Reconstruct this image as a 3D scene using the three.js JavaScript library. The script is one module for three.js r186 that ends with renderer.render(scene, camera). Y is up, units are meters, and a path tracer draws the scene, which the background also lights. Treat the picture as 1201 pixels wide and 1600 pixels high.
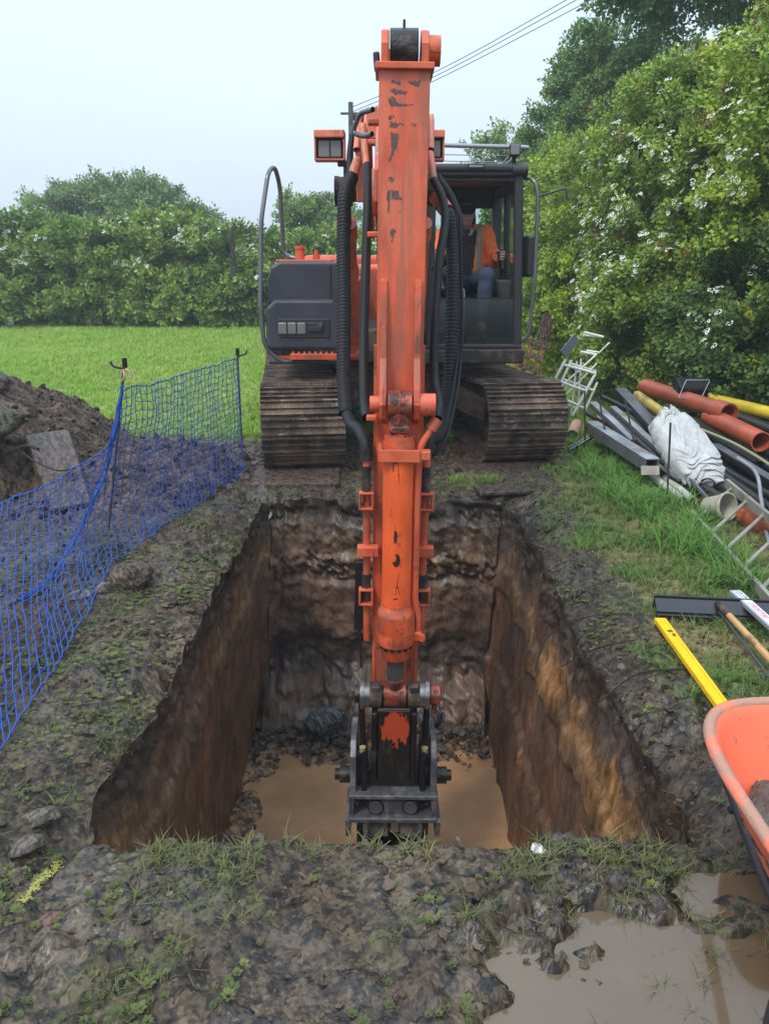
import * as THREE from 'three';
import { mergeGeometries, mergeVertices, toCreasedNormals } from 'three/addons/utils/BufferGeometryUtils.js';
import { RoundedBoxGeometry } from 'three/addons/geometries/RoundedBoxGeometry.js';
import { MarchingCubes } from 'three/addons/objects/MarchingCubes.js';

// ---------------------------------------------------------------- camera, sky, sun, exposure
const scene = new THREE.Scene();
const camera = new THREE.PerspectiveCamera(65.5, 768 / 1024, 0.05, 900);
camera.position.set(0, 1.75, 0);
camera.lookAt(0, 1.75 - Math.tan(17.5 * Math.PI / 180) * 10, -10);
const renderer = new THREE.WebGLRenderer({ antialias: true });
renderer.setSize(768, 1024);
renderer.toneMapping = THREE.LinearToneMapping;
renderer.toneMappingExposure = 1.54;
renderer.shadowMap.enabled = true;

{ // overcast sky: brighter overhead than at the horizon, thin uneven cloud
  const W = 512, Hh = 256, d = new Float32Array(W * Hh * 4);
  for (let j = 0; j < Hh; j++) for (let i = 0; i < W; i++) {
    const el = ((j + 0.5) / Hh - 0.5) * Math.PI, az = (i / W) * Math.PI * 2;
    const s = Math.max(0, Math.sin(el));
    const x = Math.cos(az) * Math.cos(el), y = Math.sin(el), z = Math.sin(az) * Math.cos(el);
    let c = 0; for (let o = 1, a = 1; o < 12; o *= 2, a *= 0.55) c += a * (Math.sin(x * 2.1 * o + 1.3 * o + 2 * Math.sin(z * 1.7 * o)) * Math.sin(z * 2.6 * o + y * 4 * o + 0.7) );
    const k = (1 + 2.0 * s) * (1 + 0.075 * c);
    const t = Math.min(1, s / 0.27);
    const q = (j * W + i) * 4;
    d[q] = (0.475 - 0.10 * t) * k; d[q + 1] = (0.545 - 0.09 * t) * k; d[q + 2] = (0.62 - 0.06 * t) * k; d[q + 3] = 1;
    if (el < 0) { d[q] *= 0.35; d[q + 1] *= 0.35; d[q + 2] *= 0.35; }
  }
  const sky = new THREE.DataTexture(d, W, Hh, THREE.RGBAFormat, THREE.FloatType);
  sky.mapping = THREE.EquirectangularReflectionMapping; sky.magFilter = THREE.LinearFilter; sky.minFilter = THREE.LinearFilter; sky.needsUpdate = true;
  scene.background = sky; scene.environment = sky;
}
const sun = new THREE.DirectionalLight(new THREE.Color(1, 0.9, 0.77), 1.5);
sun.position.set(-9, 19, 6); sun.target.position.set(0, 0, -5); scene.add(sun, sun.target);
sun.castShadow = true; sun.shadow.radius = 26; sun.shadow.mapSize.set(4096, 4096);
Object.assign(sun.shadow.camera, { left: -20, right: 20, top: 20, bottom: -20, near: 1, far: 70 });
scene.fog = new THREE.FogExp2(new THREE.Color(0.74, 0.8, 0.84), 0.0026);

// ---------------------------------------------------------------- helpers
function rng(seed) { let a = seed >>> 0; return () => { a = (a + 0x6D2B79F5) | 0; let t = Math.imul(a ^ (a >>> 15), 1 | a); t = (t + Math.imul(t ^ (t >>> 7), 61 | t)) ^ t; return ((t ^ (t >>> 14)) >>> 0) / 4294967296; }; }
const PERM = new Uint8Array(512); { const r = rng(77), p = [...Array(256).keys()]; for (let i = 255; i > 0; i--) { const j = Math.floor(r() * (i + 1)); [p[i], p[j]] = [p[j], p[i]]; } for (let i = 0; i < 512; i++) PERM[i] = p[i & 255]; }
const G2 = []; for (let i = 0; i < 16; i++) G2.push([Math.cos(i * Math.PI / 8) * 1.5, Math.sin(i * Math.PI / 8) * 1.5]);
function n2(x, y) { // gradient noise, about -1..1
  const X = Math.floor(x), Y = Math.floor(y), fx = x - X, fy = y - Y, u = fx * fx * fx * (fx * (fx * 6 - 15) + 10), v = fy * fy * fy * (fy * (fy * 6 - 15) + 10);
  const g = (a, b, dx, dy) => { const q = G2[PERM[(PERM[a & 255] + b) & 255] & 15]; return q[0] * dx + q[1] * dy; };
  const a = g(X, Y, fx, fy), b = g(X + 1, Y, fx - 1, fy), c = g(X, Y + 1, fx, fy - 1), d = g(X + 1, Y + 1, fx - 1, fy - 1);
  return a + u * (b - a) + v * (c - a + u * (a - b - c + d));
}
function n3(x, y, z) { return (n2(x + z * 0.73 + 11.3, y - z * 0.41) + n2(y + z * 1.13 + 3.1, x * 0.9 + z * 0.87 - 7) + n2(z + 19.7, x * 0.6 - y * 0.75)) * 0.6; }
function fbm(x, y, o = 4) { let s = 0, a = 0.55, f = 1; for (let i = 0; i < o; i++) { s += a * n2(x * f + i * 17.3, y * f - i * 9.1); a *= 0.52; f *= 2.03; } return s; }
function wor(x, y) { // nearest of one jittered point per cell: [distance, that cell's random number]
  const X = Math.floor(x), Y = Math.floor(y); let b = 9, h = 0;
  for (let j = -1; j < 2; j++) for (let i = -1; i < 2; i++) { const p = PERM[(PERM[(X + i) & 255] + Y + j) & 255], q = PERM[p + 57 & 255], dx = X + i + p / 255 - x, dy = Y + j + q / 255 - y, d = dx * dx + dy * dy; if (d < b) { b = d; h = PERM[q + 91 & 255] / 255; } }
  return [Math.sqrt(b), h]; }
const crumb = (x, y) => { const [d, h] = wor(x, y); return Math.max(0, 0.62 - d * (0.9 + 0.5 * h)) * (0.35 + 1.1 * h); };
const clamp = (x, a = 0, b = 1) => Math.max(a, Math.min(b, x));
const sst = (a, b, x) => { const t = clamp((x - a) / (b - a)); return t * t * (3 - 2 * t); };
const lerp = (a, b, t) => a + (b - a) * t;
const mixc = (a, b, t) => [lerp(a[0], b[0], t), lerp(a[1], b[1], t), lerp(a[2], b[2], t)];
const V = (x, y, z) => new THREE.Vector3(x, y, z);
const col = (r, g, b) => new THREE.Color(r, g, b);

const taken = new Map();
function numbered(name) { const n = taken.get(name) || 0; taken.set(name, n + 1); return n ? name + '_' + String(n).padStart(3, '0') : name; }
function shadow(o) { o.castShadow = true; o.receiveShadow = true; return o; }
function group(name, parent) { const g = new THREE.Group(); g.name = parent ? name : numbered(name); (parent || scene).add(g); return g; }
function thing(name, label, category, pos = [0, 0, 0], turn = 0, grp) { const g = group(name); g.position.set(...pos); g.rotation.y = turn; g.userData = { label, category }; if (grp) g.userData.group = grp; return g; }
function mesh(name, geo, mat, parent, pos, rot) { const m = shadow(new THREE.Mesh(Array.isArray(geo) ? merged(geo) : geo, mat)); m.name = parent ? name : numbered(name); if (pos) m.position.set(...pos); if (rot) m.rotation.set(...rot); (parent || scene).add(m); return m; }
function tag(o, label, category, grp) { o.userData.label = label; o.userData.category = category; if (grp) o.userData.group = grp; return o; }
function structure(o) { o.userData.kind = 'structure'; return o; }
function stuff(o) { o.userData.kind = 'stuff'; return o; }
function merged(list) { return mergeGeometries(list.map((g) => { let h = g.index ? g.toNonIndexed() : g; for (const k of Object.keys(h.attributes)) if (!['position', 'normal', 'uv'].includes(k)) h.deleteAttribute(k); if (!h.attributes.uv) h = boxUV(h); return h; })); }
function boxUV(g, s = 1) { // uv in metres from the dominant axis of each face
  if (g.index) g = g.toNonIndexed();
  const p = g.attributes.position, n = p.count, uv = new Float32Array(n * 2), a = V(0, 0, 0), b = V(0, 0, 0), c = V(0, 0, 0);
  for (let i = 0; i < n; i += 3) {
    a.fromBufferAttribute(p, i); b.fromBufferAttribute(p, i + 1).sub(a); c.fromBufferAttribute(p, i + 2).sub(a); b.cross(c);
    const ax = Math.abs(b.x), ay = Math.abs(b.y), az = Math.abs(b.z);
    for (let k = i; k < i + 3; k++) { const x = p.getX(k), y = p.getY(k), z = p.getZ(k); const [u, v] = az >= ax && az >= ay ? [x, y] : ax >= ay ? [z, y] : [x, z]; uv[k * 2] = u * s; uv[k * 2 + 1] = v * s; }
  }
  g.setAttribute('uv', new THREE.BufferAttribute(uv, 2)); return g;
}
function xf(g, pos = [0, 0, 0], rot = [0, 0, 0], sc) { const m = new THREE.Matrix4().compose(V(...pos), new THREE.Quaternion().setFromEuler(new THREE.Euler(...rot)), sc ? V(...sc) : V(1, 1, 1)); return g.applyMatrix4(m); }
function bx(w, h, d, pos, rot, r = 0.008) { const rr = Math.min(r, w * 0.45, h * 0.45, d * 0.45); return boxUV(xf(new RoundedBoxGeometry(w, h, d, rr < 0.006 ? 1 : 2, rr), pos, rot)); }
function cyl(r0, r1, len, pos, rot, seg = 24, open = false) { const g = new THREE.CylinderGeometry(r1, r0, len, seg, 1, open), uv = g.attributes.uv; for (let i = 0; i < uv.count; i++) uv.setXY(i, uv.getX(i) * r0 * 6.28, uv.getY(i) * len); return xf(g, pos, rot); }
function rod(a, b, r, seg = 16, r1 = r, open = false) { const A = V(...a), B = V(...b), d = B.clone().sub(A), L = d.length(); const g = new THREE.CylinderGeometry(r1, r, L, seg, 1, open); const uv = g.attributes.uv; for (let i = 0; i < uv.count; i++) uv.setXY(i, uv.getX(i) * r * 6.28, uv.getY(i) * L); g.applyQuaternion(new THREE.Quaternion().setFromUnitVectors(V(0, 1, 0), d.normalize())); g.translate((A.x + B.x) / 2, (A.y + B.y) / 2, (A.z + B.z) / 2); return g; }
function tube(pts, r, seg = 40, rad = 10, closed = false) { const c = new THREE.CatmullRomCurve3(pts.map((p) => V(...p)), closed, 'centripetal'); return new THREE.TubeGeometry(c, seg, r, rad, closed); }
function pipe(pts, r, bend = 0.05, rad = 12) { // straight runs with rounded bends
  const P = pts.map((p) => V(...p)), path = new THREE.CurvePath();
  let last = P[0];
  for (let i = 1; i < P.length - 1; i++) { const d0 = P[i].clone().sub(P[i - 1]), d1 = P[i + 1].clone().sub(P[i]); const k = Math.min(bend, d0.length() / 2.05, d1.length() / 2.05); const a = P[i].clone().addScaledVector(d0.normalize(), -k), b = P[i].clone().addScaledVector(d1.normalize(), k); path.add(new THREE.LineCurve3(last, a)); path.add(new THREE.QuadraticBezierCurve3(a, P[i], b)); last = b; }
  path.add(new THREE.LineCurve3(last, P[P.length - 1]));
  return new THREE.TubeGeometry(path, Math.max(24, pts.length * 14), r, rad, false);
}
function extr(pts, depth, bevel = 0.006, pos, rot) { const s = new THREE.Shape(pts.map((p) => new THREE.Vector2(...p))); const g = new THREE.ExtrudeGeometry(s, { depth: depth - 2 * bevel, bevelEnabled: bevel > 0, bevelSize: bevel, bevelThickness: bevel, bevelSegments: 2, bevelOffset: -bevel, curveSegments: 10 }); g.translate(0, 0, -depth / 2 + bevel); return boxUV(xf(g, pos, rot)); }
function lathe(pts, seg = 28, pos, rot) { return xf(new THREE.LatheGeometry(pts.map((p) => new THREE.Vector2(...p)), seg), pos, rot); }

// ---------------------------------------------------------------- computed textures
const TN = 512, tileN = (() => { // tileable fractal noise fields, 0..1
  const make = (seed, base, oct, gain) => { const f = new Float32Array(TN * TN); let amp = 1; const r = rng(seed);
    for (let o = 0; o < oct; o++) { const n = base << o; if (n > TN / 2) break; const g = new Float32Array(n * n).map(() => r()); const s = n / TN;
      for (let y = 0; y < TN; y++) { const gy = y * s, y0 = Math.floor(gy), fy = gy - y0, wy = fy * fy * (3 - 2 * fy), r0 = (y0 % n) * n, r1 = ((y0 + 1) % n) * n;
        for (let x = 0; x < TN; x++) { const gx = x * s, x0 = Math.floor(gx), fx = gx - x0, wx = fx * fx * (3 - 2 * fx), a = x0 % n, b = (x0 + 1) % n; const u = g[r0 + a] + (g[r0 + b] - g[r0 + a]) * wx, v = g[r1 + a] + (g[r1 + b] - g[r1 + a]) * wx; f[y * TN + x] += amp * (u + (v - u) * wy); } }
      amp *= gain; }
    let mn = 1e9, mx = -1e9; for (const v of f) { mn = Math.min(mn, v); mx = Math.max(mx, v); } for (let i = 0; i < f.length; i++) f[i] = (f[i] - mn) / (mx - mn); return f; };
  return [make(1, 4, 7, 0.55), make(2, 8, 6, 0.62), make(3, 32, 4, 0.7), make(4, 4, 7, 0.5), make(5, 64, 3, 0.8)];
})();
const tn = (k, x, y) => tileN[k][((y & 511) << 9) | (x & 511)];
function tex(n, fn, srgb = true, repeat = [1, 1], m = n) { // fn(i, j) -> [r, g, b] 0..1
  const d = new Uint8Array(n * m * 4);
  for (let j = 0; j < m; j++) for (let i = 0; i < n; i++) { const c = fn(i, j), q = (j * n + i) * 4; d[q] = clamp(c[0]) * 255; d[q + 1] = clamp(c[1]) * 255; d[q + 2] = clamp(c[2]) * 255; d[q + 3] = 255; }
  const t = new THREE.DataTexture(d, n, m); t.wrapS = t.wrapT = THREE.RepeatWrapping; t.magFilter = THREE.LinearFilter; t.minFilter = THREE.LinearMipmapLinearFilter; t.generateMipmaps = true; if (srgb) t.colorSpace = THREE.SRGBColorSpace; t.repeat.set(...repeat); t.needsUpdate = true; return t;
}
const gray = (v) => [v, v, v];
function mat(o) { const { rgb, ...r } = o; const m = (o.clearcoat || o.transmission || o.sheen || o.specularIntensity !== undefined) ? new THREE.MeshPhysicalMaterial(r) : new THREE.MeshStandardMaterial(r); if (rgb) m.color.setRGB(...rgb); return m; }
// soil: crumbly grain
const lumps = (() => { const f = new Float32Array(512 * 512), r = rng(12); for (const [n, amp] of [[12, 1], [27, 0.7], [52, 0.3]]) { const px = new Float32Array(n * n), py = new Float32Array(n * n), ph = new Float32Array(n * n); for (let k = 0; k < n * n; k++) { px[k] = r(); py[k] = r(); ph[k] = r(); } const s = n / 512;
  for (let y = 0; y < 512; y++) for (let x = 0; x < 512; x++) { const gx = x * s, gy = y * s, X = Math.floor(gx), Y = Math.floor(gy); let v = 0; for (let j = -1; j < 2; j++) for (let i = -1; i < 2; i++) { const k = ((Y + j + n) % n) * n + (X + i + n) % n, d = Math.hypot(X + i + px[k] - gx, Y + j + py[k] - gy), q = Math.max(0, 1 - d / (0.45 + 0.4 * ph[k])); v = Math.max(v, Math.sqrt(q) * (0.3 + 0.7 * ph[k])); } f[y * 512 + x] += v * amp; } } let mx = 0; for (const v of f) mx = Math.max(mx, v); for (let i = 0; i < f.length; i++) f[i] /= mx; return f; })();
const soilH = (i, j) => 0.62 * lumps[((j & 511) << 9) | (i & 511)] + 0.32 * tn(0, i, j) + 0.06 * tn(2, i, j);
const chips = (() => { const f = new Float32Array(512 * 512), r = rng(21); for (const [n, amp] of [[30, 0.5], [70, 0.5]]) { const P = []; for (let k = 0; k < n * n; k++) P.push([r(), r(), r()]); const s = n / 512; for (let y = 0; y < 512; y++) for (let x = 0; x < 512; x++) { const gx = x * s + 0.35 * tileN[1][(y << 9) | x], gy = y * s + 0.35 * tileN[3][(y << 9) | x], X = Math.floor(gx), Y = Math.floor(gy); let b = 9, t = 0; for (let j = -1; j < 2; j++) for (let i = -1; i < 2; i++) { const c = P[((Y + j + n) % n) * n + (X + i + n) % n], d = (X + i + c[0] - gx) ** 2 + (Y + j + c[1] - gy) ** 2; if (d < b) { b = d; t = c[2]; } } f[y * 512 + x] += amp * t; } } return f; })(); // tone of each crumb
const soilColT = tex(512, (i, j) => { const h = chips[((j & 511) << 9) | (i & 511)] + 0.05, g = tn(3, i, j), p = tn(2, i + 77, j + 13); let v = 0.68 + 0.62 * (tn(1, i * 2, j * 2) - 0.5) + 0.10 * (g - 0.5) + 0.5 * (p - 0.5) + 1.0 * (h - 0.5); return [v * 1.01, v, v * (0.985 + 0.05 * (g - 0.5))]; });
const soilBumpT = tex(512, (i, j) => gray(soilH(i, j)), false);
const soilRoughT = tex(512, (i, j) => { const w = tn(3, i + 100, j + 200), f = tn(1, i, j); return gray(0.40 + 0.45 * sst(0.3, 0.7, w) + 0.25 * (f - 0.5)); }, false);
// ---------------------------------------------------------------- ground with the pit cut into it
const PX0 = -0.96, PX1 = 0.97, PZ0 = -5.97, PZ1 = -2.10, FLOOR = -1.9;
function pitD(x, z) { const dx = Math.max(PX0 - x, 0, x - PX1), dz = Math.max(PZ0 - z, 0, z - PZ1); return Math.hypot(dx, dz); }
function puddleMask(x, z) { // shallow hollows holding water in front of the pit
  const a = 1 - Math.hypot((x - 0.80) / 0.60, (z + 1.54) / 0.38), b = 1 - Math.hypot((x - 1.05) / 0.30, (z + 1.86) / 0.10);
  return Math.max(a, b) + 0.75 * fbm(x * 3.4 + 4.6, z * 4.4 + 1, 4) + 0.10 * n2(x * 15, z * 17) - 0.06 + 0.30 * fbm(x * 9 + 2, z * 12, 2) * sst(0.35, 0.75, x - 0.25 + 0.5 * (z + 1.6));
}
function mudZone(x, z) { // 1 = churned mud, 0 = turf
  let m = 0;
  m = Math.max(m, 1 - sst(0.12, 0.55, Math.max(0, x - PX1) + 0.45 * fbm(x * 2.2, z * 2.2, 3)) * sst(2.3, 3.2, -z)); // right bank
  if (x < PX1) m = 1;
  const back = sst(-7.6, -8.8, z + 0.7 * fbm(x * 0.9 + 3, z * 0.9, 3)); // field behind
  const farLeft = sst(-2.0, -3.2, x) * sst(-7.2, -8.0, z);
  m *= 1 - Math.max(back * 0.9, farLeft);
  if (x > PX1 + 0.2) m = Math.min(m, 1 - sst(-2.3, -3.3, z) * sst(1.15, 1.75, x + 0.25 * fbm(x * 2, z * 2, 2)));
  const patch = sst(0.45, 0.05, Math.hypot((x - 0.75) / 1.0, (z + 6.35) / 0.75)) ; // turf left between the mats
  return clamp(m - patch * 0.9);
}
function groundH(x, z) {
  const d = pitD(x, z), m = mudZone(x, z);
  const r = Math.hypot(x, z + 4);
  const near = 1 - sst(9, 16, r);
  let h = 0.022 * fbm(x * 0.5 + 7, z * 0.5, 2);
  const chunk = fbm(x * 2.6, z * 2.6, 3), mid = fbm(x * 8 + 3, z * 8, 3), fine = near > 0 ? n2(x * 27, z * 27) * 0.6 + n2(x * 55, z * 55) * 0.4 : 0;
  const ridg = 1 - Math.abs(n2(x * 5.2 + 40, z * 5.2)) * 2;
  const bil = Math.abs(n2(x * 6.3 + 60, z * 6.3)) + 0.5 * Math.abs(n2(x * 14 + 9, z * 14)); const rough = 0.3 + 0.9 * sst(-0.25, 0.25, fbm(x * 1.4 + 80, z * 1.4, 2)); h += near * m * (0.036 * chunk + 0.012 * mid + 0.004 * fine + 0.010 * ridg); if (near > 0 && m > 0.05 && r < 7) h += m * rough * (0.050 * crumb(x * 7.5, z * 7.5) + 0.030 * crumb(x * 17 + 9, z * 17) + 0.016 * crumb(x * 36, z * 36 + 5) - 0.012);
  h += near * (1 - m) * (0.02 * chunk + 0.006 * mid);
  // crumbled shoulders of the pit
  const side = (x < PX0 || x > PX1) ? 1 : z > PZ1 ? 0.3 : 0.45;
  h += side * (-0.16 * Math.exp(-d / 0.11) * (0.75 + 0.7 * n2(x * 2.3 + 5, z * 2.3)) + 0.05 * Math.exp(-((d - 0.3) ** 2) / 0.02) * (0.4 + fbm(x * 2, z * 2, 2)));
  if (z > PZ1 + 0.001) h += 0.02 * Math.exp(-d / 0.1);
  const pm = puddleMask(x, z);
  if (z > PZ1 + 0.08 && x > -0.2) h = lerp(h, Math.min(h, -0.012) * 0.35 - 0.034 + 0.004 * fine + (0.05 * Math.max(0, n2(x * 6.5 + 3, z * 8)) + 0.03 * crumb(x * 11, z * 13)) * sst(-0.35, 0.3, (x - 0.75) + 0.7 * n2(x * 2.5, z * 2.5 + 9) - 1.2 * (z + 1.62)), sst(-0.02, 0.34, pm));
  return h;
}
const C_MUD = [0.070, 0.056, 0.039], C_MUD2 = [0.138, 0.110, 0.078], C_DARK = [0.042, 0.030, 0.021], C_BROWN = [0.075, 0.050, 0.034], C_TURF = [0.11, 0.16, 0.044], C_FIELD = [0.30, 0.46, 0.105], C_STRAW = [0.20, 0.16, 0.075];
function groundC(x, z) {
  const m = mudZone(x, z);
  const a = fbm(x * 1.6 + 20, z * 1.6, 4), b = fbm(x * 6 + 5, z * 6, 3), e = n2(x * 19, z * 19);
  let c = mixc(C_MUD, C_MUD2, clamp(0.5 + 1.1 * a + 0.5 * b));
  c = mixc(c, C_BROWN, clamp(0.35 + 1.2 * fbm(x * 2.2 - 9, z * 2.2 + 4, 3)) * 0.7);
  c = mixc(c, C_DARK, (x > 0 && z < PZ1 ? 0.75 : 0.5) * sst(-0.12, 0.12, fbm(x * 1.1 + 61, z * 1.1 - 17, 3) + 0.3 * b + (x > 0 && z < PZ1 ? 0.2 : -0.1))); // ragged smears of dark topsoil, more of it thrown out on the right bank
  if (z < PZ0) c = mixc(c, C_BROWN, 0.6);
  // thin green film of trodden moss and turf in the mud, with its own ragged outline
  const g = fbm(x * 2.4 + 31, z * 2.4 - 8, 3) + 0.55 * b + 0.25 * e;
  c = mixc(c, [0.056, 0.062, 0.025], 0.75 * sst(0.12, 0.42, g + (z > PZ1 ? 0.05 : -0.02) + (x < -0.9 ? 0.05 : 0)));
  const tuft = mixc(C_TURF, C_STRAW, clamp(0.35 + 1.4 * fbm(x * 1.9, z * 1.9 + 50, 3)));
  const fieldT = Math.max(sst(-7.5, -9.0, z), sst(-2.6, -4, x) * sst(-6.5, -8, z));
  const turf = mixc(tuft, mixc(C_FIELD, [0.15, 0.225, 0.045], clamp(0.5 + fbm(x * 0.35, z * 0.35, 3))), fieldT);
  c = mixc(turf, c, m);
  const k = 1 + 0.3 * e + 0.2 * b + 0.18 * n2(x * 46, z * 46); return [c[0] * k, c[1] * k, c[2] * k];
}
function warp(x, z) { // uneven pit edge, rounded corners
  const d = pitD(x, z), f = Math.exp(-d / 0.22);
  if (f < 0.01) return [x, z];
  const amp = (x < PX0 + 1e-6 || x > PX1 - 1e-6) ? 1 : 0.75;
  let wx = amp * f * (0.028 * n2(x * 1.6 + 2, z * 1.6) + 0.024 * n2(x * 5 + 9, z * 5) + 0.016 * n2(x * 13, z * 13)), wz = amp * f * (0.03 * n2(x * 1.6 + 50, z * 1.6) + 0.024 * n2(x * 5 + 70, z * 5) + 0.014 * n2(x * 13 + 30, z * 13));
  for (const cx of [PX0, PX1]) for (const cz of [PZ0, PZ1]) { const q = Math.hypot(x - cx, z - cz), k = (cz > -4 ? 0.03 : 0.07) * Math.exp(-(q * q) / 0.012); wx += (cx < 0 ? k : -k); wz += (cz < -4 ? k : -k); }
  { const t = sst(-3.4, -2.1, z) * f; wx += (x <= PX0 + 0.02 ? -0.05 : x >= PX1 - 0.02 ? 0.05 : 0) * t; }
  return [x + wx, z + wz];
}
function span(a, b, s) { const n = Math.max(1, Math.round(Math.abs(b - a) / s)), o = []; for (let i = 0; i < n; i++) o.push(a + (b - a) * i / n); return o; }
function grow(a, s, limit, k = 1.085) { const o = []; let x = a, st = s; const dir = Math.sign(limit - a); while ((limit - x) * dir > 0) { o.push(x); x += dir * st; st *= k; } o.push(limit); return o; }
const xs = [...grow(-3.6, 0.04, -420).reverse().slice(0, -1), ...span(-3.6, -1.9, 0.036), ...span(-1.9, PX0, 0.0165), ...span(PX0, PX1, 0.0185), ...span(PX1, 1.9, 0.0165), ...span(1.9, 3.2, 0.036), ...grow(3.2, 0.04, 420)];
const zs = [...grow(-8, 0.035, -480).reverse().slice(0, -1), ...span(-8, PZ0, 0.026), ...span(PZ0, PZ1, 0.0185), ...span(PZ1, -1.15, 0.0135), ...grow(-1.15, 0.03, 60, 1.13)];
let rim = []; // boundary vertices of the hole, in order
{
  const nx = xs.length, nz = zs.length, pos = new Float32Array(nx * nz * 3), cl = new Float32Array(nx * nz * 3), uv = new Float32Array(nx * nz * 2), idx = [];
  const i0 = xs.findIndex((x) => Math.abs(x - PX0) < 1e-9), i1 = xs.findIndex((x) => Math.abs(x - PX1) < 1e-9), j0 = zs.findIndex((z) => Math.abs(z - PZ0) < 1e-9), j1 = zs.findIndex((z) => Math.abs(z - PZ1) < 1e-9);
  const cHigh = new THREE.Color();
  for (let j = 0; j < nz; j++) for (let i = 0; i < nx; i++) {
    const q = j * nx + i; if (i > i0 && i < i1 && j > j0 && j < j1) { pos[q * 3] = xs[i]; pos[q * 3 + 1] = -3; pos[q * 3 + 2] = zs[j]; continue; }
    const [x, z] = warp(xs[i], zs[j]);
    pos[q * 3] = x; pos[q * 3 + 1] = groundH(xs[i], zs[j]); pos[q * 3 + 2] = z;
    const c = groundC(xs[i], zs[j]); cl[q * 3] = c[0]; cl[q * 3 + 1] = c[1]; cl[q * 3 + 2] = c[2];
    uv[q * 2] = x; uv[q * 2 + 1] = z;
  }
  for (let j = 0; j < nz - 1; j++) for (let i = 0; i < nx - 1; i++) { if (i >= i0 && i < i1 && j >= j0 && j < j1) continue; const a = j * nx + i; idx.push(a, a + nx, a + 1, a + 1, a + nx, a + nx + 1); }
  const used = new Uint8Array(nx * nz); for (const k of idx) used[k] = 1; const remap = new Int32Array(nx * nz); let cnt = 0; for (let k = 0; k < nx * nz; k++) if (used[k]) { remap[k] = cnt; pos.copyWithin(cnt * 3, k * 3, k * 3 + 3); cl.copyWithin(cnt * 3, k * 3, k * 3 + 3); uv.copyWithin(cnt * 2, k * 2, k * 2 + 2); cnt++; }
  const g = new THREE.BufferGeometry(); g.setAttribute('position', new THREE.BufferAttribute(pos.slice(0, cnt * 3), 3)); g.setAttribute('color', new THREE.BufferAttribute(cl.slice(0, cnt * 3), 3)); g.setAttribute('uv', new THREE.BufferAttribute(uv.slice(0, cnt * 2), 2)); g.setIndex(idx.map((k) => remap[k])); g.computeVertexNormals();
  const rep = (t, s) => { const c = t.clone(); c.repeat.set(1 / s, 1 / s); c.needsUpdate = true; return c; };
  const gm = mat({ rgb: [1.06, 1.0, 0.86], vertexColors: true, map: rep(soilColT, 0.83), bumpMap: rep(soilBumpT, 0.41), bumpScale: 0.011, roughnessMap: rep(soilRoughT, 1.37), roughness: 1 });
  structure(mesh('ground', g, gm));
  const P = (i, j) => { const [x, z] = warp(xs[i], zs[j]); return [x, groundH(xs[i], zs[j]), z]; };
  for (let j = j0; j < j1; j++) rim.push([...P(i0, j), 0]); // left wall, far to near
  for (let i = i0; i < i1; i++) rim.push([...P(i, j1), 1]); // near wall
  for (let j = j1; j > j0; j--) rim.push([...P(i1, j), 2]); // right wall
  for (let i = i1; i > i0; i--) rim.push([...P(i, j0), 3]); // far wall
}
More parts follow.
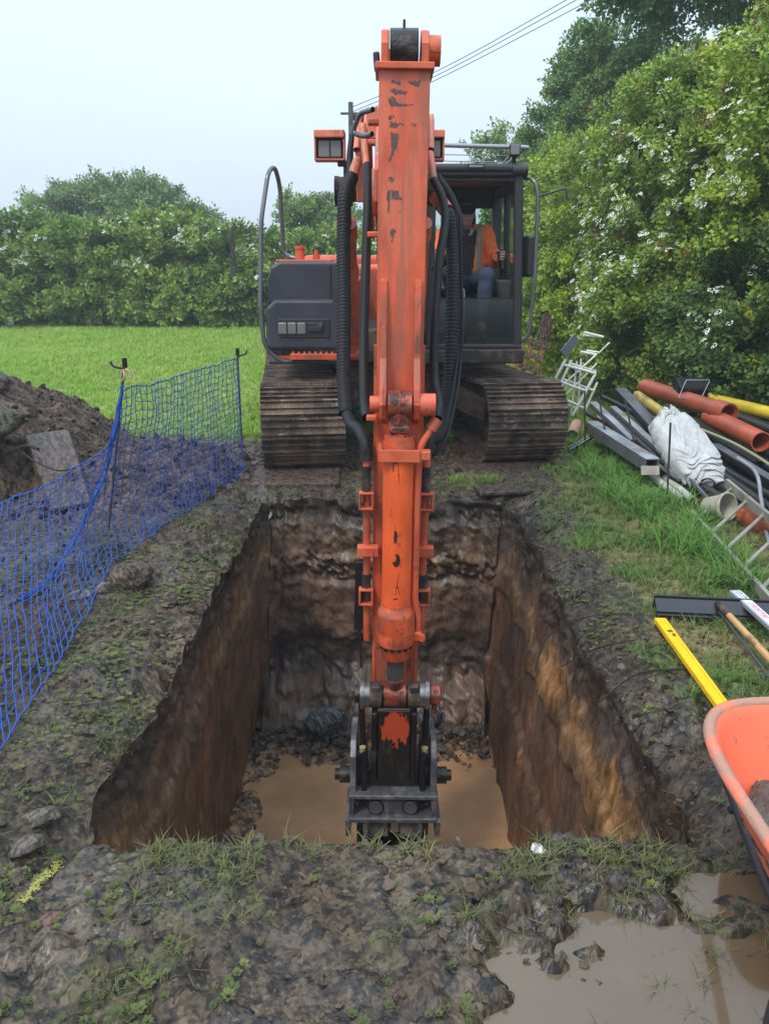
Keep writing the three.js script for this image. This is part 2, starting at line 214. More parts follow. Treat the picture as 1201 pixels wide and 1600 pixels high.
// pit walls
const clayColT = tex(512, (i, j) => { const v = 0.72 + 0.30 * (tn(1, i * 2, j) - 0.5) + 0.26 * (tn(0, i, j) - 0.5) + 0.16 * (tn(2, i, j >> 1) - 0.5) + 0.25 * (chips[((j & 511) << 9) | (i & 511)] - 0.5); return [v * 1.01, v, v * 0.98]; });
const ROWS = 112, pitRows = [];
{
  const N = rim.length, pos = new Float32Array((N + 1) * (ROWS + 1) * 3), cl = new Float32Array((N + 1) * (ROWS + 1) * 3), uv = new Float32Array((N + 1) * (ROWS + 1) * 2), idx = [];
  let s = 0;
  for (let k = 0; k <= N; k++) {
    const p = rim[k % N], q = rim[(k + N - 1) % N]; if (k) s += Math.hypot(p[0] - q[0], p[2] - q[2]);
    // where this column meets the floor: the walls lean and the far wall ends in a slope of fallen soil
    const u = clamp((p[0] - PX0) / (PX1 - PX0)), w = clamp((p[2] - PZ0) / (PZ1 - PZ0));
    const bxx = lerp(-1.085, 0.86, u), bz = lerp(-5.62, -2.2, w);
    for (let r = 0; r <= ROWS; r++) {
      const t = r / ROWS, dep = t * (p[1] - FLOOR + 0.06), y = p[1] - dep;
      // wobbling beds
      const bed = dep + 0.07 * n2(s * 0.9, 3) + 0.04 * n2(s * 2.7, 9) + 0.015 * n2(s * 9, 2) ;
      let f = t; if (p[3] === 3) { f = dep < 1.35 ? 0.18 * t : lerp(0.18 * t, 1, sst(1.3, 1.98, dep)); }
      let x = lerp(p[0], bxx, p[3] === 3 ? t : f), z = lerp(p[2], bz, p[3] === 3 ? f : t * 0.4);
      // inward direction
      const nxv = p[3] === 0 ? 1 : p[3] === 2 ? -1 : 0, nzv = p[3] === 1 ? -1 : p[3] === 3 ? 1 : 0;
      const corner = Math.min(1, Math.min(p[3] % 2 ? Math.min(u, 1 - u) * 1.93 : Math.min(w, 1 - w) * 3.87) / 0.1);
      let o = 0;
      const top = sst(0.42, 0.12, dep), low = sst(0.5, 1.3, dep);
      o += top * (0.05 * fbm(s * 5, dep * 5, 4) - 0.015) * sst(0, 0.06, dep);
      // gouges dragged by the bucket teeth, steep and slanting
      const gx = s * 13 + dep * (p[3] === 2 ? 2.2 : -2.2), gou = n2(gx, dep * 1.1 + 4) + 0.6 * n2(gx * 2.3, dep * 2.1 + 8);
      const slit = Math.pow(clamp(-gou), 1.5); o += (1 - top) * (p[3] === 3 ? 0.3 : 1) * (0.007 * gou - 0.028 * slit * sst(0.0, 0.3, n2(s * 1.9, dep * 1.3 + 30))) * (1.1 - 0.8 * low); o += (0.045 * top + (p[3] === 3 ? 0.026 : 0.002)) * (crumb(s * 9, dep * 9) + 0.6 * crumb(s * 21, dep * 21) - 0.2);
      o += 0.026 * fbm(s * 1.3, dep * 1.3 + 20, 2) + 0.006 * fbm(s * 9, dep * 5, 3) * (1 - 0.55 * low);
      o += 0.03 * sst(0.40, 0.46, bed) - 0.045 * sst(0.60, 0.64, bed) * (p[3] === 2 ? 1 : 0.4) + 0.04 * sst(1.18, 1.24, bed) * (p[3] === 2 ? 1 : 0.2);
      if (p[3] === 3) { // far wall: flaked clay shelf, ledges, rubble at the foot
        const fl = Math.abs(fbm(s * 3.4, dep * 5.5, 4)); o += 0.06 * sst(0.05, 0.11, fl + 0.12 * sst(0.55, 0.3, dep)) * sst(0.12, 0.2, dep) * sst(0.75, 0.5, dep);
        o += 0.07 * sst(0.62, 0.68, bed) - 0.06 * sst(1.05, 1.25, bed + 0.1 * n2(s * 2, 4)) + 0.09 * sst(1.45, 1.55, bed + 0.08 * n2(s * 3, 7));
        o += 0.05 * fbm(s * 6, dep * 6, 4) * (0.6 + sst(1.1, 1.5, dep));
      }
      o *= Math.min(1, dep / 0.05) * (0.35 + 0.65 * corner);
      { const cd = p[3] % 2 ? Math.min(u, 1 - u) * 1.93 : Math.min(w, 1 - w) * 3.87, rr = 0.16; o += sst(0.1, 0.4, dep) * sst(1.5, 1.2, dep) * 0.28 * rr * Math.max(0, 1 - cd / rr) ** 2; }
      x += nxv * o; z += nzv * o;
      const v = k * (ROWS + 1) + r; pos[v * 3] = x; pos[v * 3 + 1] = y; pos[v * 3 + 2] = z; uv[v * 2] = s; uv[v * 2 + 1] = y;
      // beds of soil: dark topsoil, grey subsoil, ochre clay, red-brown wet clay, blue-grey seam
      const j = 0.09 * fbm(s * 2.2, dep * 3, 3) + 0.06 * n2(gx * 0.55, dep * 0.8);
      const B = bed + j, e = n2(s * 24, dep * 8), e2 = fbm(s * 7, dep * 5, 3);
      let c = [0.032, 0.024, 0.018];
      c = mixc(c, [0.066, 0.046, 0.033], sst(0.16, 0.24, B));
      const och = p[3] === 3 ? [0.150, 0.100, 0.058] : [0.150, 0.088, 0.034];
      const ochA = p[3] === 3 ? clamp(0.15 + 1.6 * fbm(s * 1.5 + 2, 3, 2) + 1.2 * fbm(s * 4, dep * 5, 3)) : clamp((p[3] === 0 ? 0.25 : 0.55) + 1.3 * fbm(s * 1.8, dep * 1.2 + 2, 3));
      c = mixc(c, och, ochA * sst(0.24, 0.32, B) * sst(0.62, 0.50, B));
      c = mixc(c, p[3] === 3 ? [0.070, 0.044, 0.031] : [0.072, 0.041, 0.0245], sst(0.52, 0.62, B) );
      if (p[3] !== 3) { c = mixc(c, [0.115, 0.064, 0.032], 0.8 * sst(0.05, 0.4, fbm(s * 1.1 + 9, dep * 0.9, 3) + 0.3 * e2) * sst(0.6, 0.8, B)); const nearW = sst(0.72, 0.98, w); c = mixc(c, [0.115, 0.07, 0.035], nearW * 0.6 * sst(0.35, 0.5, B + 0.2 * e2)); }
      else { c = mixc(c, [0.085, 0.062, 0.048], 0.8 * sst(0.02, 0.05, Math.abs(B - 0.70) < 0.05 ? 0.06 : 0) * sst(-0.1, 0.2, n2(s * 2, 5))); c = mixc(c, [0.040, 0.038, 0.037], 0.7 * sst(1.05, 1.2, B) * sst(1.5, 1.38, B)); c = mixc(c, [0.075, 0.055, 0.042], sst(1.5, 1.6, B)); const bl = Math.hypot((s - (rim.blue || 0)) / 0.2, (dep - 1.68) / 0.1); }
      const kk = (p[3] === 3 ? 0.95 : 1.05) * (1 + 0.26 * e + 0.2 * e2); cl[v * 3] = c[0] * kk; cl[v * 3 + 1] = c[1] * kk; cl[v * 3 + 2] = c[2] * kk;
      if (k < N && r < ROWS) { const a = v, b = v + ROWS + 1; idx.push(a, b, a + 1, b, b + 1, a + 1); }
    }
  }
  const g = new THREE.BufferGeometry(); g.setAttribute('position', new THREE.BufferAttribute(pos, 3)); g.setAttribute('color', new THREE.BufferAttribute(cl, 3)); g.setAttribute('uv', new THREE.BufferAttribute(uv, 2)); g.setIndex(idx); g.computeVertexNormals();
  const rep = (t, a, b) => { const c = t.clone(); c.repeat.set(1 / a, 1 / b); c.needsUpdate = true; return c; };
  const wm = mat({ rgb: [2.6, 2.3, 2.1], vertexColors: true, map: rep(clayColT, 0.7, 1.1), bumpMap: rep(soilBumpT, 0.36, 0.6), bumpScale: 0.009, roughnessMap: rep(soilRoughT, 0.9, 1.3), roughness: 0.95 });
  structure(mesh('pit_wall', g, wm));
}
{ // floor of the pit: smeared clay, part under brown water
  const g = new THREE.PlaneGeometry(2.3, 3.9, 150, 240); g.rotateX(-Math.PI / 2); g.translate(-0.12, FLOOR, -4.0);
  const p = g.attributes.position, cl = new Float32Array(p.count * 3), uv = g.attributes.uv;
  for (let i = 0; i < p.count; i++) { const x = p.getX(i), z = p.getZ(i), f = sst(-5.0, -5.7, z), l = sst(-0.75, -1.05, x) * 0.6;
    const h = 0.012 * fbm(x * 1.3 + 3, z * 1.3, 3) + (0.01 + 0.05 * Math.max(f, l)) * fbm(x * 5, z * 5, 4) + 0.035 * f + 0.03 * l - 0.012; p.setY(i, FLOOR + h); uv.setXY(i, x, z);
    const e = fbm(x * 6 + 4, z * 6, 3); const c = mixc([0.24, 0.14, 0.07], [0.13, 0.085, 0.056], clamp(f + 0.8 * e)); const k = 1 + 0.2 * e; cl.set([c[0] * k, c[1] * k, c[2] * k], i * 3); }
  g.setAttribute('color', new THREE.BufferAttribute(cl, 3)); g.computeVertexNormals();
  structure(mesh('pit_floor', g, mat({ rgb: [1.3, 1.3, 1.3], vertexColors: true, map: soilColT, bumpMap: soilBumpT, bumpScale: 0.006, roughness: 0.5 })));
  const w = new THREE.PlaneGeometry(2.2, 3.7, 60, 100); w.rotateX(-Math.PI / 2); w.translate(-0.12, FLOOR - 0.004, -4.0);
  const wc = new Float32Array(w.attributes.position.count * 3); for (let i = 0; i < w.attributes.position.count; i++) { const x = w.attributes.position.getX(i), z = w.attributes.position.getZ(i), k = 1 + 0.3 * fbm(x * 2 + 8, z * 3, 4) + 0.12 * n2(x * 9, z * 16); wc.set([0.37 * k, 0.205 * k, 0.10 * k], i * 3); } w.setAttribute('color', new THREE.BufferAttribute(wc, 3));
  structure(mesh('pit_water', w, mat({ vertexColors: true, roughness: 0.3 })));
}
{ // puddle in front of the pit: opaque silty water lying in the hollow
  const g = new THREE.PlaneGeometry(2.4, 1.3, 120, 65); g.rotateX(-Math.PI / 2); g.translate(1.0, -0.0165, -1.5);
  const n = g.attributes.position.count, wc = new Float32Array(n * 3);
  for (let i = 0; i < n; i++) { const x = g.attributes.position.getX(i), z = g.attributes.position.getZ(i); const c = mixc([0.132, 0.100, 0.064], [0.10, 0.062, 0.034], sst(-0.08, 0.16, (x - 0.93) * 0.55 + 0.32 * fbm(x * 2.4, z * 2.4 + 3, 4))); const k = 1 + 0.12 * fbm(x * 3, z * 5, 3); wc.set([c[0] * k, c[1] * k, c[2] * k], i * 3); }
  { const q = g.attributes.position, keep = [], ix = g.index.array; for (let t = 0; t < ix.length; t += 3) { let ok = true; for (let k = 0; k < 3; k++) { const x = q.getX(ix[t + k]), z = q.getZ(ix[t + k]); if (puddleMask(x, z) < -0.12 || z < PZ1 + 0.12) ok = false; } if (ok) keep.push(ix[t], ix[t + 1], ix[t + 2]); } g.setIndex(keep); }
  g.setAttribute('color', new THREE.BufferAttribute(wc, 3));
  structure(mesh('puddle', g, mat({ vertexColors: true, roughness: 0.07 })));
}
// ---------------------------------------------------------------- vegetation and loose soil
function leafGeo(list) { const pos = [], nor = [], uv = []; for (const [b, t, l, r] of list) { const n = V(0, 0, 0).subVectors(r, b).cross(V(0, 0, 0).subVectors(t, b)).normalize(); for (const v of [b, r, t, b, t, l]) { pos.push(v.x, v.y, v.z); nor.push(n.x, n.y, n.z); uv.push(v.x, v.z); } } const g = new THREE.BufferGeometry(); g.setAttribute('position', new THREE.Float32BufferAttribute(pos, 3)); g.setAttribute('normal', new THREE.Float32BufferAttribute(nor, 3)); g.setAttribute('uv', new THREE.Float32BufferAttribute(uv, 2)); return g; }
function sprig(n, len, wid, spread, seed) { // leaves set along a short twig pointing +y
  const r = rng(seed), L = [];
  for (let i = 0; i < n; i++) { const h = (i + r()) / n, a = i * 2.4 + r(), tilt = 0.4 + r() * 1.0, ln = len * (0.7 + 0.6 * r()), w = wid * (0.7 + 0.6 * r());
    const o = V((r() - 0.5) * spread * 0.5, (h - 0.4) * spread * 2, (r() - 0.5) * spread * 0.5), d = V(Math.cos(a) * Math.sin(tilt), Math.cos(tilt), Math.sin(a) * Math.sin(tilt)), side = V(-Math.sin(a), 0.3 * (r() - 0.5), Math.cos(a)).normalize(), dn = V(0, -w * 0.22, 0);
    const b = o.clone().addScaledVector(d, spread * 0.35), t = b.clone().addScaledVector(d, ln), m = b.clone().addScaledVector(d, ln * 0.5);
    L.push([b, t, m.clone().addScaledVector(side, -w / 2).add(dn), m.clone().addScaledVector(side, w / 2).add(dn)]); }
  return leafGeo(L);
}
function blossomGeo(seed) { const r = rng(seed), pos = [], nor = [], uv = []; for (let i = 0; i < 11; i++) { const a = r() * 6.28, q = Math.sqrt(r()) * 0.045, c = V(Math.cos(a) * q, 0.03 - q * q * 9 + r() * 0.008, Math.sin(a) * q), n = V(c.x * 12, 1, c.z * 12).normalize(), e1 = V(1, 0, 0).cross(n).normalize(), e2 = n.clone().cross(e1); const R = 0.009 + r() * 0.004;
    for (let k = 0; k < 5; k++) { const A = k * 1.2566 + a, B = A + 1.2566; const p1 = c.clone().addScaledVector(e1, Math.cos(A) * R).addScaledVector(e2, Math.sin(A) * R).addScaledVector(n, 0.003), p2 = c.clone().addScaledVector(e1, Math.cos(B) * R).addScaledVector(e2, Math.sin(B) * R).addScaledVector(n, 0.003); for (const v of [c, p1, p2]) { pos.push(v.x, v.y, v.z); nor.push(n.x, n.y, n.z); uv.push(0, 0); } } }
  const g = new THREE.BufferGeometry(); g.setAttribute('position', new THREE.Float32BufferAttribute(pos, 3)); g.setAttribute('normal', new THREE.Float32BufferAttribute(nor, 3)); g.setAttribute('uv', new THREE.Float32BufferAttribute(uv, 2)); return g; }
function instanced(name, geo, m, items, parent) { // items: [Vector3, Quaternion, scale, [r,g,b]]
  const im = shadow(new THREE.InstancedMesh(geo, m, items.length)); const M = new THREE.Matrix4(), s = V(1, 1, 1), c = new THREE.Color();
  items.forEach((it, i) => { if (typeof it[2] === 'number') s.setScalar(it[2]); else s.set(...it[2]); M.compose(it[0], it[1], s); im.setMatrixAt(i, M); im.setColorAt(i, c.setRGB(...it[3])); });
  im.name = parent ? name : numbered(name); (parent || scene).add(im); return stuff(im);
}
const leafMat = mat({ rgb: [2.85, 2.65, 2.1], roughness: 0.7, specularIntensity: 0.35, side: THREE.DoubleSide, transmission: 0.32, thickness: 0 });
const grassMat = mat({ rgb: [1.75, 1.75, 1.6], roughness: 0.75, specularIntensity: 0.35, side: THREE.DoubleSide, transmission: 0.3, thickness: 0 });
const petalMat = mat({ rgb: [0.82, 0.82, 0.74], roughness: 0.8, side: THREE.DoubleSide, transmission: 0.25, thickness: 0 });
const barkMat = mat({ rgb: [0.075, 0.058, 0.043], roughness: 0.95, map: soilColT, bumpMap: soilBumpT, bumpScale: 0.01 });
const SPR = { small: sprig(14, 0.05, 0.036, 0.075, 5), big: sprig(12, 0.085, 0.055, 0.11, 6), far: sprig(12, 0.13, 0.09, 0.17, 7), bloom: blossomGeo(3) };
const qFrom = (dir, spin) => new THREE.Quaternion().setFromUnitVectors(V(0, 1, 0), dir).multiply(new THREE.Quaternion().setFromAxisAngle(V(0, 1, 0), spin));
function crown(root, blobs, o) { // clumps of sprigs through uneven ellipsoids; root sits at o.base
  const r = rng(o.seed), items = [], bl = [], base = V(...o.base);
  const vol = blobs.map((b) => b[3] * b[4] + b[4] * b[5] + b[3] * b[5]), tot = vol.reduce((a, b) => a + b);
  blobs.forEach((b, bi) => {
    const clumps = Math.round(o.clumps * vol[bi] / tot);
    for (let c = 0; c < clumps; c++) {
      const th = r() * 6.283, cz = r() * 2 - 1, sr = Math.sqrt(1 - cz * cz), d = V(sr * Math.cos(th), cz, sr * Math.sin(th)); if (o.box) d.multiplyScalar(1 / Math.pow(d.x ** 4 + d.y ** 4 + d.z ** 4, 0.25));
      const lump = 1 + o.rough * (n3(d.x * 2.1 + bi * 7, d.y * 2.1, d.z * 2.1) + 0.7 * n3(d.x * 5 + bi, d.y * 5, d.z * 5 + 9));
      const inner = Math.pow(r(), 2.2), rad = lump * (1 - 0.62 * inner);
      const ctr = V(b[0] + d.x * b[3] * rad, b[1] + d.y * b[4] * rad, b[2] + d.z * b[5] * rad);
      if (ctr.y < 0.05) continue;
      const hue = n3(ctr.x * 0.55 + 3, ctr.y * 0.55, ctr.z * 0.55) + 0.35 * (r() - 0.5), cr = o.clumpR * (0.6 + 0.8 * r());
      const tint = mixc(o.c0, o.c1, clamp(0.5 + 0.9 * hue));
      for (let k = 0; k < o.per; k++) {
        const p = ctr.clone().add(V((r() + r() - 1) * cr, (r() + r() - 1) * cr * 0.8, (r() + r() - 1) * cr)); if (p.y < 0.02) continue;
        const dir = d.clone().add(V(r() - 0.5, r() - 0.3, r() - 0.5).multiplyScalar(1.5)).normalize(), j = 0.75 + 0.5 * r();
        let t = [tint[0] * j * (0.9 + 0.2 * r()), tint[1] * j, tint[2] * j]; if (o.red && r() < o.red) t = [0.11, 0.055, 0.025];
        items.push([p.sub(base), qFrom(dir, r() * 6.28), o.size * (0.7 + 0.6 * r()), t]);
      }
      if (o.bloom && inner < 0.25 && ctr.y > (o.bloomMin || 0)) { const f = n3(ctr.x * 0.9 + 13, ctr.y * 0.9, ctr.z * 0.9 + o.seed) + 0.3 * n3(ctr.x * 3, ctr.y * 3, ctr.z * 3); if (f > o.bloomAt) { const nb = Math.floor(o.bloom * (0.4 + r() * 1.2)); for (let k = 0; k < nb; k++) { const p = ctr.clone().addScaledVector(d, 0.05 + cr * 0.55 * r()).add(V((r() - 0.5) * cr * 1.8, (r() - 0.5) * cr * 1.4, (r() - 0.5) * cr * 1.8)); bl.push([p.sub(base), qFrom(V(d.x, d.y + 0.7, d.z).normalize(), r() * 6), (o.bloomS || 1) * (0.7 + 0.6 * r()), gray(0.9 + 0.1 * r())]); } } }
    }
  });
  instanced('crown', o.geo, leafMat, items, root); if (bl.length) instanced('blossom', SPR.bloom, petalMat, bl, root);
  return items.length + bl.length;
}
function stems(root, blobs, o, n, r0) { const r = rng(o.seed + 500), gs = []; for (let i = 0; i < n; i++) { const b = blobs[i % blobs.length], a = r() * 6.28, q = (n > 1 ? 0.25 : 0) * r(); const s = V(Math.cos(a) * q, -0.1, Math.sin(a) * q), e = V(b[0] - o.base[0] + (r() - 0.5) * b[3], b[1] - o.base[1] + b[4] * (0.2 + 0.4 * r()), b[2] - o.base[2] + (r() - 0.5) * b[5]), m = s.clone().lerp(e, 0.45).add(V((r() - 0.5) * 0.3, 0.1, (r() - 0.5) * 0.3));
    const t = tube([s.toArray(), m.toArray(), e.toArray()], 1, 14, 7), P = t.attributes.position, cv = new THREE.CatmullRomCurve3([s, m, e], false, 'centripetal'); for (let k = 0; k < P.count; k++) { const row = Math.floor(k / 8), c = cv.getPointAt(row / 14), rr = lerp(r0, r0 * 0.25, row / 14); P.setXYZ(k, c.x + (P.getX(k) - c.x) * rr, c.y + (P.getY(k) - c.y) * rr, c.z + (P.getZ(k) - c.z) * rr); } gs.push(t); }
  mesh(n > 1 ? 'stems' : 'trunk', gs, barkMat, root); }
let nInst = 0;
function plant(name, label, cat, grp, blobs, o, nStem, r0) { const root = thing(name, label, cat, o.base, 0, grp); nInst += crown(root, blobs, o); stems(root, blobs, o, nStem, r0); return root; }
const YG0 = [0.125, 0.175, 0.022], YG1 = [0.085, 0.135, 0.022], HG0 = [0.055, 0.10, 0.02], HG1 = [0.085, 0.13, 0.028], DG0 = [0.032, 0.064, 0.018], DG1 = [0.05, 0.09, 0.024];
const nearH = { geo: SPR.small, size: 1.0, per: 16, clumpR: 0.18, rough: 0.12, box: true, bloomS: 0.85, bloomMin: 0.7 };
plant('field_maple', 'yellow-green bush standing against the cab side of the tall hedge', 'bush', 'hedge along the pipe pile', [[3.55, 1.75, -13.6, 1.15, 1.75, 1.3], [3.2, 0.9, -13.2, 0.9, 1.0, 0.9]], { ...nearH, base: [3.7, 0, -14], seed: 11, clumps: 760, c0: YG0, c1: HG1 }, 6, 0.035);
plant('hawthorn', 'tall hawthorn thick with clusters of white blossom behind the pipe pile', 'bush', 'hedge along the pipe pile', [[4.35, 2.1, -11.4, 1.45, 1.95, 1.35], [3.8, 1.0, -10.9, 1.1, 1.0, 1.0], [4.2, 3.2, -11.8, 0.9, 0.95, 0.9]], { ...nearH, base: [4.4, 0, -11.7], seed: 12, clumps: 1150, c0: YG1, c1: HG1, bloom: 8, bloomAt: -0.02, red: 0.01 }, 7, 0.045);
plant('field_maple', 'tall bright yellow-green bush with reddish shoots above the orange pipes', 'bush', 'hedge along the pipe pile', [[4.95, 2.4, -9.3, 1.35, 1.95, 1.25], [4.55, 3.2, -10.2, 0.9, 1.0, 0.9], [5.6, 2.4, -8.2, 1.0, 1.8, 1.0]], { ...nearH, base: [5.1, 0, -9.4], seed: 13, clumps: 1050, c0: YG0, c1: YG1, bloom: 6, bloomAt: 0.06, red: 0.035 }, 7, 0.045);
plant('hawthorn', 'dark leafy hawthorn low at the foot of the hedge above the yellow pipe', 'bush', 'hedge along the pipe pile', [[4.35, 0.95, -8.6, 0.95, 1.05, 0.95], [4.1, 0.8, -9.5, 0.8, 0.9, 0.8], [4.9, 1.3, -7.4, 0.9, 1.3, 1.0]], { ...nearH, base: [4.6, 0, -8.5], seed: 14, clumps: 640, c0: DG0, c1: DG1, bloom: 5, bloomAt: 0.25 }, 6, 0.04);
plant('hawthorn', 'hawthorn bush at the far end of the tall hedge behind the cab', 'bush', 'hedge along the pipe pile', [[3.3, 1.6, -16.6, 1.15, 1.75, 1.5], [3.9, 1.4, -19.6, 1.1, 1.6, 1.7]], { ...nearH, geo: SPR.big, base: [3.3, 0, -17.5], seed: 15, clumps: 420, c0: YG1, c1: HG0, bloom: 6, bloomAt: 0.2, bloomS: 1.3 }, 6, 0.04);
// taller trees behind the hedge
plant('oak_tree', 'large dark green tree spreading high behind the flowering hedge', 'tree', 'trees behind the tall hedge', [[9.3, 8.4, -17.5, 3.6, 2.9, 3.2], [5.55, 7.5, -16.8, 1.7, 1.5, 1.6], [4.9, 6.6, -16.9, 0.9, 0.8, 1.0], [12, 6.4, -17, 3, 3, 3], [7.6, 5.6, -16.2, 1.4, 1.0, 1.3]], { geo: SPR.big, size: 1.1, per: 20, clumpR: 0.42, rough: 0.22, base: [9.2, 0, -17.5], seed: 21, clumps: 620, c0: [0.03, 0.065, 0.022], c1: [0.045, 0.085, 0.026] }, 1, 0.3);
plant('ash_tree', 'mid green tree with rounded head rising between the cab and the dark tree', 'tree', 'trees behind the tall hedge', [[5.1, 5.6, -20.5, 1.25, 1.15, 1.2], [4.6, 4.2, -20.2, 1.2, 1.1, 1.2], [6.4, 4.9, -20.5, 1.5, 1.6, 1.4]], { geo: SPR.big, size: 0.95, per: 24, clumpR: 0.3, rough: 0.2, base: [5.4, 0, -20.5], seed: 22, clumps: 330, c0: [0.045, 0.09, 0.028], c1: [0.07, 0.12, 0.035] }, 1, 0.16);
plant('ash_tree', 'pale green small tree seen through the cab roof rail', 'tree', 'trees behind the tall hedge', [[4.0, 4.3, -26, 1.5, 1.1, 1.4], [4.9, 3.4, -26, 1.4, 1.3, 1.4]], { geo: SPR.big, size: 1.1, per: 20, clumpR: 0.35, rough: 0.22, base: [4.2, 0, -26], seed: 23, clumps: 170, c0: [0.06, 0.105, 0.035], c1: [0.09, 0.14, 0.045] }, 1, 0.14);
// far hedge across the field
{ const r = rng(61), where = ['at the open left end of the field hedge', 'under the round-headed tree, whitest along its top', 'under the middle of the round-headed tree', 'below the right shoulder of the round-headed tree', 'beside the thin dark post in the field hedge', 'just beyond the tool box handrail', 'behind the boom, lowest in the field hedge', 'behind the excavator cab, joining the tall hedge'];
  const X = [-12.6, -10.2, -8.1, -6.1, -4.1, -2.2, 0, 2.2], Hh = [2.75, 2.8, 2.7, 2.8, 2.55, 2.3, 2.5, 2.4];
  X.forEach((x, i) => plant('hawthorn', 'hawthorn bush ' + where[i], 'bush', 'hawthorn hedge across the field', [[x, Hh[i] * 0.52, -22.9 - (i % 2) * 0.3, 1.35, Hh[i] * 0.5, 0.95], [x + 0.5, 0.55, -22.5, 1.3, 0.65, 0.7], [x - 0.5, Hh[i] * 0.62, -23.4, 1.2, Hh[i] * 0.36, 0.9]], { geo: SPR.big, size: 1.15, per: 13, clumpR: 0.24, rough: 0.10, box: true, base: [x, 0, -22.9], seed: 70 + i, clumps: 330, c0: i % 3 ? HG0 : YG1, c1: HG1, bloom: i > 0 ? 6 : 4, bloomAt: -0.02 - (i === 3 ? 0.1 : 0), bloomS: 1.35, bloomMin: 1.35 }, 5, 0.04)); 
  plant('oak_tree', 'round-headed green tree standing behind the field hedge', 'tree', 'trees beyond the field hedge', [[-11.2, 3.1, -36, 3.2, 1.8, 2.6], [-13.4, 3.3, -36, 1.5, 1.3, 2], [-10.9, 4.0, -36.2, 1.9, 1.1, 2], [-8.2, 2.7, -36, 1.4, 1.2, 2]], { geo: SPR.far, size: 0.95, per: 20, clumpR: 0.42, rough: 0.16, base: [-11, 0, -36], seed: 91, clumps: 520, c0: [0.055, 0.095, 0.04], c1: [0.07, 0.115, 0.046] }, 1, 0.25);
  plant('ash_tree', 'small loose tree behind the field hedge beside the boom', 'tree', 'trees beyond the field hedge', [[-2.6, 2.9, -29, 1.2, 1.1, 1.2], [-1.6, 2.6, -29, 1.1, 1.0, 1.2]], { geo: SPR.big, size: 1.1, per: 18, clumpR: 0.3, rough: 0.25, base: [-2.2, 0, -29], seed: 92, clumps: 120, c0: [0.06, 0.11, 0.035], c1: [0.08, 0.125, 0.04] }, 1, 0.12); }
// grass
function bladeTuft(n, h, w, lean, seed) { const r = rng(seed), pos = [], idx = [], uv = []; for (let i = 0; i < n; i++) { const a = r() * 6.28, q = r() * 0.018, ln = lean * (0.3 + r()), hh = h * (0.55 + 0.6 * r()), ox = Math.cos(a * 3) * q, oz = Math.sin(a * 3) * q, dx = Math.cos(a), dz = Math.sin(a), b = pos.length / 3; for (let k = 0; k <= 3; k++) { const t = k / 3, ww = w * (1 - t * t) * 0.5 + 0.0002, y = hh * (t - 0.25 * ln * t * t), o = hh * ln * t * t; pos.push(ox + dx * o - dz * ww, y, oz + dz * o + dx * ww, ox + dx * o + dz * ww, y, oz + dz * o - dx * ww); uv.push(0, t, 1, t); if (k < 3) idx.push(b + k * 2, b + k * 2 + 1, b + k * 2 + 2, b + k * 2 + 1, b + k * 2 + 3, b + k * 2 + 2); } } const g = new THREE.BufferGeometry(); g.setAttribute('position', new THREE.Float32BufferAttribute(pos, 3)); g.setAttribute('uv', new THREE.Float32BufferAttribute(uv, 2)); g.setIndex(idx); g.computeVertexNormals(); return g; }
const UP = V(0, 1, 0), spinQ = (a) => new THREE.Quaternion().setFromAxisAngle(UP, a);
const gPos = (x, z, dy = 0) => { const [a, b] = warp(x, z); return V(a, groundH(x, z) + dy, b); };
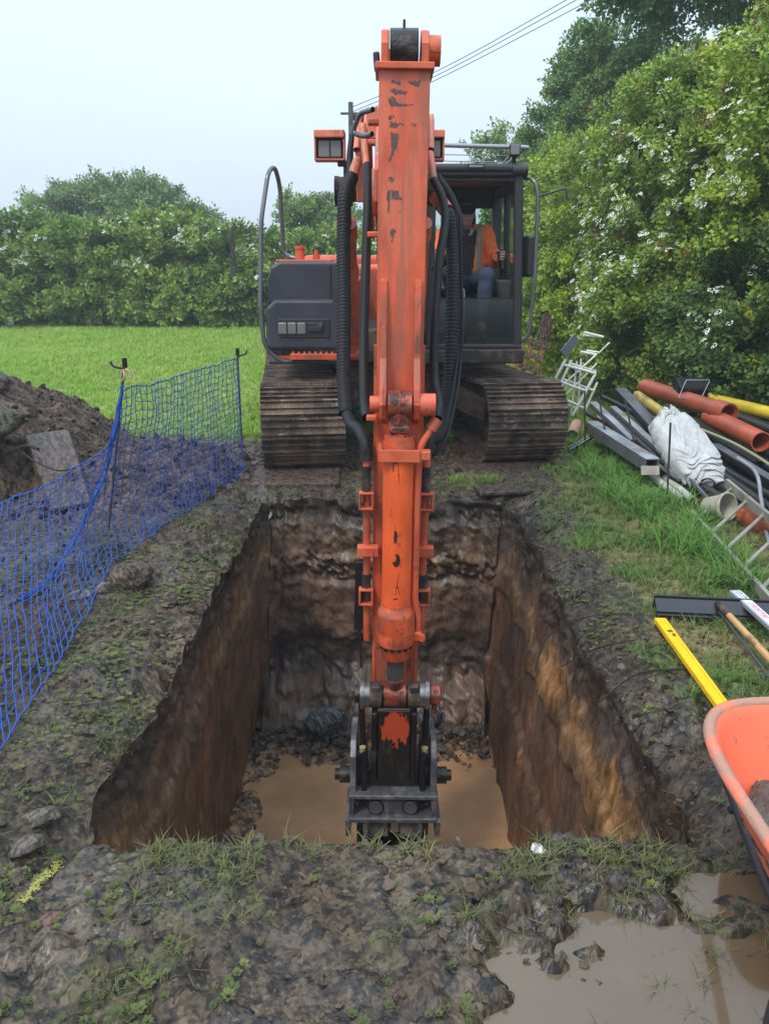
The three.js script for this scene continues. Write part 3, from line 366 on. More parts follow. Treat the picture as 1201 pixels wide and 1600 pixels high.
{
  const r = rng(101), lawn = [], bank = [], longG = [], mudG = [];
  for (let i = 0; i < 46000; i++) { const u = r(), z = -7.4 - 15.3 * u * u ** 0.15, x = lerp(-0.72, 0.32, r()) * -z; if (x > 2.6 || mudZone(x, z) > 0.55) continue; if (x < -2 && z > -8 && r() < 0.4) continue; const t = mixc([0.16, 0.265, 0.042], [0.22, 0.29, 0.065], clamp(0.5 + fbm(x * 0.5, z * 0.5, 3) + (r() - 0.5) * 0.9)); lawn.push([V(x, groundH(x, z) - 0.004, z), spinQ(r() * 6.28), (0.7 + 0.7 * r()) * (0.8 + 0.05 * -z), t]); }
  instanced('grass', bladeTuft(7, 0.055, 0.006, 0.7, 1), grassMat, lawn); scene.children.at(-1).userData.label = 'bright mown grass of the field'; scene.children.at(-1).userData.category = 'grass';
  for (let i = 0; i < 34000; i++) { const x = 1.0 + r() * 3.2, z = -2.5 - r() * 8.5; if (r() < mudZone(x, z) * 1.25 || pitD(x, z) < 0.12) continue; const st = clamp(0.35 + 1.3 * fbm(x * 1.9, z * 1.9 + 50, 3)); if (r() < st * 0.75) continue; bank.push([gPos(x, z, -0.006), spinQ(r() * 6.28), 0.45 + 0.8 * r(), mixc([0.055, 0.115, 0.022], [0.17, 0.145, 0.065], clamp(st * 0.95 + (r() - 0.4) * 0.7))]); }
  for (let i = 0; i < 700; i++) { const x = 0.35 + r() * 0.8, z = -6.1 - r() * 0.6; if (mudZone(x, z) < 0.5) bank.push([gPos(x, z, -0.006), spinQ(r() * 6.28), 0.6 + 0.6 * r(), mixc([0.07, 0.14, 0.024], [0.15, 0.16, 0.05], r())]); }
  instanced('turf_grass', bladeTuft(8, 0.075, 0.0045, 1.1, 2), grassMat, bank); Object.assign(scene.children.at(-1).userData, { label: 'trodden green and straw grass on the bank beside the pit', category: 'grass' });
  for (let i = 0; i < 1500; i++) { const z = -4.0 - r() * 4.0, x = 1.98 + (r() + r() - 1) * 0.34; const patch = Math.exp(-((z + 5.9) ** 2) / 0.7); if (n2(x * 2.2, z * 2.2) + r() * 0.8 < 0.62 - 0.6 * patch) continue; if (x < 1.5) continue; longG.push([gPos(x, z, -0.01), spinQ(r() * 6.28), 0.6 + 0.8 * r(), mixc([0.05, 0.135, 0.02], [0.12, 0.17, 0.04], r() * r())]); }
  instanced('long_grass', bladeTuft(9, 0.17, 0.0055, 1.2, 3), grassMat, longG); Object.assign(scene.children.at(-1).userData, { label: 'long green grass growing along the pipe pile', category: 'grass' });
  for (let i = 0; i < 40000 && mudG.length < 4400; i++) { const x = lerp(-2.6, 1.9, r()), z = lerp(-1.1, -6.2, r()); const d = pitD(x, z); if (d < 0.015) continue; const g = fbm(x * 2.4 + 31, z * 2.4 - 8, 3) + 0.4 * fbm(x * 6 + 5, z * 6, 3); const lip = z > PZ1 && d < 0.16 && x > -0.75 && x < 0.9 ? 0.3 : 0; if (g + lip < 0.08 + 0.5 * r()) continue; if (x > 1 && z < -2.4 && r() < 0.6) continue; mudG.push([gPos(x, z, -0.005), spinQ(r() * 6.28), 0.3 + 0.7 * r() * r() + lip, mixc([0.055, 0.085, 0.024], [0.14, 0.12, 0.055], r())]); }
  for (let i = 0; i < 130; i++) { const x = lerp(0.45, 1.15, r()), z = lerp(-1.35, -1.95, r()); if (n2(x * 6, z * 6) < 0.0) continue; mudG.push([gPos(x, z, 0.0), spinQ(r() * 6.28), 0.4 + 0.5 * r(), mixc([0.05, 0.065, 0.03], [0.09, 0.09, 0.05], r())]); }
  instanced('sparse_grass', bladeTuft(6, 0.055, 0.0042, 1.3, 4), grassMat, mudG); Object.assign(scene.children.at(-1).userData, { label: 'scattered grass tufts in the grey mud around the pit', category: 'grass' });
  // low weeds: rosettes of small oval leaves
  const rr = rng(9), LL = []; for (let i = 0; i < 8; i++) { const a = i * 2.4, t = 0.9 + rr() * 0.5, ln = 0.022 + rr() * 0.014, d = V(Math.cos(a) * Math.sin(t), Math.cos(t), Math.sin(a) * Math.sin(t)), sd = V(-Math.sin(a), 0.1, Math.cos(a)), b = d.clone().multiplyScalar(0.006), tp = d.clone().multiplyScalar(ln), m = d.clone().multiplyScalar(ln * 0.6).add(V(0, 0.003, 0)); LL.push([b, tp, m.clone().addScaledVector(sd, -0.009), m.clone().addScaledVector(sd, 0.009)]); }
  const weeds = []; for (let i = 0; i < 60000 && weeds.length < 2900; i++) { const x = lerp(-2.2, 1.2, r()), z = lerp(-1.1, -4.8, r()); if (pitD(x, z) < 0.03) continue; const g = fbm(x * 2.0 - 14, z * 2.0 + 3, 3) + 0.5 * n2(x * 7, z * 7); if (g + (x < -0.3 ? 0.10 : 0) < 0.02 + 0.75 * r()) continue; if (puddleMask(x, z) > 0.1) continue; weeds.push([gPos(x, z, 0.002), spinQ(r() * 6.28), 0.25 + 0.55 * r() * r() + 0.12 * r(), mixc([0.05, 0.064, 0.022], [0.125, 0.14, 0.045], r() * r())]); }
  instanced('weeds', leafGeo(LL), grassMat, weeds); Object.assign(scene.children.at(-1).userData, { label: 'small oval-leaved weeds growing in the mud', category: 'weeds' });
}
// loose soil
function clodGeo(seed, flat = 0.7) { const g0 = new THREE.IcosahedronGeometry(1, 1); g0.deleteAttribute('uv'); g0.deleteAttribute('normal'); const g = mergeVertices(g0), p = g.attributes.position; for (let i = 0; i < p.count; i++) { const v = V(p.getX(i), p.getY(i), p.getZ(i)), k = 1 + 0.5 * n3(v.x * 1.3 + seed * 5, v.y * 1.3, v.z * 1.3) + 0.35 * n3(v.x * 3.3, v.y * 3.3 + seed, v.z * 3.3); p.setXYZ(i, v.x * k, v.y * k * flat, v.z * k); } const uv = new Float32Array(p.count * 2); for (let i = 0; i < p.count; i++) { uv[i * 2] = p.getX(i); uv[i * 2 + 1] = p.getZ(i) + p.getY(i); } g.setAttribute('uv', new THREE.BufferAttribute(uv, 2)); g.computeVertexNormals(); return g; }
const facet = (g) => { const h = g.toNonIndexed(); h.computeVertexNormals(); return toCreasedNormals(h, 0.45); };
const CLODS = [clodGeo(1), clodGeo(2, 0.55), clodGeo(3, 0.8)].map(facet);
const clodMat = mat({ rgb: [1.3, 1.3, 1.3], map: soilColT, roughness: 0.8 });
function randQ(r) { return new THREE.Quaternion().setFromEuler(new THREE.Euler(r() * 6, r() * 6, r() * 6)); }
{
  const r = rng(202), it = [[], [], []];
  for (let i = 0; i < 26000; i++) { const x = lerp(-2.8, 1.7, r()), z = lerp(-1.0, -7.4, r()); const d = pitD(x, z); if (d < 0.01 || mudZone(x, z) < 0.4 || puddleMask(x, z) > 0.25) continue; const edge = Math.exp(-d / 0.25), s = (0.003 + 0.013 * r() ** 5) * (1 + 0.8 * edge); if (n2(x * 3, z * 3) < -0.1 && r() < 0.6) continue; const c = groundC(x, z), k = 0.9 + 0.7 * r(), wrm = r() < 0.12; it[i % 3].push([gPos(x, z, s * 0.15), randQ(r), [s, s * 0.8, s], wrm ? [0.13 * k, 0.1 * k, 0.075 * k] : [c[0] * k, c[1] * k * 0.97, c[2] * k * 0.95]]); }
  // fallen soil along the foot of the far wall
  for (let i = 0; i < 900; i++) { const x = lerp(-1.05, 0.8, r()), q = r() * r(), z = -5.7 + 0.55 * q, s = 0.008 + 0.03 * r() ** 3; it[i % 3].push([V(x, FLOOR + 0.02 + 0.09 * (1 - q), z), randQ(r), s, mixc([0.06, 0.044, 0.034], [0.1, 0.08, 0.062], r())]); }
  for (let i = 0; i < 90; i++) { const l = true, z = lerp(-5.4, -3.8, r()), x = l ? -1.04 + 0.2 * r() * r() : 0.8 - 0.12 * r() * r(); const s = 0.006 + 0.018 * r() ** 3; it[i % 3].push([V(x, FLOOR + 0.005, z), randQ(r), s, [0.075, 0.05, 0.034]]); }
  it.forEach((l, k) => { const m = instanced('soil_crumbs', CLODS[k], clodMat, l); Object.assign(m.userData, { label: ['crumbs of grey and brown soil scattered round the pit', 'flat flakes of soil scattered round the pit', 'rounded lumps of soil scattered round the pit'][k], category: 'soil' }); });
}
{ const r = rng(303), it = [], st = []; for (let i = 0; i < 900; i++) { const x = lerp(-2.4, 1.8, r()), z = lerp(-1.05, -5.0, r()); if (pitD(x, z) < 0.03 || puddleMask(x, z) > 0.2) continue; it.push([gPos(x, z, 0.006), new THREE.Quaternion().setFromEuler(new THREE.Euler((r() - 0.5) * 0.9, r() * 6.28, (r() - 0.5) * 0.9)), 0.3 + 0.7 * r() * r(), mixc([0.04, 0.034, 0.02], [0.17, 0.125, 0.08], r() * r())]); }
  const L = [[V(0, 0, -0.02), V(0, 0.004, 0.02), V(-0.011, 0.003, 0), V(0.011, 0.003, 0)]]; Object.assign(instanced('leaf_litter', leafGeo(L), grassMat, it).userData, { label: 'scraps of dead leaf trodden into the mud', category: 'litter' });
  for (let i = 0; i < 700; i++) { const x = lerp(-2.2, 1.9, r()), z = lerp(-1.05, -4.6, r()); if (pitD(x, z) < 0.02 || puddleMask(x, z) > 0.2) continue; st.push([gPos(x, z, 0.006), new THREE.Quaternion().setFromEuler(new THREE.Euler(1.57 + (r() - 0.5) * 0.4, 0, r() * 6.28, 'YXZ')).premultiply(spinQ(r() * 6.28)), [1, 0.4 + r(), 1], mixc([0.07, 0.055, 0.035], [0.2, 0.17, 0.1], r() * r())]); }
  Object.assign(instanced('straw_bits', xf(new THREE.CylinderGeometry(0.0011, 0.0014, 0.07, 5)), grassMat, st).userData, { label: 'dry straw and root bits lying on the mud', category: 'litter' }); }
console.log('instances', nInst);
// ---------------------------------------------------------------- surface materials for made things
function canvasTex(w, h, draw) { const c = document.createElement('canvas'); c.width = w; c.height = h; const g = c.getContext('2d'); draw(g, w, h); const t = new THREE.CanvasTexture(c); t.colorSpace = THREE.SRGBColorSpace; t.magFilter = THREE.LinearFilter; t.anisotropy = 8; return t; }
const orangeStr = '#d85f3b';
const repT = (t, a, b = a) => { const c = t.clone(); c.repeat.set(1 / a, 1 / b); c.needsUpdate = true; return c; };
function paintTex(base, chip, amt, seed) { const o = seed * 37; return tex(512, (i, j) => { const a = tn(0, i + o, j), b = tn(3, i, j + o), s = tn(4, i + o, j), v = tn(1, i, (j >> 2) + o); let k = 0.9 + 0.16 * (a - 0.5) + 0.10 * (b - 0.5) + 0.07 * (v - 0.5); let c = [base[0] * k, base[1] * k * (0.95 + 0.1 * b), base[2] * k]; const ch = sst(0.80 - amt, 0.86 - amt, 0.62 * s + 0.38 * tn(0, i * 2 + o, j * 2)); c = mixc(c, chip, ch * 0.85); c = mixc(c, [0.90, 0.52, 0.38], 0.32 * sst(0.5, 0.75, tn(0, i + 300, j + 99))); const dust = sst(0.45, 0.75, tn(3, i + 200, j + o)) * 0.45 + 0.25 * sst(0.62, 0.8, tn(1, i, (j >> 3) + o)); const scr = sst(0.66, 0.72, tn(4, i, j >> 4) * 0.6 + 0.4 * tn(0, i + 11, j)) * 0.5; return mixc(mixc(c, [0.46, 0.33, 0.26], dust), chip, scr); }); }
const roughT = tex(256, (i, j) => gray(0.42 + 0.3 * (tn(0, i * 2, j * 2) - 0.4) + 0.18 * (tn(2, i, j) - 0.5)), false);
const orangeT = paintTex([0.84, 0.355, 0.215], [0.25, 0.17, 0.14], 0.085, 1);
const orange = mat({ map: repT(orangeT, 0.9), roughnessMap: repT(roughT, 0.5), roughness: 1 });
const orangeWorn = mat({ map: repT(paintTex([0.84, 0.33, 0.17], [0.2, 0.13, 0.11], 0.15, 2), 0.5), roughnessMap: repT(roughT, 0.4), roughness: 1 });
const pinkOrange = mat({ map: repT(paintTex([0.9, 0.5, 0.39], [0.4, 0.28, 0.24], 0.0, 3), 0.8), roughness: 0.5 });
const steelDirty = mat({ map: repT(tex(512, (i, j) => { const a = tn(0, i, j), b = tn(1, i + 50, j), s = tn(2, i, j); const c = mixc([0.19, 0.165, 0.15], [0.36, 0.29, 0.24], sst(0.35, 0.75, a)); return mixc(c, [0.42, 0.37, 0.33], 0.5 * sst(0.6, 0.75, 0.5 * b + 0.5 * s)); }), 0.5), bumpMap: repT(soilBumpT, 0.25), bumpScale: 0.004, roughness: 0.72, metalness: 0.25 });
const trackT = tex(512, (i, j) => { const a = tn(0, i, j), b = tn(1, i + 50, j), s = tn(2, i, j); let c = mixc([0.25, 0.205, 0.175], [0.47, 0.39, 0.33], sst(0.3, 0.75, 0.6 * a + 0.4 * b)); c = mixc(c, [0.58, 0.50, 0.44], 0.6 * sst(0.58, 0.72, 0.5 * b + 0.5 * s)); return c; });
const trackMats = [0.8, 0.95, 1.1].map((k, n) => mat({ rgb: [k, k * 0.97, k * 0.94], map: repT(trackT, 0.6 + 0.13 * n), bumpMap: repT(soilBumpT, 0.2), bumpScale: 0.012, roughness: 0.62, metalness: 0.2 }));
const mudSteel = mat({ rgb: [0.9, 0.85, 0.78], map: repT(trackT, 0.9), bumpMap: repT(soilBumpT, 0.4), bumpScale: 0.02, roughness: 0.9 });
const brightWear = mat({ rgb: [0.55, 0.53, 0.5], map: repT(roughT, 0.3), roughness: 0.32, metalness: 0.85 });
const greaseT = tex(256, (i, j) => { const a = tn(0, i * 2, j * 2), b = tn(2, i, j); return mixc([0.10, 0.085, 0.08], [0.33, 0.28, 0.25], sst(0.45, 0.85, 0.6 * a + 0.4 * b)); });
const greasy = mat({ map: repT(greaseT, 0.3), roughness: 0.38, metalness: 0.3, bumpMap: repT(soilBumpT, 0.2), bumpScale: 0.003 });
const hitchGrey = mat({ map: repT(tex(256, (i, j) => { const a = tn(0, i * 2, j * 2), b = tn(2, i, j); return mixc([0.30, 0.30, 0.32], [0.50, 0.49, 0.51], sst(0.3, 0.8, 0.6 * a + 0.4 * b)); }), 0.3), roughness: 0.55, metalness: 0.35, bumpMap: repT(soilBumpT, 0.2), bumpScale: 0.003 });
const plasticDark = mat({ map: repT(tex(256, (i, j) => { const a = tn(0, i * 2, j * 2), b = tn(3, i * 2, j * 2), k = 1 + 0.2 * (a - 0.5) + 0.3 * (b - 0.5); return [0.205 * k, 0.21 * k, 0.245 * k]; }), 0.7), roughnessMap: repT(roughT, 0.6), roughness: 1, bumpMap: repT(roughT, 0.05), bumpScale: 0.0005 });
const blackPaint = mat({ rgb: [0.022, 0.022, 0.024], roughnessMap: repT(roughT, 0.5), roughness: 1 });
const blackRubber = mat({ rgb: [0.011, 0.011, 0.012], specularIntensity: 0.5, roughness: 0.55, bumpMap: repT(roughT, 0.1), bumpScale: 0.001 });
const interior = mat({ rgb: [0.05, 0.05, 0.055], roughness: 0.8 });
const greyPipe = mat({ rgb: [0.13, 0.135, 0.14], roughness: 0.45, metalness: 0.4, roughnessMap: repT(roughT, 0.3) });
const galv = mat({ rgb: [0.3, 0.31, 0.32], roughness: 0.45, metalness: 0.5 });
const glassTint = mat({ rgb: [0.45, 0.52, 0.48], roughness: 0.06, transmission: 1, thickness: 0 });
const lampGlass = mat({ rgb: [0.2, 0.19, 0.18], roughness: 0.25, metalness: 0.2, bumpMap: repT(roughT, 0.03), bumpScale: 0.002 });
const whiteMetal = mat({ rgb: [0.78, 0.78, 0.72], roughness: 0.5 });

// ---------------------------------------------------------------- excavator (origin under the slew ring, +z towards the pit)
const EX = thing('excavator', 'orange crawler excavator with its arm reaching down into the pit', 'excavator', [0.05, 0, -8.55]);
const W2L = (p) => [p[0] - 0.05, p[1], p[2] + 8.55];
const YAW = 7 * Math.PI / 180;
{ // undercarriage, turned a little against the upper body
  const turn = (g) => g.applyMatrix4(new THREE.Matrix4().makeRotationY(YAW));
  const R = 0.325, yc = 0.385, zi = 1.58, zs_ = -1.58, straight = zi - zs_, arc = Math.PI * R, total = 2 * straight + 2 * arc, NS = 55;
  const path = (s) => { s = ((s % total) + total) % total; // [z, y, angle]
    if (s < straight) return [zi - s, yc - R, Math.PI]; s -= straight;
    if (s < arc) { const a = s / R; return [zs_ - Math.sin(a) * R, yc - Math.cos(a) * R, Math.PI - a]; } s -= arc;
    if (s < straight) { const t = s / straight, sag = -0.075 * Math.sin(Math.PI * t); return [zs_ + s, yc + R + sag, -0.075 * Math.PI / straight * Math.cos(Math.PI * t) * -1 * -1]; } s -= straight;
    const a = s / R; return [zi + Math.sin(a) * R, yc + Math.cos(a) * R, -a]; };
  const shoeG = (v) => { const L = total / NS, r = rng(300 + v), gs = [xf(new THREE.BoxGeometry(0.70, 0.018, L * 0.965))]; for (const [z, h] of [[-0.40, 0.026], [0, 0.022], [0.40, 0.026]]) gs.push(xf(new THREE.BoxGeometry(0.70, h, 0.016), [0, 0.009 + h / 2 - 0.002, z * L])); gs.push(xf(new THREE.BoxGeometry(0.03, 0.07, L * 1.02), [-0.08, -0.04, 0]), xf(new THREE.BoxGeometry(0.03, 0.07, L * 1.02), [0.08, -0.04, 0])); const m = merged(gs.map((g) => boxUV(g))); const uv = m.attributes.uv; const o = r() * 3; for (let i = 0; i < uv.count; i++) uv.setXY(i, uv.getX(i) + o, uv.getY(i) + o * 1.7); return m; };
  const shoes = [0, 1, 2, 3].map(shoeG);
  for (const side of [-1, 1]) {
    const X = side * 0.965, tr = group('track', EX); tr.rotation.y = YAW;
    for (let k = 0; k < NS; k++) { const [z, y, a] = path((k + 0.3) * total / NS); const sh = shadow(new THREE.Mesh(shoes[(k * 7 + (side > 0 ? 1 : 0)) % 4], trackMats[(k * 5 + 1) % 3])); sh.name = 'track_shoe'; sh.position.set(X, y, z); sh.rotation.x = -a; tr.add(sh); }
    // caked mud over the shoes
    const r = rng(40 + side), cl = [];
    for (let k = 0; k < 90; k++) { const [z, y, a] = path(total * (0.52 + 0.48 * r())); const c = CLODS[k % 3].clone(), s = 0.012 + 0.02 * r(); c.scale(s * 1.6, s * 0.6, s); c.rotateX(-a); c.translate(X + (r() - 0.5) * 0.66, y + Math.cos(a) * 0.016, z - Math.sin(a) * 0.016); cl.push(c); }
    stuff(mesh('caked_mud', cl, mudSteel, tr));
    mesh('idler_wheel', [cyl(0.26, 0.26, 0.10, [X, yc, zi], [0, 0, Math.PI / 2], 32), cyl(0.09, 0.09, 0.34, [X, yc, zi], [0, 0, Math.PI / 2])], mudSteel, tr);
    const sp = [cyl(0.22, 0.22, 0.06, [X, yc, zs_], [0, 0, Math.PI / 2], 32), cyl(0.17, 0.15, 0.36, [X, yc, zs_], [0, 0, Math.PI / 2])]; for (let k = 0; k < 15; k++) { const a = k / 15 * 6.283; sp.push(xf(new THREE.BoxGeometry(0.05, 0.07, 0.05), [X, yc + Math.cos(a) * 0.245, zs_ + Math.sin(a) * 0.245], [a, 0, 0])); } mesh('drive_sprocket', sp, mudSteel, tr);
    for (let k = 0; k < 7; k++) mesh('track_roller', cyl(0.085, 0.085, 0.30, [X, 0.14, -1.05 + k * 0.35], [0, 0, Math.PI / 2], 20), mudSteel, tr);
    mesh('track_frame', [bx(0.30, 0.24, 2.5, [X, 0.36, 0], undefined, 0.03), bx(0.22, 0.06, 2.3, [X, 0.50, 0], undefined, 0.02), bx(0.34, 0.05, 1.9, [X, 0.22, 0])], mudSteel, tr);
  }
  const body = [bx(1.0, 0.34, 1.15, [0, 0.60, 0], undefined, 0.04), cyl(0.52, 0.52, 0.18, [0, 0.84, 0], undefined, 40)];
  for (const sx of [-1, 1]) for (const sz of [-1, 1]) { const a = V(sx * 0.40, 0.58, sz * 0.42), b = V(sx * 0.88, 0.40, sz * 0.98), d = b.clone().sub(a); const g = new RoundedBoxGeometry(0.34, 0.24, d.length() + 0.1, 2, 0.03); g.lookAt(d.clone().normalize()); g.translate((a.x + b.x) / 2, (a.y + b.y) / 2, (a.z + b.z) / 2); body.push(boxUV(g)); }
  mesh('car_body', body.map(turn), mudSteel, EX);
}
let XF = null; // turns the arm pieces that hang from the boom
const add = (name, geos, m, parent = EX) => { const o = mesh(name, Array.isArray(geos) ? geos : [geos], m, parent); if (XF) o.geometry.applyMatrix4(XF); return o; };
{ // upper structure
  add('deck', [bx(2.36, 0.13, 2.2, [0, 0.985, -0.75], undefined, 0.02), bx(0.72, 0.12, 0.92, [-0.76, 0.975, 0.76], undefined, 0.05), bx(0.93, 0.13, 0.95, [0.755, 0.92, 0.74], undefined, 0.02), bx(0.6, 0.3, 1.6, [0, 1.0, 0.3], undefined, 0.02)], steelDirty);
  add('counterweight', extr([[-1.2, 0.92], [1.2, 0.92], [1.2, 1.72], [1.0, 1.82], [-1.0, 1.82], [-1.2, 1.72]], 0.55, 0.05, [0, 0, -2.05]), orange);
  add('engine_cover', [bx(2.3, 0.66, 1.1, [0, 1.38, -1.25], undefined, 0.06), bx(0.85, 0.55, 1.3, [-0.72, 1.32, -0.05], undefined, 0.05)], orange);
  // fuel tank box with dark plastic covers
  const tb = add('tank_cover', extr([[-1.09, 1.38], [-0.44, 1.38], [-0.44, 1.715], [-0.47, 1.745], [-0.98, 1.745], [-1.06, 1.70], [-1.09, 1.60]], 0.62, 0.022, [0, 0, 0.86]), plasticDark);
  add('seam_strip', bx(0.02, 0.33, 0.012, [-0.535, 1.555, 1.176]), blackPaint, tb);
  const lc = add('tool_box_cover', [extr([[-1.12, 1.02], [-1.09, 0.985], [-0.47, 0.985], [-0.435, 1.02], [-0.445, 1.36], [-0.50, 1.425], [-1.02, 1.425], [-1.10, 1.35]], 0.74, 0.03, [0, 0, 0.89])], plasticDark);
  add('lamp_recess', bx(0.46, 0.17, 0.02, [-0.765, 1.175, 1.262], undefined, 0.012), blackPaint, lc);
  for (const dx of [-0.085, 0, 0.085]) add('head_lamp', bx(0.078, 0.105, 0.03, [-0.875 + dx, 1.175, 1.272], undefined, 0.012), mat({ rgb: [0.2, 0.19, 0.17], roughness: 0.2, metalness: 0.3, bumpMap: repT(roughT, 0.02), bumpScale: 0.002 }), lc);
  add('latch', [bx(0.15, 0.085, 0.025, [-0.665, 1.185, 1.272], undefined, 0.01), bx(0.11, 0.045, 0.012, [-0.665, 1.17, 1.288])], blackPaint, lc); add('lock', cyl(0.014, 0.014, 0.02, [-0.62, 1.205, 1.29], [Math.PI / 2, 0, 0]), brightWear, lc);
  add('name_strip', bx(0.4, 0.012, 0.006, [-0.76, 1.075, 1.262]), steelDirty, lc);
  add('lower_fairing', [extr([[-1.09, 0.98], [-1.09, 0.93], [-1.0, 0.885], [-0.45, 0.885], [-0.45, 0.98]], 0.75, 0.015, [0, 0, 0.83])], orangeWorn);
  const st = [bx(0.46, 0.055, 0.10, [-0.67, 0.925, 1.245])]; for (let k = 0; k < 9; k++) st.push(xf(new THREE.ConeGeometry(0.018, 0.03, 4), [-0.87 + k * 0.05, 0.962, 1.275])); add('step_plate', st, orangeWorn);
  add('edge_rail', bx(0.68, 0.03, 0.03, [-0.76, 0.868, 1.2]), blackPaint);
  add('filler_neck', [cyl(0.043, 0.043, 0.14, [-0.83, 1.805, 0.82]), cyl(0.049, 0.049, 0.025, [-0.83, 1.87, 0.82])], orange); add('filler_cap', [cyl(0.032, 0.032, 0.07, [-0.68, 1.775, 0.80]), cyl(0.018, 0.018, 0.04, [-0.68, 1.83, 0.80])], orange);
  add('tank_top_plate', bx(0.5, 0.02, 0.4, [-0.78, 1.752, 0.85]), orange);
  add('hand_rail', [pipe([[-0.75, 0.87, 1.18], [-1.0, 0.87, 1.2], [-1.14, 1.02, 1.22], [-1.155, 1.4, 1.22], [-1.13, 2.1, 1.12], [-1.07, 2.5, 0.98], [-1.03, 2.56, 0.85], [-1.005, 2.42, 0.72], [-1.0, 1.80, 0.66], [-0.85, 1.765, 0.70]], 0.0205, 0.09, 12)], greyPipe);
  add('side_cover', [bx(0.14, 0.75, 0.7, [-0.38, 1.35, 0.55], undefined, 0.02)], blackPaint);
}
{ // cab: open front, dark inside
  const cab = group('cab', EX); const F = 1.15, Bk = -0.48, XL = 0.325, XR = 1.2;
  add('floor', bx(XR - XL, 0.05, F - Bk, [(XL + XR) / 2, 1.0, (F + Bk) / 2]), interior, cab);
  add('front_sill', [bx(XR - XL + 0.02, 0.12, 0.06, [(XL + XR) / 2, 0.93, F], undefined, 0.015), bx(XR - XL, 0.03, 0.05, [(XL + XR) / 2, 1.005, F + 0.005])], blackPaint, cab);
  const pil = (x0, z0, x1, z1, w, d) => { const g = new RoundedBoxGeometry(w, 1.5, d, 2, 0.018), p = g.attributes.position; for (let i = 0; i < p.count; i++) { const t = p.getY(i) / 1.5 + 0.5; p.setX(i, p.getX(i) + lerp(x0, x1, t)); p.setZ(i, p.getZ(i) + lerp(z0, z1, t)); p.setY(i, 0.98 + t * 1.5); } return boxUV(g); };
  for (const [n, g] of [['front_pillar', pil(XR - 0.035, F - 0.03, XR - 0.085, F - 0.10, 0.075, 0.09)], ['front_pillar', pil(XL + 0.03, F - 0.03, XL + 0.05, F - 0.10, 0.06, 0.08)], ['rear_pillar', pil(XR - 0.04, Bk + 0.04, XR - 0.07, Bk + 0.06, 0.09, 0.1)], ['rear_pillar', pil(XL + 0.04, Bk + 0.04, XL + 0.05, Bk + 0.06, 0.09, 0.1)], ['door_pillar', pil(XR - 0.03, 0.35, XR - 0.075, 0.30, 0.05, 0.09)]]) add(n, g, blackPaint, cab);
  const rf = add('roof', [bx(0.86, 0.075, 1.66, [0.755, 2.515, 0.30], undefined, 0.035)], blackPaint, cab);
  add('roof_visor', [bx(0.86, 0.06, 0.10, [0.755, 2.475, F - 0.09], undefined, 0.025), bx(0.78, 0.025, 0.05, [0.755, 2.425, F - 0.10], undefined, 0.01), cyl(0.055, 0.05, 0.13, [1.12, 2.50, F - 0.06], [0, 0, Math.PI / 2], 18)], blackPaint, cab);
  const nt = canvasTex(256, 64, (g, w, h) => { g.fillStyle = '#141416'; g.fillRect(0, 0, w, h); g.fillStyle = '#a9aaa8'; g.font = 'bold 44px sans-serif'; g.textAlign = 'center'; g.textBaseline = 'middle'; g.fillText('HITACHI', w / 2, h / 2 + 2); g.globalCompositeOperation = 'source-over'; g.fillStyle = 'rgba(20,20,22,0.65)'; const r = rng(5); for (let i = 0; i < 60; i++) g.fillRect(r() * w, r() * h, 2 + r() * 14, 1 + r() * 3); });
  add('maker_lettering', xf(new THREE.PlaneGeometry(0.16, 0.032), [0.735, 2.53, F - 0.0] , [-0.25, 0, 0]), mat({ map: nt, roughness: 0.6 }), cab); cab.children.at(-1).position.z = -0.012;
  add('lower_window', bx(XR - XL - 0.13, 0.42, 0.006, [(XL + XR) / 2 - 0.01, 1.22, F - 0.03], [-0.03, 0, 0], 0.002), glassTint, cab);
  add('window_gasket', [bx(XR - XL - 0.1, 0.012, 0.02, [(XL + XR) / 2 - 0.01, 1.43, F - 0.035])], blackRubber, cab);
  add('rear_wall', [bx(0.87, 0.72, 0.05, [0.76, 1.36, Bk], undefined, 0.01), bx(0.87, 0.2, 0.05, [0.76, 2.38, Bk], undefined, 0.01), bx(0.07, 0.6, 0.05, [0.36, 2.0, Bk]), bx(0.09, 0.6, 0.05, [1.15, 2.0, Bk])], interior, cab);
  add('rear_window', bx(0.74, 0.6, 0.006, [0.75, 2.0, Bk], undefined, 0.002), mat({ rgb: [0.8, 0.85, 0.83], roughness: 0.05, transmission: 1, thickness: 0 }), cab);
  add('side_panel', bx(0.035, 0.45, 1.5, [XL + 0.02, 1.22, 0.33]), interior, cab); add('header_panel', bx(0.035, 0.16, 1.5, [XL + 0.045, 2.36, 0.33]), interior, cab);
  const door = add('door', [bx(0.035, 0.46, 0.72, [XR - 0.02, 1.22, 0.74]), bx(0.035, 0.46, 0.70, [XR - 0.02, 1.22, -0.05]), bx(0.03, 0.10, 1.5, [XR - 0.075, 2.40, 0.32])], interior, cab);
  add('door_window', bx(0.006, 0.93, 0.66, [XR - 0.05, 1.9, 0.72], [0, 0, 0.035], 0.002), mat({ rgb: [0.72, 0.8, 0.76], roughness: 0.05, transmission: 1, thickness: 0 }), door);
  add('sticker_strip', [bx(0.008, 0.62, 0.025, [XR - 0.135, 1.95, F - 0.12], [0, 0, 0.03], 0.002)], mat({ map: canvasTex(32, 256, (g, w, h) => { g.fillStyle = '#3b3836'; g.fillRect(0, 0, w, h); const r = rng(8); for (let y = 0; y < h; y += 4) { g.fillStyle = y < 45 ? '#b9b6b0' : y < 110 ? '#7d3026' : y % 12 < 5 ? '#a58f52' : '#4b443b'; g.fillRect(4 + r() * 6, y, 16 + r() * 6, 3); } }), roughness: 0.6 }), cab);
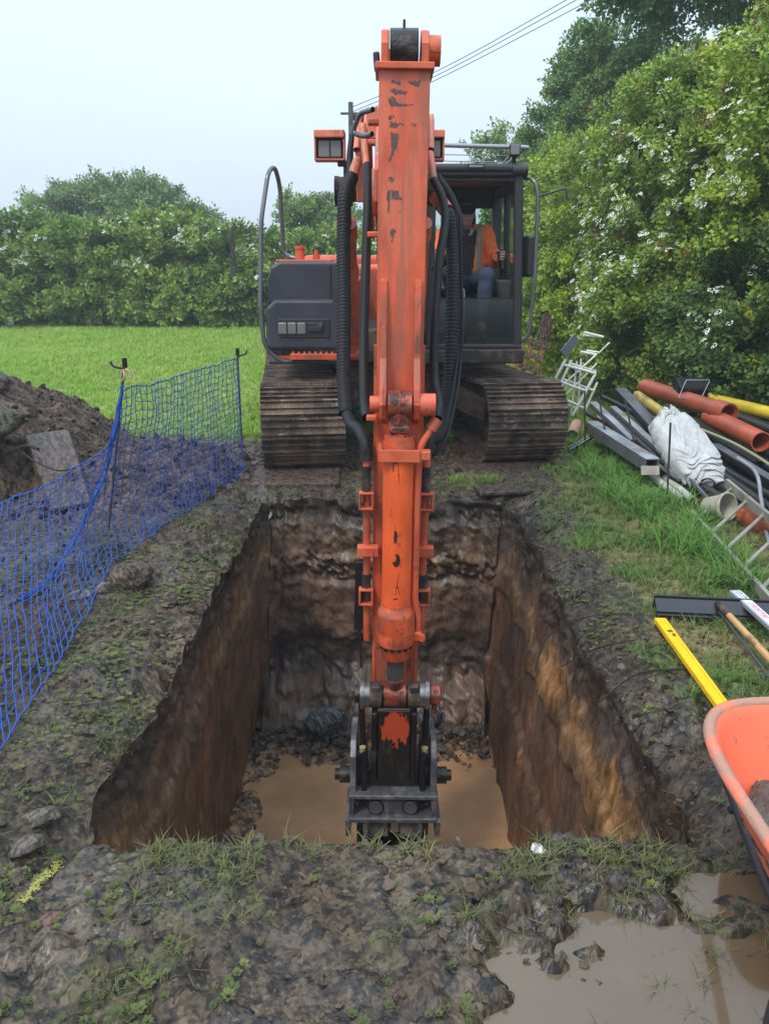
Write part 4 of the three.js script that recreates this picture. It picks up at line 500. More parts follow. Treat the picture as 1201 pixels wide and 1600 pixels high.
  // seat and controls
  const seat = add('seat', [bx(0.50, 0.13, 0.50, [0.76, 1.43, 0.18], [0.06, 0, 0], 0.05), bx(0.48, 0.62, 0.13, [0.76, 1.74, -0.10], [-0.14, 0, 0], 0.05), bx(0.26, 0.2, 0.09, [0.76, 2.13, -0.17], [-0.14, 0, 0], 0.04), bx(0.3, 0.36, 0.34, [0.76, 1.2, 0.14])], mat({ rgb: [0.05, 0.05, 0.052], roughness: 0.9 }), cab);
  for (const s of [-1, 1]) { const c = add('control_console', bx(0.13, 0.22, 0.62, [0.76 + s * 0.33, 1.47, 0.36], undefined, 0.03), interior, cab); const lev = []; for (let k = 0; k < 5; k++) lev.push(lathe([[0.0, 0], [0.05 - k * 0.005, 0.002], [0.044 - k * 0.005, 0.022], [0, 0.026]], 16, [0.76 + s * 0.325, 1.57 + k * 0.022, 0.60])); lev.push(rod([0.735 + s * 0.325, 1.6, 0.6], [0.735 + s * 0.30, 1.80, 0.705], 0.013), lathe([[0.001, -0.05], [0.022, -0.045], [0.026, 0.02], [0.02, 0.05], [0.001, 0.058]], 14, [0.735 + s * 0.30, 1.80, 0.705])); add('joystick', lev, blackRubber, c); }
  for (const s of [-1, 1]) { add('travel_lever', [pipe([[0.76 + s * 0.065, 1.03, 0.92], [0.76 + s * 0.065, 1.50, 0.83], [0.76 + s * 0.12, 1.53, 0.83]], 0.0075, 0.03, 8)], galv, cab); add('pedal', bx(0.09, 0.02, 0.18, [0.76 + s * 0.075, 1.06, 0.93], [0.35, 0, 0]), blackRubber, cab); }
  // rails, lamp bar and mirror
  add('grab_rail', [pipe([[1.17, 2.44, F - 0.10], [1.245, 2.42, F - 0.02], [1.275, 2.3, F + 0.01], [1.285, 1.6, F + 0.03], [1.26, 1.1, F + 0.02], [1.19, 1.04, F - 0.02]], 0.0165, 0.06, 10)], greyPipe, EX);
  const mr = add('side_mirror', [bx(0.07, 0.36, 0.16, [1.235, 1.79, F - 0.17], [0, 0.5, 0], 0.03)], blackPaint, EX); add('mirror_arm', [pipe([[1.27, 2.245, F], [1.285, 2.285, F + 0.02], [1.50, 2.345, F + 0.07], [1.52, 2.25, F + 0.08]], 0.009, 0.02, 8)], blackPaint, mr);
  add('roof_lamp_bar', [rod([0.25, 2.715, 1.0], [1.2, 2.69, 1.0], 0.019), rod([1.18, 2.69, 1.0], [1.02, 2.56, 0.85], 0.012), rod([1.10, 2.69, 1.0], [0.98, 2.54, 0.7], 0.011), rod([0.72, 2.545, 0.9], [0.78, 2.60, 0.92], 0.016), rod([0.3, 2.64, 0.98], [1.06, 2.625, 0.98], 0.004, 8), rod([0.3, 2.59, 0.97], [1.02, 2.575, 0.97], 0.004, 8)], galv, EX);
  const wl = add('cab_work_lamp', [bx(0.095, 0.105, 0.07, [1.07, 2.66, 1.07], undefined, 0.018), rod([1.07, 2.61, 1.06], [1.07, 2.53, 1.03], 0.02)], blackPaint, EX); add('lens', bx(0.075, 0.08, 0.01, [1.07, 2.662, 1.107]), lampGlass, wl);
}
{ // boom and its cylinders
  const side = (pts, w, x) => extr(pts, w, 0.012, [x, 0, 0], [0, -Math.PI / 2, 0]); // pts are [z, y] seen from the side
  const bm = add('boom', side([[0.15, 1.72], [0.12, 1.48], [0.35, 1.34], [1.4, 1.92], [2.2, 2.2], [3.2, 2.15], [4.3, 1.93], [4.5, 2.02], [4.5, 2.16], [4.36, 2.24], [3.2, 2.60], [2.5, 2.72], [1.9, 2.66], [1.0, 2.33]], 0.235, 0.02), orange);
  add('flange', [side([[0.3, 1.745], [1.0, 2.345], [1.9, 2.675], [2.5, 2.735], [3.2, 2.615], [3.2, 2.595], [2.5, 2.715], [1.9, 2.655], [1.0, 2.325], [0.3, 1.725]], 0.29, 0.02)], orange, bm);
  add('pivot_boss', cyl(0.11, 0.11, 0.26, [0.02, 2.07, 4.36], [0, 0, Math.PI / 2], 28), pinkOrange, bm); add('cross_shaft', cyl(0.075, 0.075, 0.72, [-0.04, 2.24, 2.25], [0, 0, Math.PI / 2], 28), steelDirty, bm);
  for (const s of [-1, 1]) { const x = s > 0 ? 0.235 : -0.34; const c = group('boom_cylinder', EX); add('barrel', [rod([x, 0.98, 1.12], [x, 1.98, 2.02], 0.068, 24), rod([x, 1.93, 1.97], [x, 2.03, 2.07], 0.08, 24), cyl(0.08, 0.08, 0.13, [x, 0.95, 1.1], [0, 0, Math.PI / 2], 20)], orange, c); add('rod', rod([x, 2.0, 2.04], [x, 2.22, 2.23], 0.04, 20), brightWear, c); add('eye', [cyl(0.10, 0.10, 0.11, [x, 2.24, 2.25], [0, 0, Math.PI / 2], 28), cyl(0.105, 0.105, 0.03, [x + s * 0.06, 2.24, 2.25], [0, 0, Math.PI / 2], 28)], steelDirty, c);
    add('valve_block', [bx(0.06, 0.4, 0.10, [x - s * (s > 0 ? 0.05 : 0.12), 2.35, 2.5], [0.2, 0, s * -0.02], 0.012)], pinkOrange, c);
  }
  const sc = group('stick_cylinder', EX); add('barrel', [rod([0.03, 2.86, 2.45], [0.035, 2.80, 3.7], 0.072, 24), bx(0.16, 0.24, 0.3, [0.03, 2.80, 2.42], undefined, 0.02)], orange, sc); add('rod', rod([0.035, 2.80, 3.65], [0.037, 2.645, 4.5], 0.042, 20), brightWear, sc);
  add('rod_eye', [cyl(0.088, 0.088, 0.125, [0.037, 2.645, 4.545], [0, 0, Math.PI / 2], 30)], greasy, sc); add('grease_nipple', [cyl(0.006, 0.006, 0.035, [0.037, 2.745, 4.56])], greasy, sc);
  // work lamps on the boom
  for (const [x, w] of [[-0.425, 0.21], [0.275, 0.17]]) { const l = add('boom_work_lamp', [bx(w, 0.05, 0.15, [x, 2.575, 2.56], undefined, 0.008), bx(0.012, 0.18, 0.13, [x - w / 2 + 0.006, 2.50, 2.55], undefined, 0.003), bx(0.012, 0.18, 0.13, [x + w / 2 - 0.006, 2.50, 2.55], undefined, 0.003), bx(w, 0.012, 0.13, [x, 2.415, 2.55], undefined, 0.003)], pinkOrange); add('lamp_body', [bx(w - 0.03, 0.13, 0.1, [x, 2.485, 2.54], undefined, 0.02)], blackPaint, l); add('lens', [bx(w - 0.05, 0.11, 0.02, [x, 2.485, 2.588], undefined, 0.014)], lampGlass, l); add('guard_bar', [bx(0.008, 0.12, 0.008, [x, 2.485, 2.602])], blackPaint, l); add('bracket', [bx(0.14, 0.035, 0.06, [x * 0.72, 2.395, 2.54]), bx(0.06, 0.12, 0.05, [x * 0.72, 2.33, 2.53])], blackPaint, l); }
  // pipes clamped to the side of the boom
  for (const [x, r, z0] of [[-0.205, 0.021, 0], [-0.155, 0.019, 0.06], [0.235, 0.021, 0]]) add('boom_pipe', [pipe([[x, 1.95, 1.1 + z0], [x, 2.42, 1.95 + z0], [x, 2.62, 2.6 + z0], [x, 2.60, 3.15 + z0], [x - 0.01, 2.38, 3.38 + z0]], r, 0.08, 12)], pinkOrange);
  for (const z of [2.5, 3.0]) { add('pipe_clamp', bx(0.14, 0.035, 0.05, [-0.18, 2.615, z]), blackPaint); add('pipe_clamp', bx(0.06, 0.035, 0.05, [0.23, 2.615, z]), blackPaint); }
  add('box_bracket', [bx(0.09, 0.17, 0.05, [-0.11, 2.53, 3.35], [0, 0, 0.06], 0.006), bx(0.10, 0.03, 0.08, [-0.10, 2.42, 3.38])], pinkOrange);
}
{ // stick (dipper arm), hanging almost upright over the pit
  const X = 0.038; // local x of its centre
  XF = new THREE.Matrix4().makeTranslation(X, 2.4, 0).multiply(new THREE.Matrix4().makeRotationZ(-0.011)).multiply(new THREE.Matrix4().makeTranslation(-X, -2.4, 0));
  const side = (pts, w, x, b = 0.01) => extr(pts, w, b, [x, 0, 0], [0, -Math.PI / 2, 0]);
  const sk = add('stick', side([[4.60, 2.56], [4.605, 1.2], [4.53, 0.95], [4.50, -0.3], [4.47, -0.85], [4.44, -1.02], [4.34, -1.05], [4.27, -0.95], [4.22, -0.3], [4.16, 0.8], [4.10, 1.7], [4.17, 2.12], [4.33, 2.30], [4.40, 2.56]], 0.228, X), orange);
  add('end_flange', [bx(0.262, 0.03, 0.27, [X, 2.57, 4.50], undefined, 0.006)], orange, sk);
  for (const s of [-1, 1]) add('tail_ear', side([[4.34, 2.58], [4.61, 2.58], [4.615, 2.66], [4.58, 2.715], [4.52, 2.735], [4.46, 2.71]], 0.036, X + s * 0.088, 0.006), orange, sk);
  add('pin_boss', [cyl(0.062, 0.062, 0.06, [X + 0.128, 2.645, 4.545], [0, 0, Math.PI / 2], 24)], orangeWorn, sk); add('pin_bracket', [bx(0.03, 0.07, 0.09, [X - 0.125, 2.61, 4.49], [0, 0, 0.1], 0.01)], blackPaint, sk);
  // painted front face: weathered lettering scraped back to the primer
  const faceT = canvasTex(512, 2048, (g, w, h) => {
    const r = rng(31); const id = g.createImageData(w, h); for (let j = 0; j < h; j++) for (let i = 0; i < w; i++) { const k = 0.96 + 0.12 * (tn(0, i, j) - 0.5) + 0.07 * (tn(1, i, j >> 3) - 0.5) + 0.05 * (tn(4, i, j) - 0.5), q = (j * w + i) * 4; let c = [0.855 * k, 0.375 * k, 0.235 * k]; c = mixc(c, [0.70, 0.34, 0.25], 0.6 * sst(0.45, 0.75, tn(3, i >> 1, j >> 1))); c = mixc(c, [0.88, 0.50, 0.37], 0.4 * sst(0.5, 0.75, tn(0, i >> 1, (j >> 2) + 70))); c = mixc(c, [0.50, 0.36, 0.29], 0.45 * sst(0.58, 0.76, tn(1, i >> 1, j >> 4))); c = mixc(c, [0.60, 0.38, 0.30], 0.4 * sst(0.55, 0.8, tn(1, i, j >> 4))); if (tn(4, i + 90, j * 2) + 0.5 * tn(2, i, j) > 1.2) c = mixc(c, [0.34, 0.2, 0.16], 0.8); id.data[q] = c[0] * 255; id.data[q + 1] = c[1] * 255; id.data[q + 2] = c[2] * 255; id.data[q + 3] = 255; } g.putImageData(id, 0, 0);
    const U = (cx) => (cx - 132) / 308 * w, Y = (cy) => { const py = 50 + cy / 4, v = (800 - py) / 1244, c = Math.cos(0.30543), s = Math.sin(0.30543); const y = 1.75 + 3.95 * (v * c - s) / (c + v * s); return (2.555 - y) / 1.45 * h; };
    const rough = (pts, n = 5) => { g.beginPath(); pts.forEach((p, k) => { const q = pts[(k + 1) % pts.length]; for (let m = 0; m < n; m++) { const t = m / n, x = U(lerp(p[0], q[0], t)) + (r() - 0.5) * 16, y = Y(lerp(p[1], q[1], t)) + (r() - 0.5) * 16; k || m ? g.lineTo(x, y) : g.moveTo(x, y); } }); g.closePath(); g.fill(); };
    g.fillStyle = '#57463f';
    const P = [[[200, 306], [262, 304], [258, 330], [204, 332]], [[300, 312], [340, 300], [382, 302], [378, 338], [335, 336]], [[202, 356], [240, 364], [304, 372], [296, 390], [236, 396], [204, 386]], [[188, 414], [232, 408], [236, 440], [262, 452], [345, 456], [340, 464], [262, 470], [214, 474], [190, 452]], [[188, 524], [226, 526], [230, 540], [190, 548]], [[196, 564], [246, 568], [302, 582], [250, 592], [240, 602], [200, 600]], [[330, 578], [352, 568], [378, 576], [354, 596]], [[206, 634], [256, 638], [250, 700], [236, 740], [212, 740], [206, 690]], [[214, 742], [236, 740], [204, 815], [190, 812]], [[188, 920], [208, 900], [236, 920], [210, 946]], [[186, 992], [204, 992], [206, 1110], [188, 1120]], [[212, 994], [254, 994], [282, 1052], [262, 1050], [214, 1046]], [[190, 1118], [204, 1112], [206, 1134], [196, 1136]], [[202, 1238], [246, 1236], [236, 1282], [222, 1300], [212, 1270]], [[346, 930], [358, 934], [350, 940]], [[214, 1304], [224, 1302], [222, 1322]], [[258, 1110], [284, 1130], [262, 1124]]];
    P.forEach((p) => rough(p)); g.strokeStyle = 'rgba(87,70,63,0.7)'; g.lineWidth = 2; for (let i = 0; i < 220; i++) { const x = r() * w, y = r() * h, L = 8 + r() * 60; g.globalAlpha = 0.2 + 0.5 * r(); g.beginPath(); g.moveTo(x, y); g.lineTo(x + (r() - 0.5) * 12, y + L); g.stroke(); }
    g.globalAlpha = 0.8; for (let i = 0; i < 120; i++) { const x = r() * w, y = r() * h; g.fillRect(x, y, 2 + r() * 6, 2 + r() * 5); }
    g.globalAlpha = 1; g.fillStyle = orangeStr; for (const p of P) { for (let k = 0; k < 7; k++) { const x = U(lerp(p[0][0], p[2 % p.length][0], r())), y = Y(lerp(p[0][1], p[2 % p.length][1], r())); g.fillRect(x, y, 3 + r() * 9, 2 + r() * 3); } }
  });
  add('face_plate', xf(new THREE.BoxGeometry(0.222, 1.45, 0.006), [X, 1.83, 4.6045]), mat({ map: faceT, roughnessMap: repT(roughT, 0.5), roughness: 1 }), sk);
  for (const s of [-1, 1]) { add('cylinder_bracket', side([[4.59, 1.68], [4.622, 1.66], [4.66, 1.3], [4.735, 1.16], [4.76, 1.09], [4.735, 1.02], [4.68, 0.985], [4.59, 0.99]], 0.034, X + s * 0.082, 0.007), orange, sk); add('side_rib', [bx(0.02, 2.2, 0.03, [X + s * 0.118, 0.25, 4.49], [0.012, 0, 0], 0.005)], orangeWorn, sk); }
  add('pin_boss', cyl(0.055, 0.055, 0.075, [X + 0.135, 1.085, 4.70], [0, 0, Math.PI / 2], 24), orange, sk); add('pin_boss', cyl(0.04, 0.04, 0.05, [X - 0.12, 1.085, 4.70], [0, 0, Math.PI / 2], 20), orange, sk);
  for (const [y, z] of [[1.87, 4.5], [2.36, 4.5], [0.995, 4.58]]) add('side_tab', bx(0.055, 0.027, 0.055, [X - 0.137, y, z], undefined, 0.008), orange, sk);
  // bucket cylinder on its front
  const bc = group('bucket_cylinder', EX), ZC = 4.70, ZL = 4.665, zAt = (y) => lerp(ZC, ZL, (1.085 - y) / 1.6);
  const cylT = canvasTex(1024, 1024, (g, w, h) => { const r = rng(77); const id = g.createImageData(w, h); for (let j = 0; j < h; j++) for (let i = 0; i < w; i++) { const k = 0.97 + 0.14 * (tn(0, i, j) - 0.5) + 0.06 * (tn(4, i, j) - 0.5), q = (j * w + i) * 4; let c = [0.90 * k, 0.37 * k, 0.17 * k]; const sp = tn(4, i, j >> 1) + 0.6 * tn(2, i + 44, j); if (sp > 1.26) c = mixc(c, [0.2, 0.11, 0.08], 0.85); id.data[q] = c[0] * 255; id.data[q + 1] = c[1] * 255; id.data[q + 2] = c[2] * 255; id.data[q + 3] = 255; } g.putImageData(id, 0, 0);
    const cx = w * 0.0; g.strokeStyle = '#33211c'; g.fillStyle = '#33211c'; const M = (x, y) => [((x + w) % w), y];
    const line = (pts, lw) => { g.lineWidth = lw; g.beginPath(); pts.forEach(([x, y], k) => (k ? g.lineTo(x + (r() - 0.5) * 5, y + (r() - 0.5) * 5) : g.moveTo(x, y))); g.stroke(); };
    const c0 = 512; line([[c0 - 55, 30], [c0 - 58, 130]], 13); line([[c0 - 55, 32], [c0 + 6, 34]], 11); line([[c0 - 54, 78], [c0 - 4, 66]], 9); line([[c0 - 8, 70], [c0 - 4, 150]], 7); line([[c0 + 4, 140], [c0 + 2, 205]], 6);
    line([[c0 - 80, 360], [c0 - 84, 420]], 6); for (let k = 0; k < 40; k++) { const y = 430 + r() * 300, x = c0 + (r() - 0.5) * 90; line([[x, y], [x + (r() - 0.5) * 14, y + 10 + r() * 40]], 2 + r() * 3); }
    g.beginPath(); g.ellipse(c0 - 22, 545, 20, 42, 0.1, 0, 7); g.fill(); g.beginPath(); g.arc(c0 - 10, 700, 44, 0, 7); g.fill(); g.fillStyle = '#dd5b2b'; g.beginPath(); g.arc(c0 - 38, 684, 26, 0, 7); g.fill(); g.fillStyle = '#33211c';
    line([[c0 + 22, 790], [c0 - 12, 930]], 6); line([[c0 - 5, 850], [c0 + 30, 930]], 6); line([[c0 - 20, 885], [c0 + 25, 880]], 5); line([[c0 - 35, 965], [c0 + 15, 960]], 10); });
  cylT.wrapS = THREE.RepeatWrapping; cylT.offset.set(0.5, 0);
  const barrel = (() => { const a = V(X, 0.87, zAt(0.87)), b = V(X, 0.03, zAt(0.03)); const g = new THREE.CylinderGeometry(0.077, 0.077, a.distanceTo(b), 40, 1); g.rotateY(0); g.applyQuaternion(new THREE.Quaternion().setFromUnitVectors(V(0, 1, 0), a.clone().sub(b).normalize())); g.translate((a.x + b.x) / 2, (a.y + b.y) / 2, (a.z + b.z) / 2); return g; })();
  mesh('barrel', barrel.applyMatrix4(XF), mat({ map: cylT, roughnessMap: repT(roughT, 0.3), roughness: 1 }), bc);
  add('base_eye', [cyl(0.068, 0.068, 0.115, [X, 1.085, ZC], [0, 0, Math.PI / 2], 28), rod([X, 1.06, zAt(1.06)], [X, 0.90, zAt(0.9)], 0.056, 24), bx(0.1, 0.05, 0.06, [X, 0.965, zAt(0.96) + 0.03], undefined, 0.02)], mat({ map: repT(paintTex([0.78, 0.31, 0.18], [0.11, 0.1, 0.1], 0.37, 14), 0.3), roughness: 0.42, metalness: 0.1 }), bc);
  add('base_collar', [rod([X, 0.93, zAt(0.93)], [X, 0.90, zAt(0.90)], 0.072, 32), rod([X, 0.90, zAt(0.9)], [X, 0.866, zAt(0.866)], 0.0785, 32)], orangeWorn, bc);
  add('band_clamp', [bx(0.195, 0.062, 0.022, [X + 0.005, 0.845, zAt(0.845) + 0.08], undefined, 0.004), bx(0.02, 0.062, 0.16, [X - 0.092, 0.845, zAt(0.845)], undefined, 0.004), bx(0.02, 0.062, 0.16, [X + 0.1, 0.845, zAt(0.845)], undefined, 0.004), bx(0.06, 0.05, 0.06, [X + 0.125, 0.845, zAt(0.845) + 0.05], undefined, 0.01)], orange, bc);
  add('gland', [lathe([[0.077, 0], [0.082, -0.012], [0.079, -0.024], [0.098, -0.055], [0.1, -0.075], [0.1, -0.165], [0.097, -0.168], [0.1, -0.171], [0.1, -0.235], [0.09, -0.248], [0.076, -0.25], [0.074, -0.325], [0.05, -0.33]], 40, [X, 0.035, zAt(-0.1)])], orangeWorn, bc);
  for (let k = 0; k < 14; k++) { const a = k / 14 * 6.283; add('bolt', cyl(0.008, 0.008, 0.018, [X + Math.cos(a) * 0.087, -0.218, zAt(-0.2) + Math.sin(a) * 0.087], undefined, 6), greasy, bc); }
  add('port_block', [bx(0.05, 0.055, 0.06, [X + 0.115, -0.165, zAt(-0.16)], undefined, 0.012), cyl(0.018, 0.018, 0.03, [X + 0.14, -0.165, zAt(-0.16) + 0.03], [Math.PI / 2, 0, 0])], orangeWorn, bc);
  add('rod', rod([X, -0.28, zAt(-0.28)], [X, -0.48, zAt(-0.48)], 0.046, 24), brightWear, bc);
  const eyeM = mat({ map: repT(paintTex([0.62, 0.26, 0.16], [0.12, 0.1, 0.1], 0.3, 9), 0.25), roughness: 0.35, metalness: 0.4 });
  add('rod_eye', [cyl(0.07, 0.07, 0.12, [X, -0.53, 4.665], [0, 0, Math.PI / 2], 30), rod([X, -0.43, 4.667], [X, -0.52, 4.665], 0.052, 20)], eyeM, bc);
  add('feed_pipe', [pipe([[X + 0.175, 0.985, 4.66], [X + 0.155, 0.955, 4.67], [X + 0.105, 0.875, 4.69], [X + 0.097, 0.75, 4.70], [X + 0.097, 0.05, 4.68], [X + 0.12, -0.06, 4.67], [X + 0.118, -0.15, 4.665]], 0.0185, 0.04, 12)], orange, bc);
  add('elbow_nut', [rod([X + 0.19, 1.005, 4.655], [X + 0.155, 0.955, 4.67], 0.03, 6)], orange, bc);
  // pipes and clamps down both sides of the stick
  for (const s of [-1, 1]) { const x = X + s * (s < 0 ? 0.162 : 0.148); const sp = add('side_pipe', [rod([x, 0.82, 4.56], [x + s * -0.006, -0.28, 4.50], 0.02, 14)], orange); add('coupling', rod([x, 0.74, 4.555], [x, 0.60, 4.55], 0.026, 6), steelDirty, sp); add('coupling', rod([x, 0.13, 4.525], [x, -0.03, 4.517], 0.027, 6), steelDirty, sp);
    for (const [y, hollow] of [[0.555, 1], [0.275, 0], [0.0, 1]]) { const z = lerp(4.50, 4.56, (y + 0.28) / 1.1) + 0.02; if (hollow) add('clamp_bracket', [bx(0.075, 0.012, 0.06, [x, y + 0.042, z]), bx(0.075, 0.012, 0.06, [x, y - 0.042, z]), bx(0.012, 0.095, 0.06, [x + s * 0.034, y, z]), bx(0.012, 0.095, 0.06, [x - s * 0.034, y, z])], orange, sp); else add('clamp_bracket', [bx(0.115, 0.055, 0.06, [x - s * 0.01, y, z + 0.01], undefined, 0.006)], orange, sp); } }
  add('flat_hose', [bx(0.05, 0.42, 0.02, [X - 0.205, -0.06, 4.4], [0.02, 0, -0.02], 0.008), rod([X - 0.2, -0.27, 4.4], [X - 0.19, -0.5, 4.42], 0.006)], blackRubber);
  // tipping linkage
  const lk = group('bucket_linkage', EX);
  add('cross_pin', [cyl(0.05, 0.05, 0.46, [X + 0.012, -0.53, 4.665], [0, 0, Math.PI / 2], 26)], greasy, lk);
  for (const s of [-1, 1]) { add('link_boss', [cyl(0.072, 0.072, 0.065, [X + s * 0.105, -0.53, 4.665], [0, 0, Math.PI / 2], 26), bx(0.05, 0.07, 0.05, [X + s * 0.105, -0.485, 4.70], undefined, 0.012)], steelDirty, lk); add('collar', [cyl(0.082, 0.082, 0.022, [X + s * 0.178, -0.53, 4.665], [0, 0, Math.PI / 2], 30), cyl(0.07, 0.07, 0.03, [X + s * 0.152, -0.53, 4.665], [0, 0, Math.PI / 2], 30)], brightWear, lk);
    add('side_link', [bx(0.032, 0.56, 0.075, [X + s * 0.178, -0.78, 4.60], [0.18, 0, s * -0.03], 0.012), cyl(0.055, 0.055, 0.05, [X + s * 0.185, -0.99, 4.56], [0, 0, Math.PI / 2], 20)], greasy, lk); }
  add('pin_end', [cyl(0.055, 0.055, 0.05, [X + 0.222, -0.53, 4.665], [0, 0, Math.PI / 2], 24), cyl(0.015, 0.015, 0.05, [X + 0.215, -0.60, 4.70], undefined, 8)], eyeM, lk);
  add('bucket_link', [bx(0.20, 0.50, 0.07, [X, -0.83, 4.68], [0.06, 0, 0], 0.02), bx(0.03, 0.46, 0.10, [X - 0.11, -0.83, 4.68], [0.06, 0, 0], 0.01), bx(0.03, 0.46, 0.10, [X + 0.11, -0.83, 4.68], [0.06, 0, 0], 0.01)], greasy, lk);
  add('link_face', xf(new THREE.BoxGeometry(0.17, 0.47, 0.006), [X, -0.83, 4.7195], [0.06, 0, 0]), mat({ map: tex(256, (i, j) => { const u = i / 256, v = j / 256, g = sst(0.45, 0.85, 0.6 * tn(0, i * 2, j * 2) + 0.4 * tn(2, i, j)), base = mixc([0.09, 0.075, 0.07], [0.25, 0.21, 0.19], g); const d = 1 - Math.hypot((u - 0.52) / 0.5, (v - 0.76) / 0.24) + 0.9 * (tn(1, i * 2, j * 2) - 0.5) + 0.5 * (tn(2, i, j) - 0.5); return mixc(base, [0.74, 0.29, 0.16], sst(0.1, 0.2, d)); }), roughness: 0.4, metalness: 0.15 }), lk);
  // quick hitch
  const qh = group('quick_hitch', EX), Z = 4.72;
  for (const s of [-1, 1]) { add('side_plate', [side([[Z + 0.02, -1.15], [Z - 0.02, -0.91], [Z - 0.10, -0.85], [Z - 0.42, -0.9], [Z - 0.46, -1.2], [Z - 0.30, -1.37], [Z - 0.05, -1.37]], 0.035, X + s * 0.228, 0.006)], hitchGrey, qh); add('hitch_pin', [cyl(0.048, 0.048, 0.07, [X + s * 0.272, -1.08, Z - 0.10], [0, 0, Math.PI / 2], 22), cyl(0.032, 0.032, 0.03, [X + s * 0.32, -1.08, Z - 0.10], [0, 0, Math.PI / 2], 6)], greasy, qh); add('inner_rib', [side([[Z, -1.13], [Z - 0.03, -0.89], [Z - 0.2, -0.87], [Z - 0.3, -1.13]], 0.03, X + s * 0.165, 0.005)], greasy, qh); add('disc', [cyl(0.038, 0.038, 0.014, [X + s * 0.098, -1.205, Z + 0.027], [Math.PI / 2, 0, 0], 26)], hitchGrey, qh); add('ring_groove', xf(new THREE.TorusGeometry(0.042, 0.006, 8, 28), [X + s * 0.098, -1.205, Z + 0.021]), greasy, qh); add('jaw_cheek', [side([[Z + 0.06, -1.28], [Z + 0.03, -1.4], [Z - 0.25, -1.4], [Z - 0.25, -1.28]], 0.03, X + s * 0.255, 0.004), bx(0.03, 0.15, 0.10, [X + s * 0.155, -1.35, Z - 0.0], undefined, 0.006)], hitchGrey, qh); }
  add('cross_beam', [bx(0.50, 0.028, 0.10, [X, -1.135, Z - 0.01], undefined, 0.008), bx(0.50, 0.03, 0.12, [X, -1.275, Z - 0.0], undefined, 0.008), bx(0.27, 0.125, 0.05, [X, -1.205, Z - 0.005], undefined, 0.006), bx(0.03, 0.14, 0.09, [X - 0.235, -1.205, Z - 0.01], undefined, 0.006), bx(0.03, 0.14, 0.09, [X + 0.235, -1.205, Z - 0.01], undefined, 0.006), bx(0.46, 0.12, 0.02, [X, -1.21, Z - 0.10])], hitchGrey, qh);
  add('jaw_plate', [bx(0.12, 0.13, 0.04, [X - 0.085, -1.35, Z], undefined, 0.008), bx(0.12, 0.13, 0.04, [X + 0.10, -1.35, Z], undefined, 0.008)], hitchGrey, qh); add('bright_lug', [bx(0.05, 0.11, 0.05, [X + 0.012, -1.325, Z], undefined, 0.006)], brightWear, qh);
  add('hitch_floor', [bx(0.44, 0.03, 0.30, [X, -1.12, Z - 0.2], [0.15, 0, 0])], greasy, qh); add('hydraulic_hose', [tube([[X - 0.17, -1.09, Z - 0.08], [X - 0.08, -0.98, Z - 0.03], [X + 0.06, -0.98, Z - 0.02], [X + 0.16, -1.05, Z - 0.05], [X + 0.19, -1.11, Z - 0.1]], 0.011, 40, 8)], blackRubber, qh);
  for (const s of [-1, 1]) add('hose_end', [cyl(0.02, 0.02, 0.03, [X + s * 0.175, -0.885, Z - 0.06], undefined, 6)], mat({ rgb: [0.35, 0.26, 0.13], roughness: 0.5 }), qh);
  const bk = group('bucket', EX); add('shell', [side([[Z - 0.02, -1.35], [Z - 0.36, -1.33], [Z - 0.56, -1.43], [Z - 0.62, -1.6], [Z - 0.52, -1.73], [Z - 0.1, -1.75], [Z + 0.02, -1.73], [Z - 0.1, -1.71], [Z - 0.48, -1.69], [Z - 0.56, -1.59], [Z - 0.5, -1.47], [Z - 0.34, -1.39], [Z - 0.02, -1.41]], 0.40, X, 0.004)], greasy, bk); for (const s of [-1, 1]) add('cheek', [side([[Z - 0.02, -1.35], [Z - 0.36, -1.33], [Z - 0.56, -1.43], [Z - 0.62, -1.6], [Z - 0.52, -1.73], [Z - 0.1, -1.75]], 0.015, X + s * 0.2, 0.003)], greasy, bk);
}
XF = null;
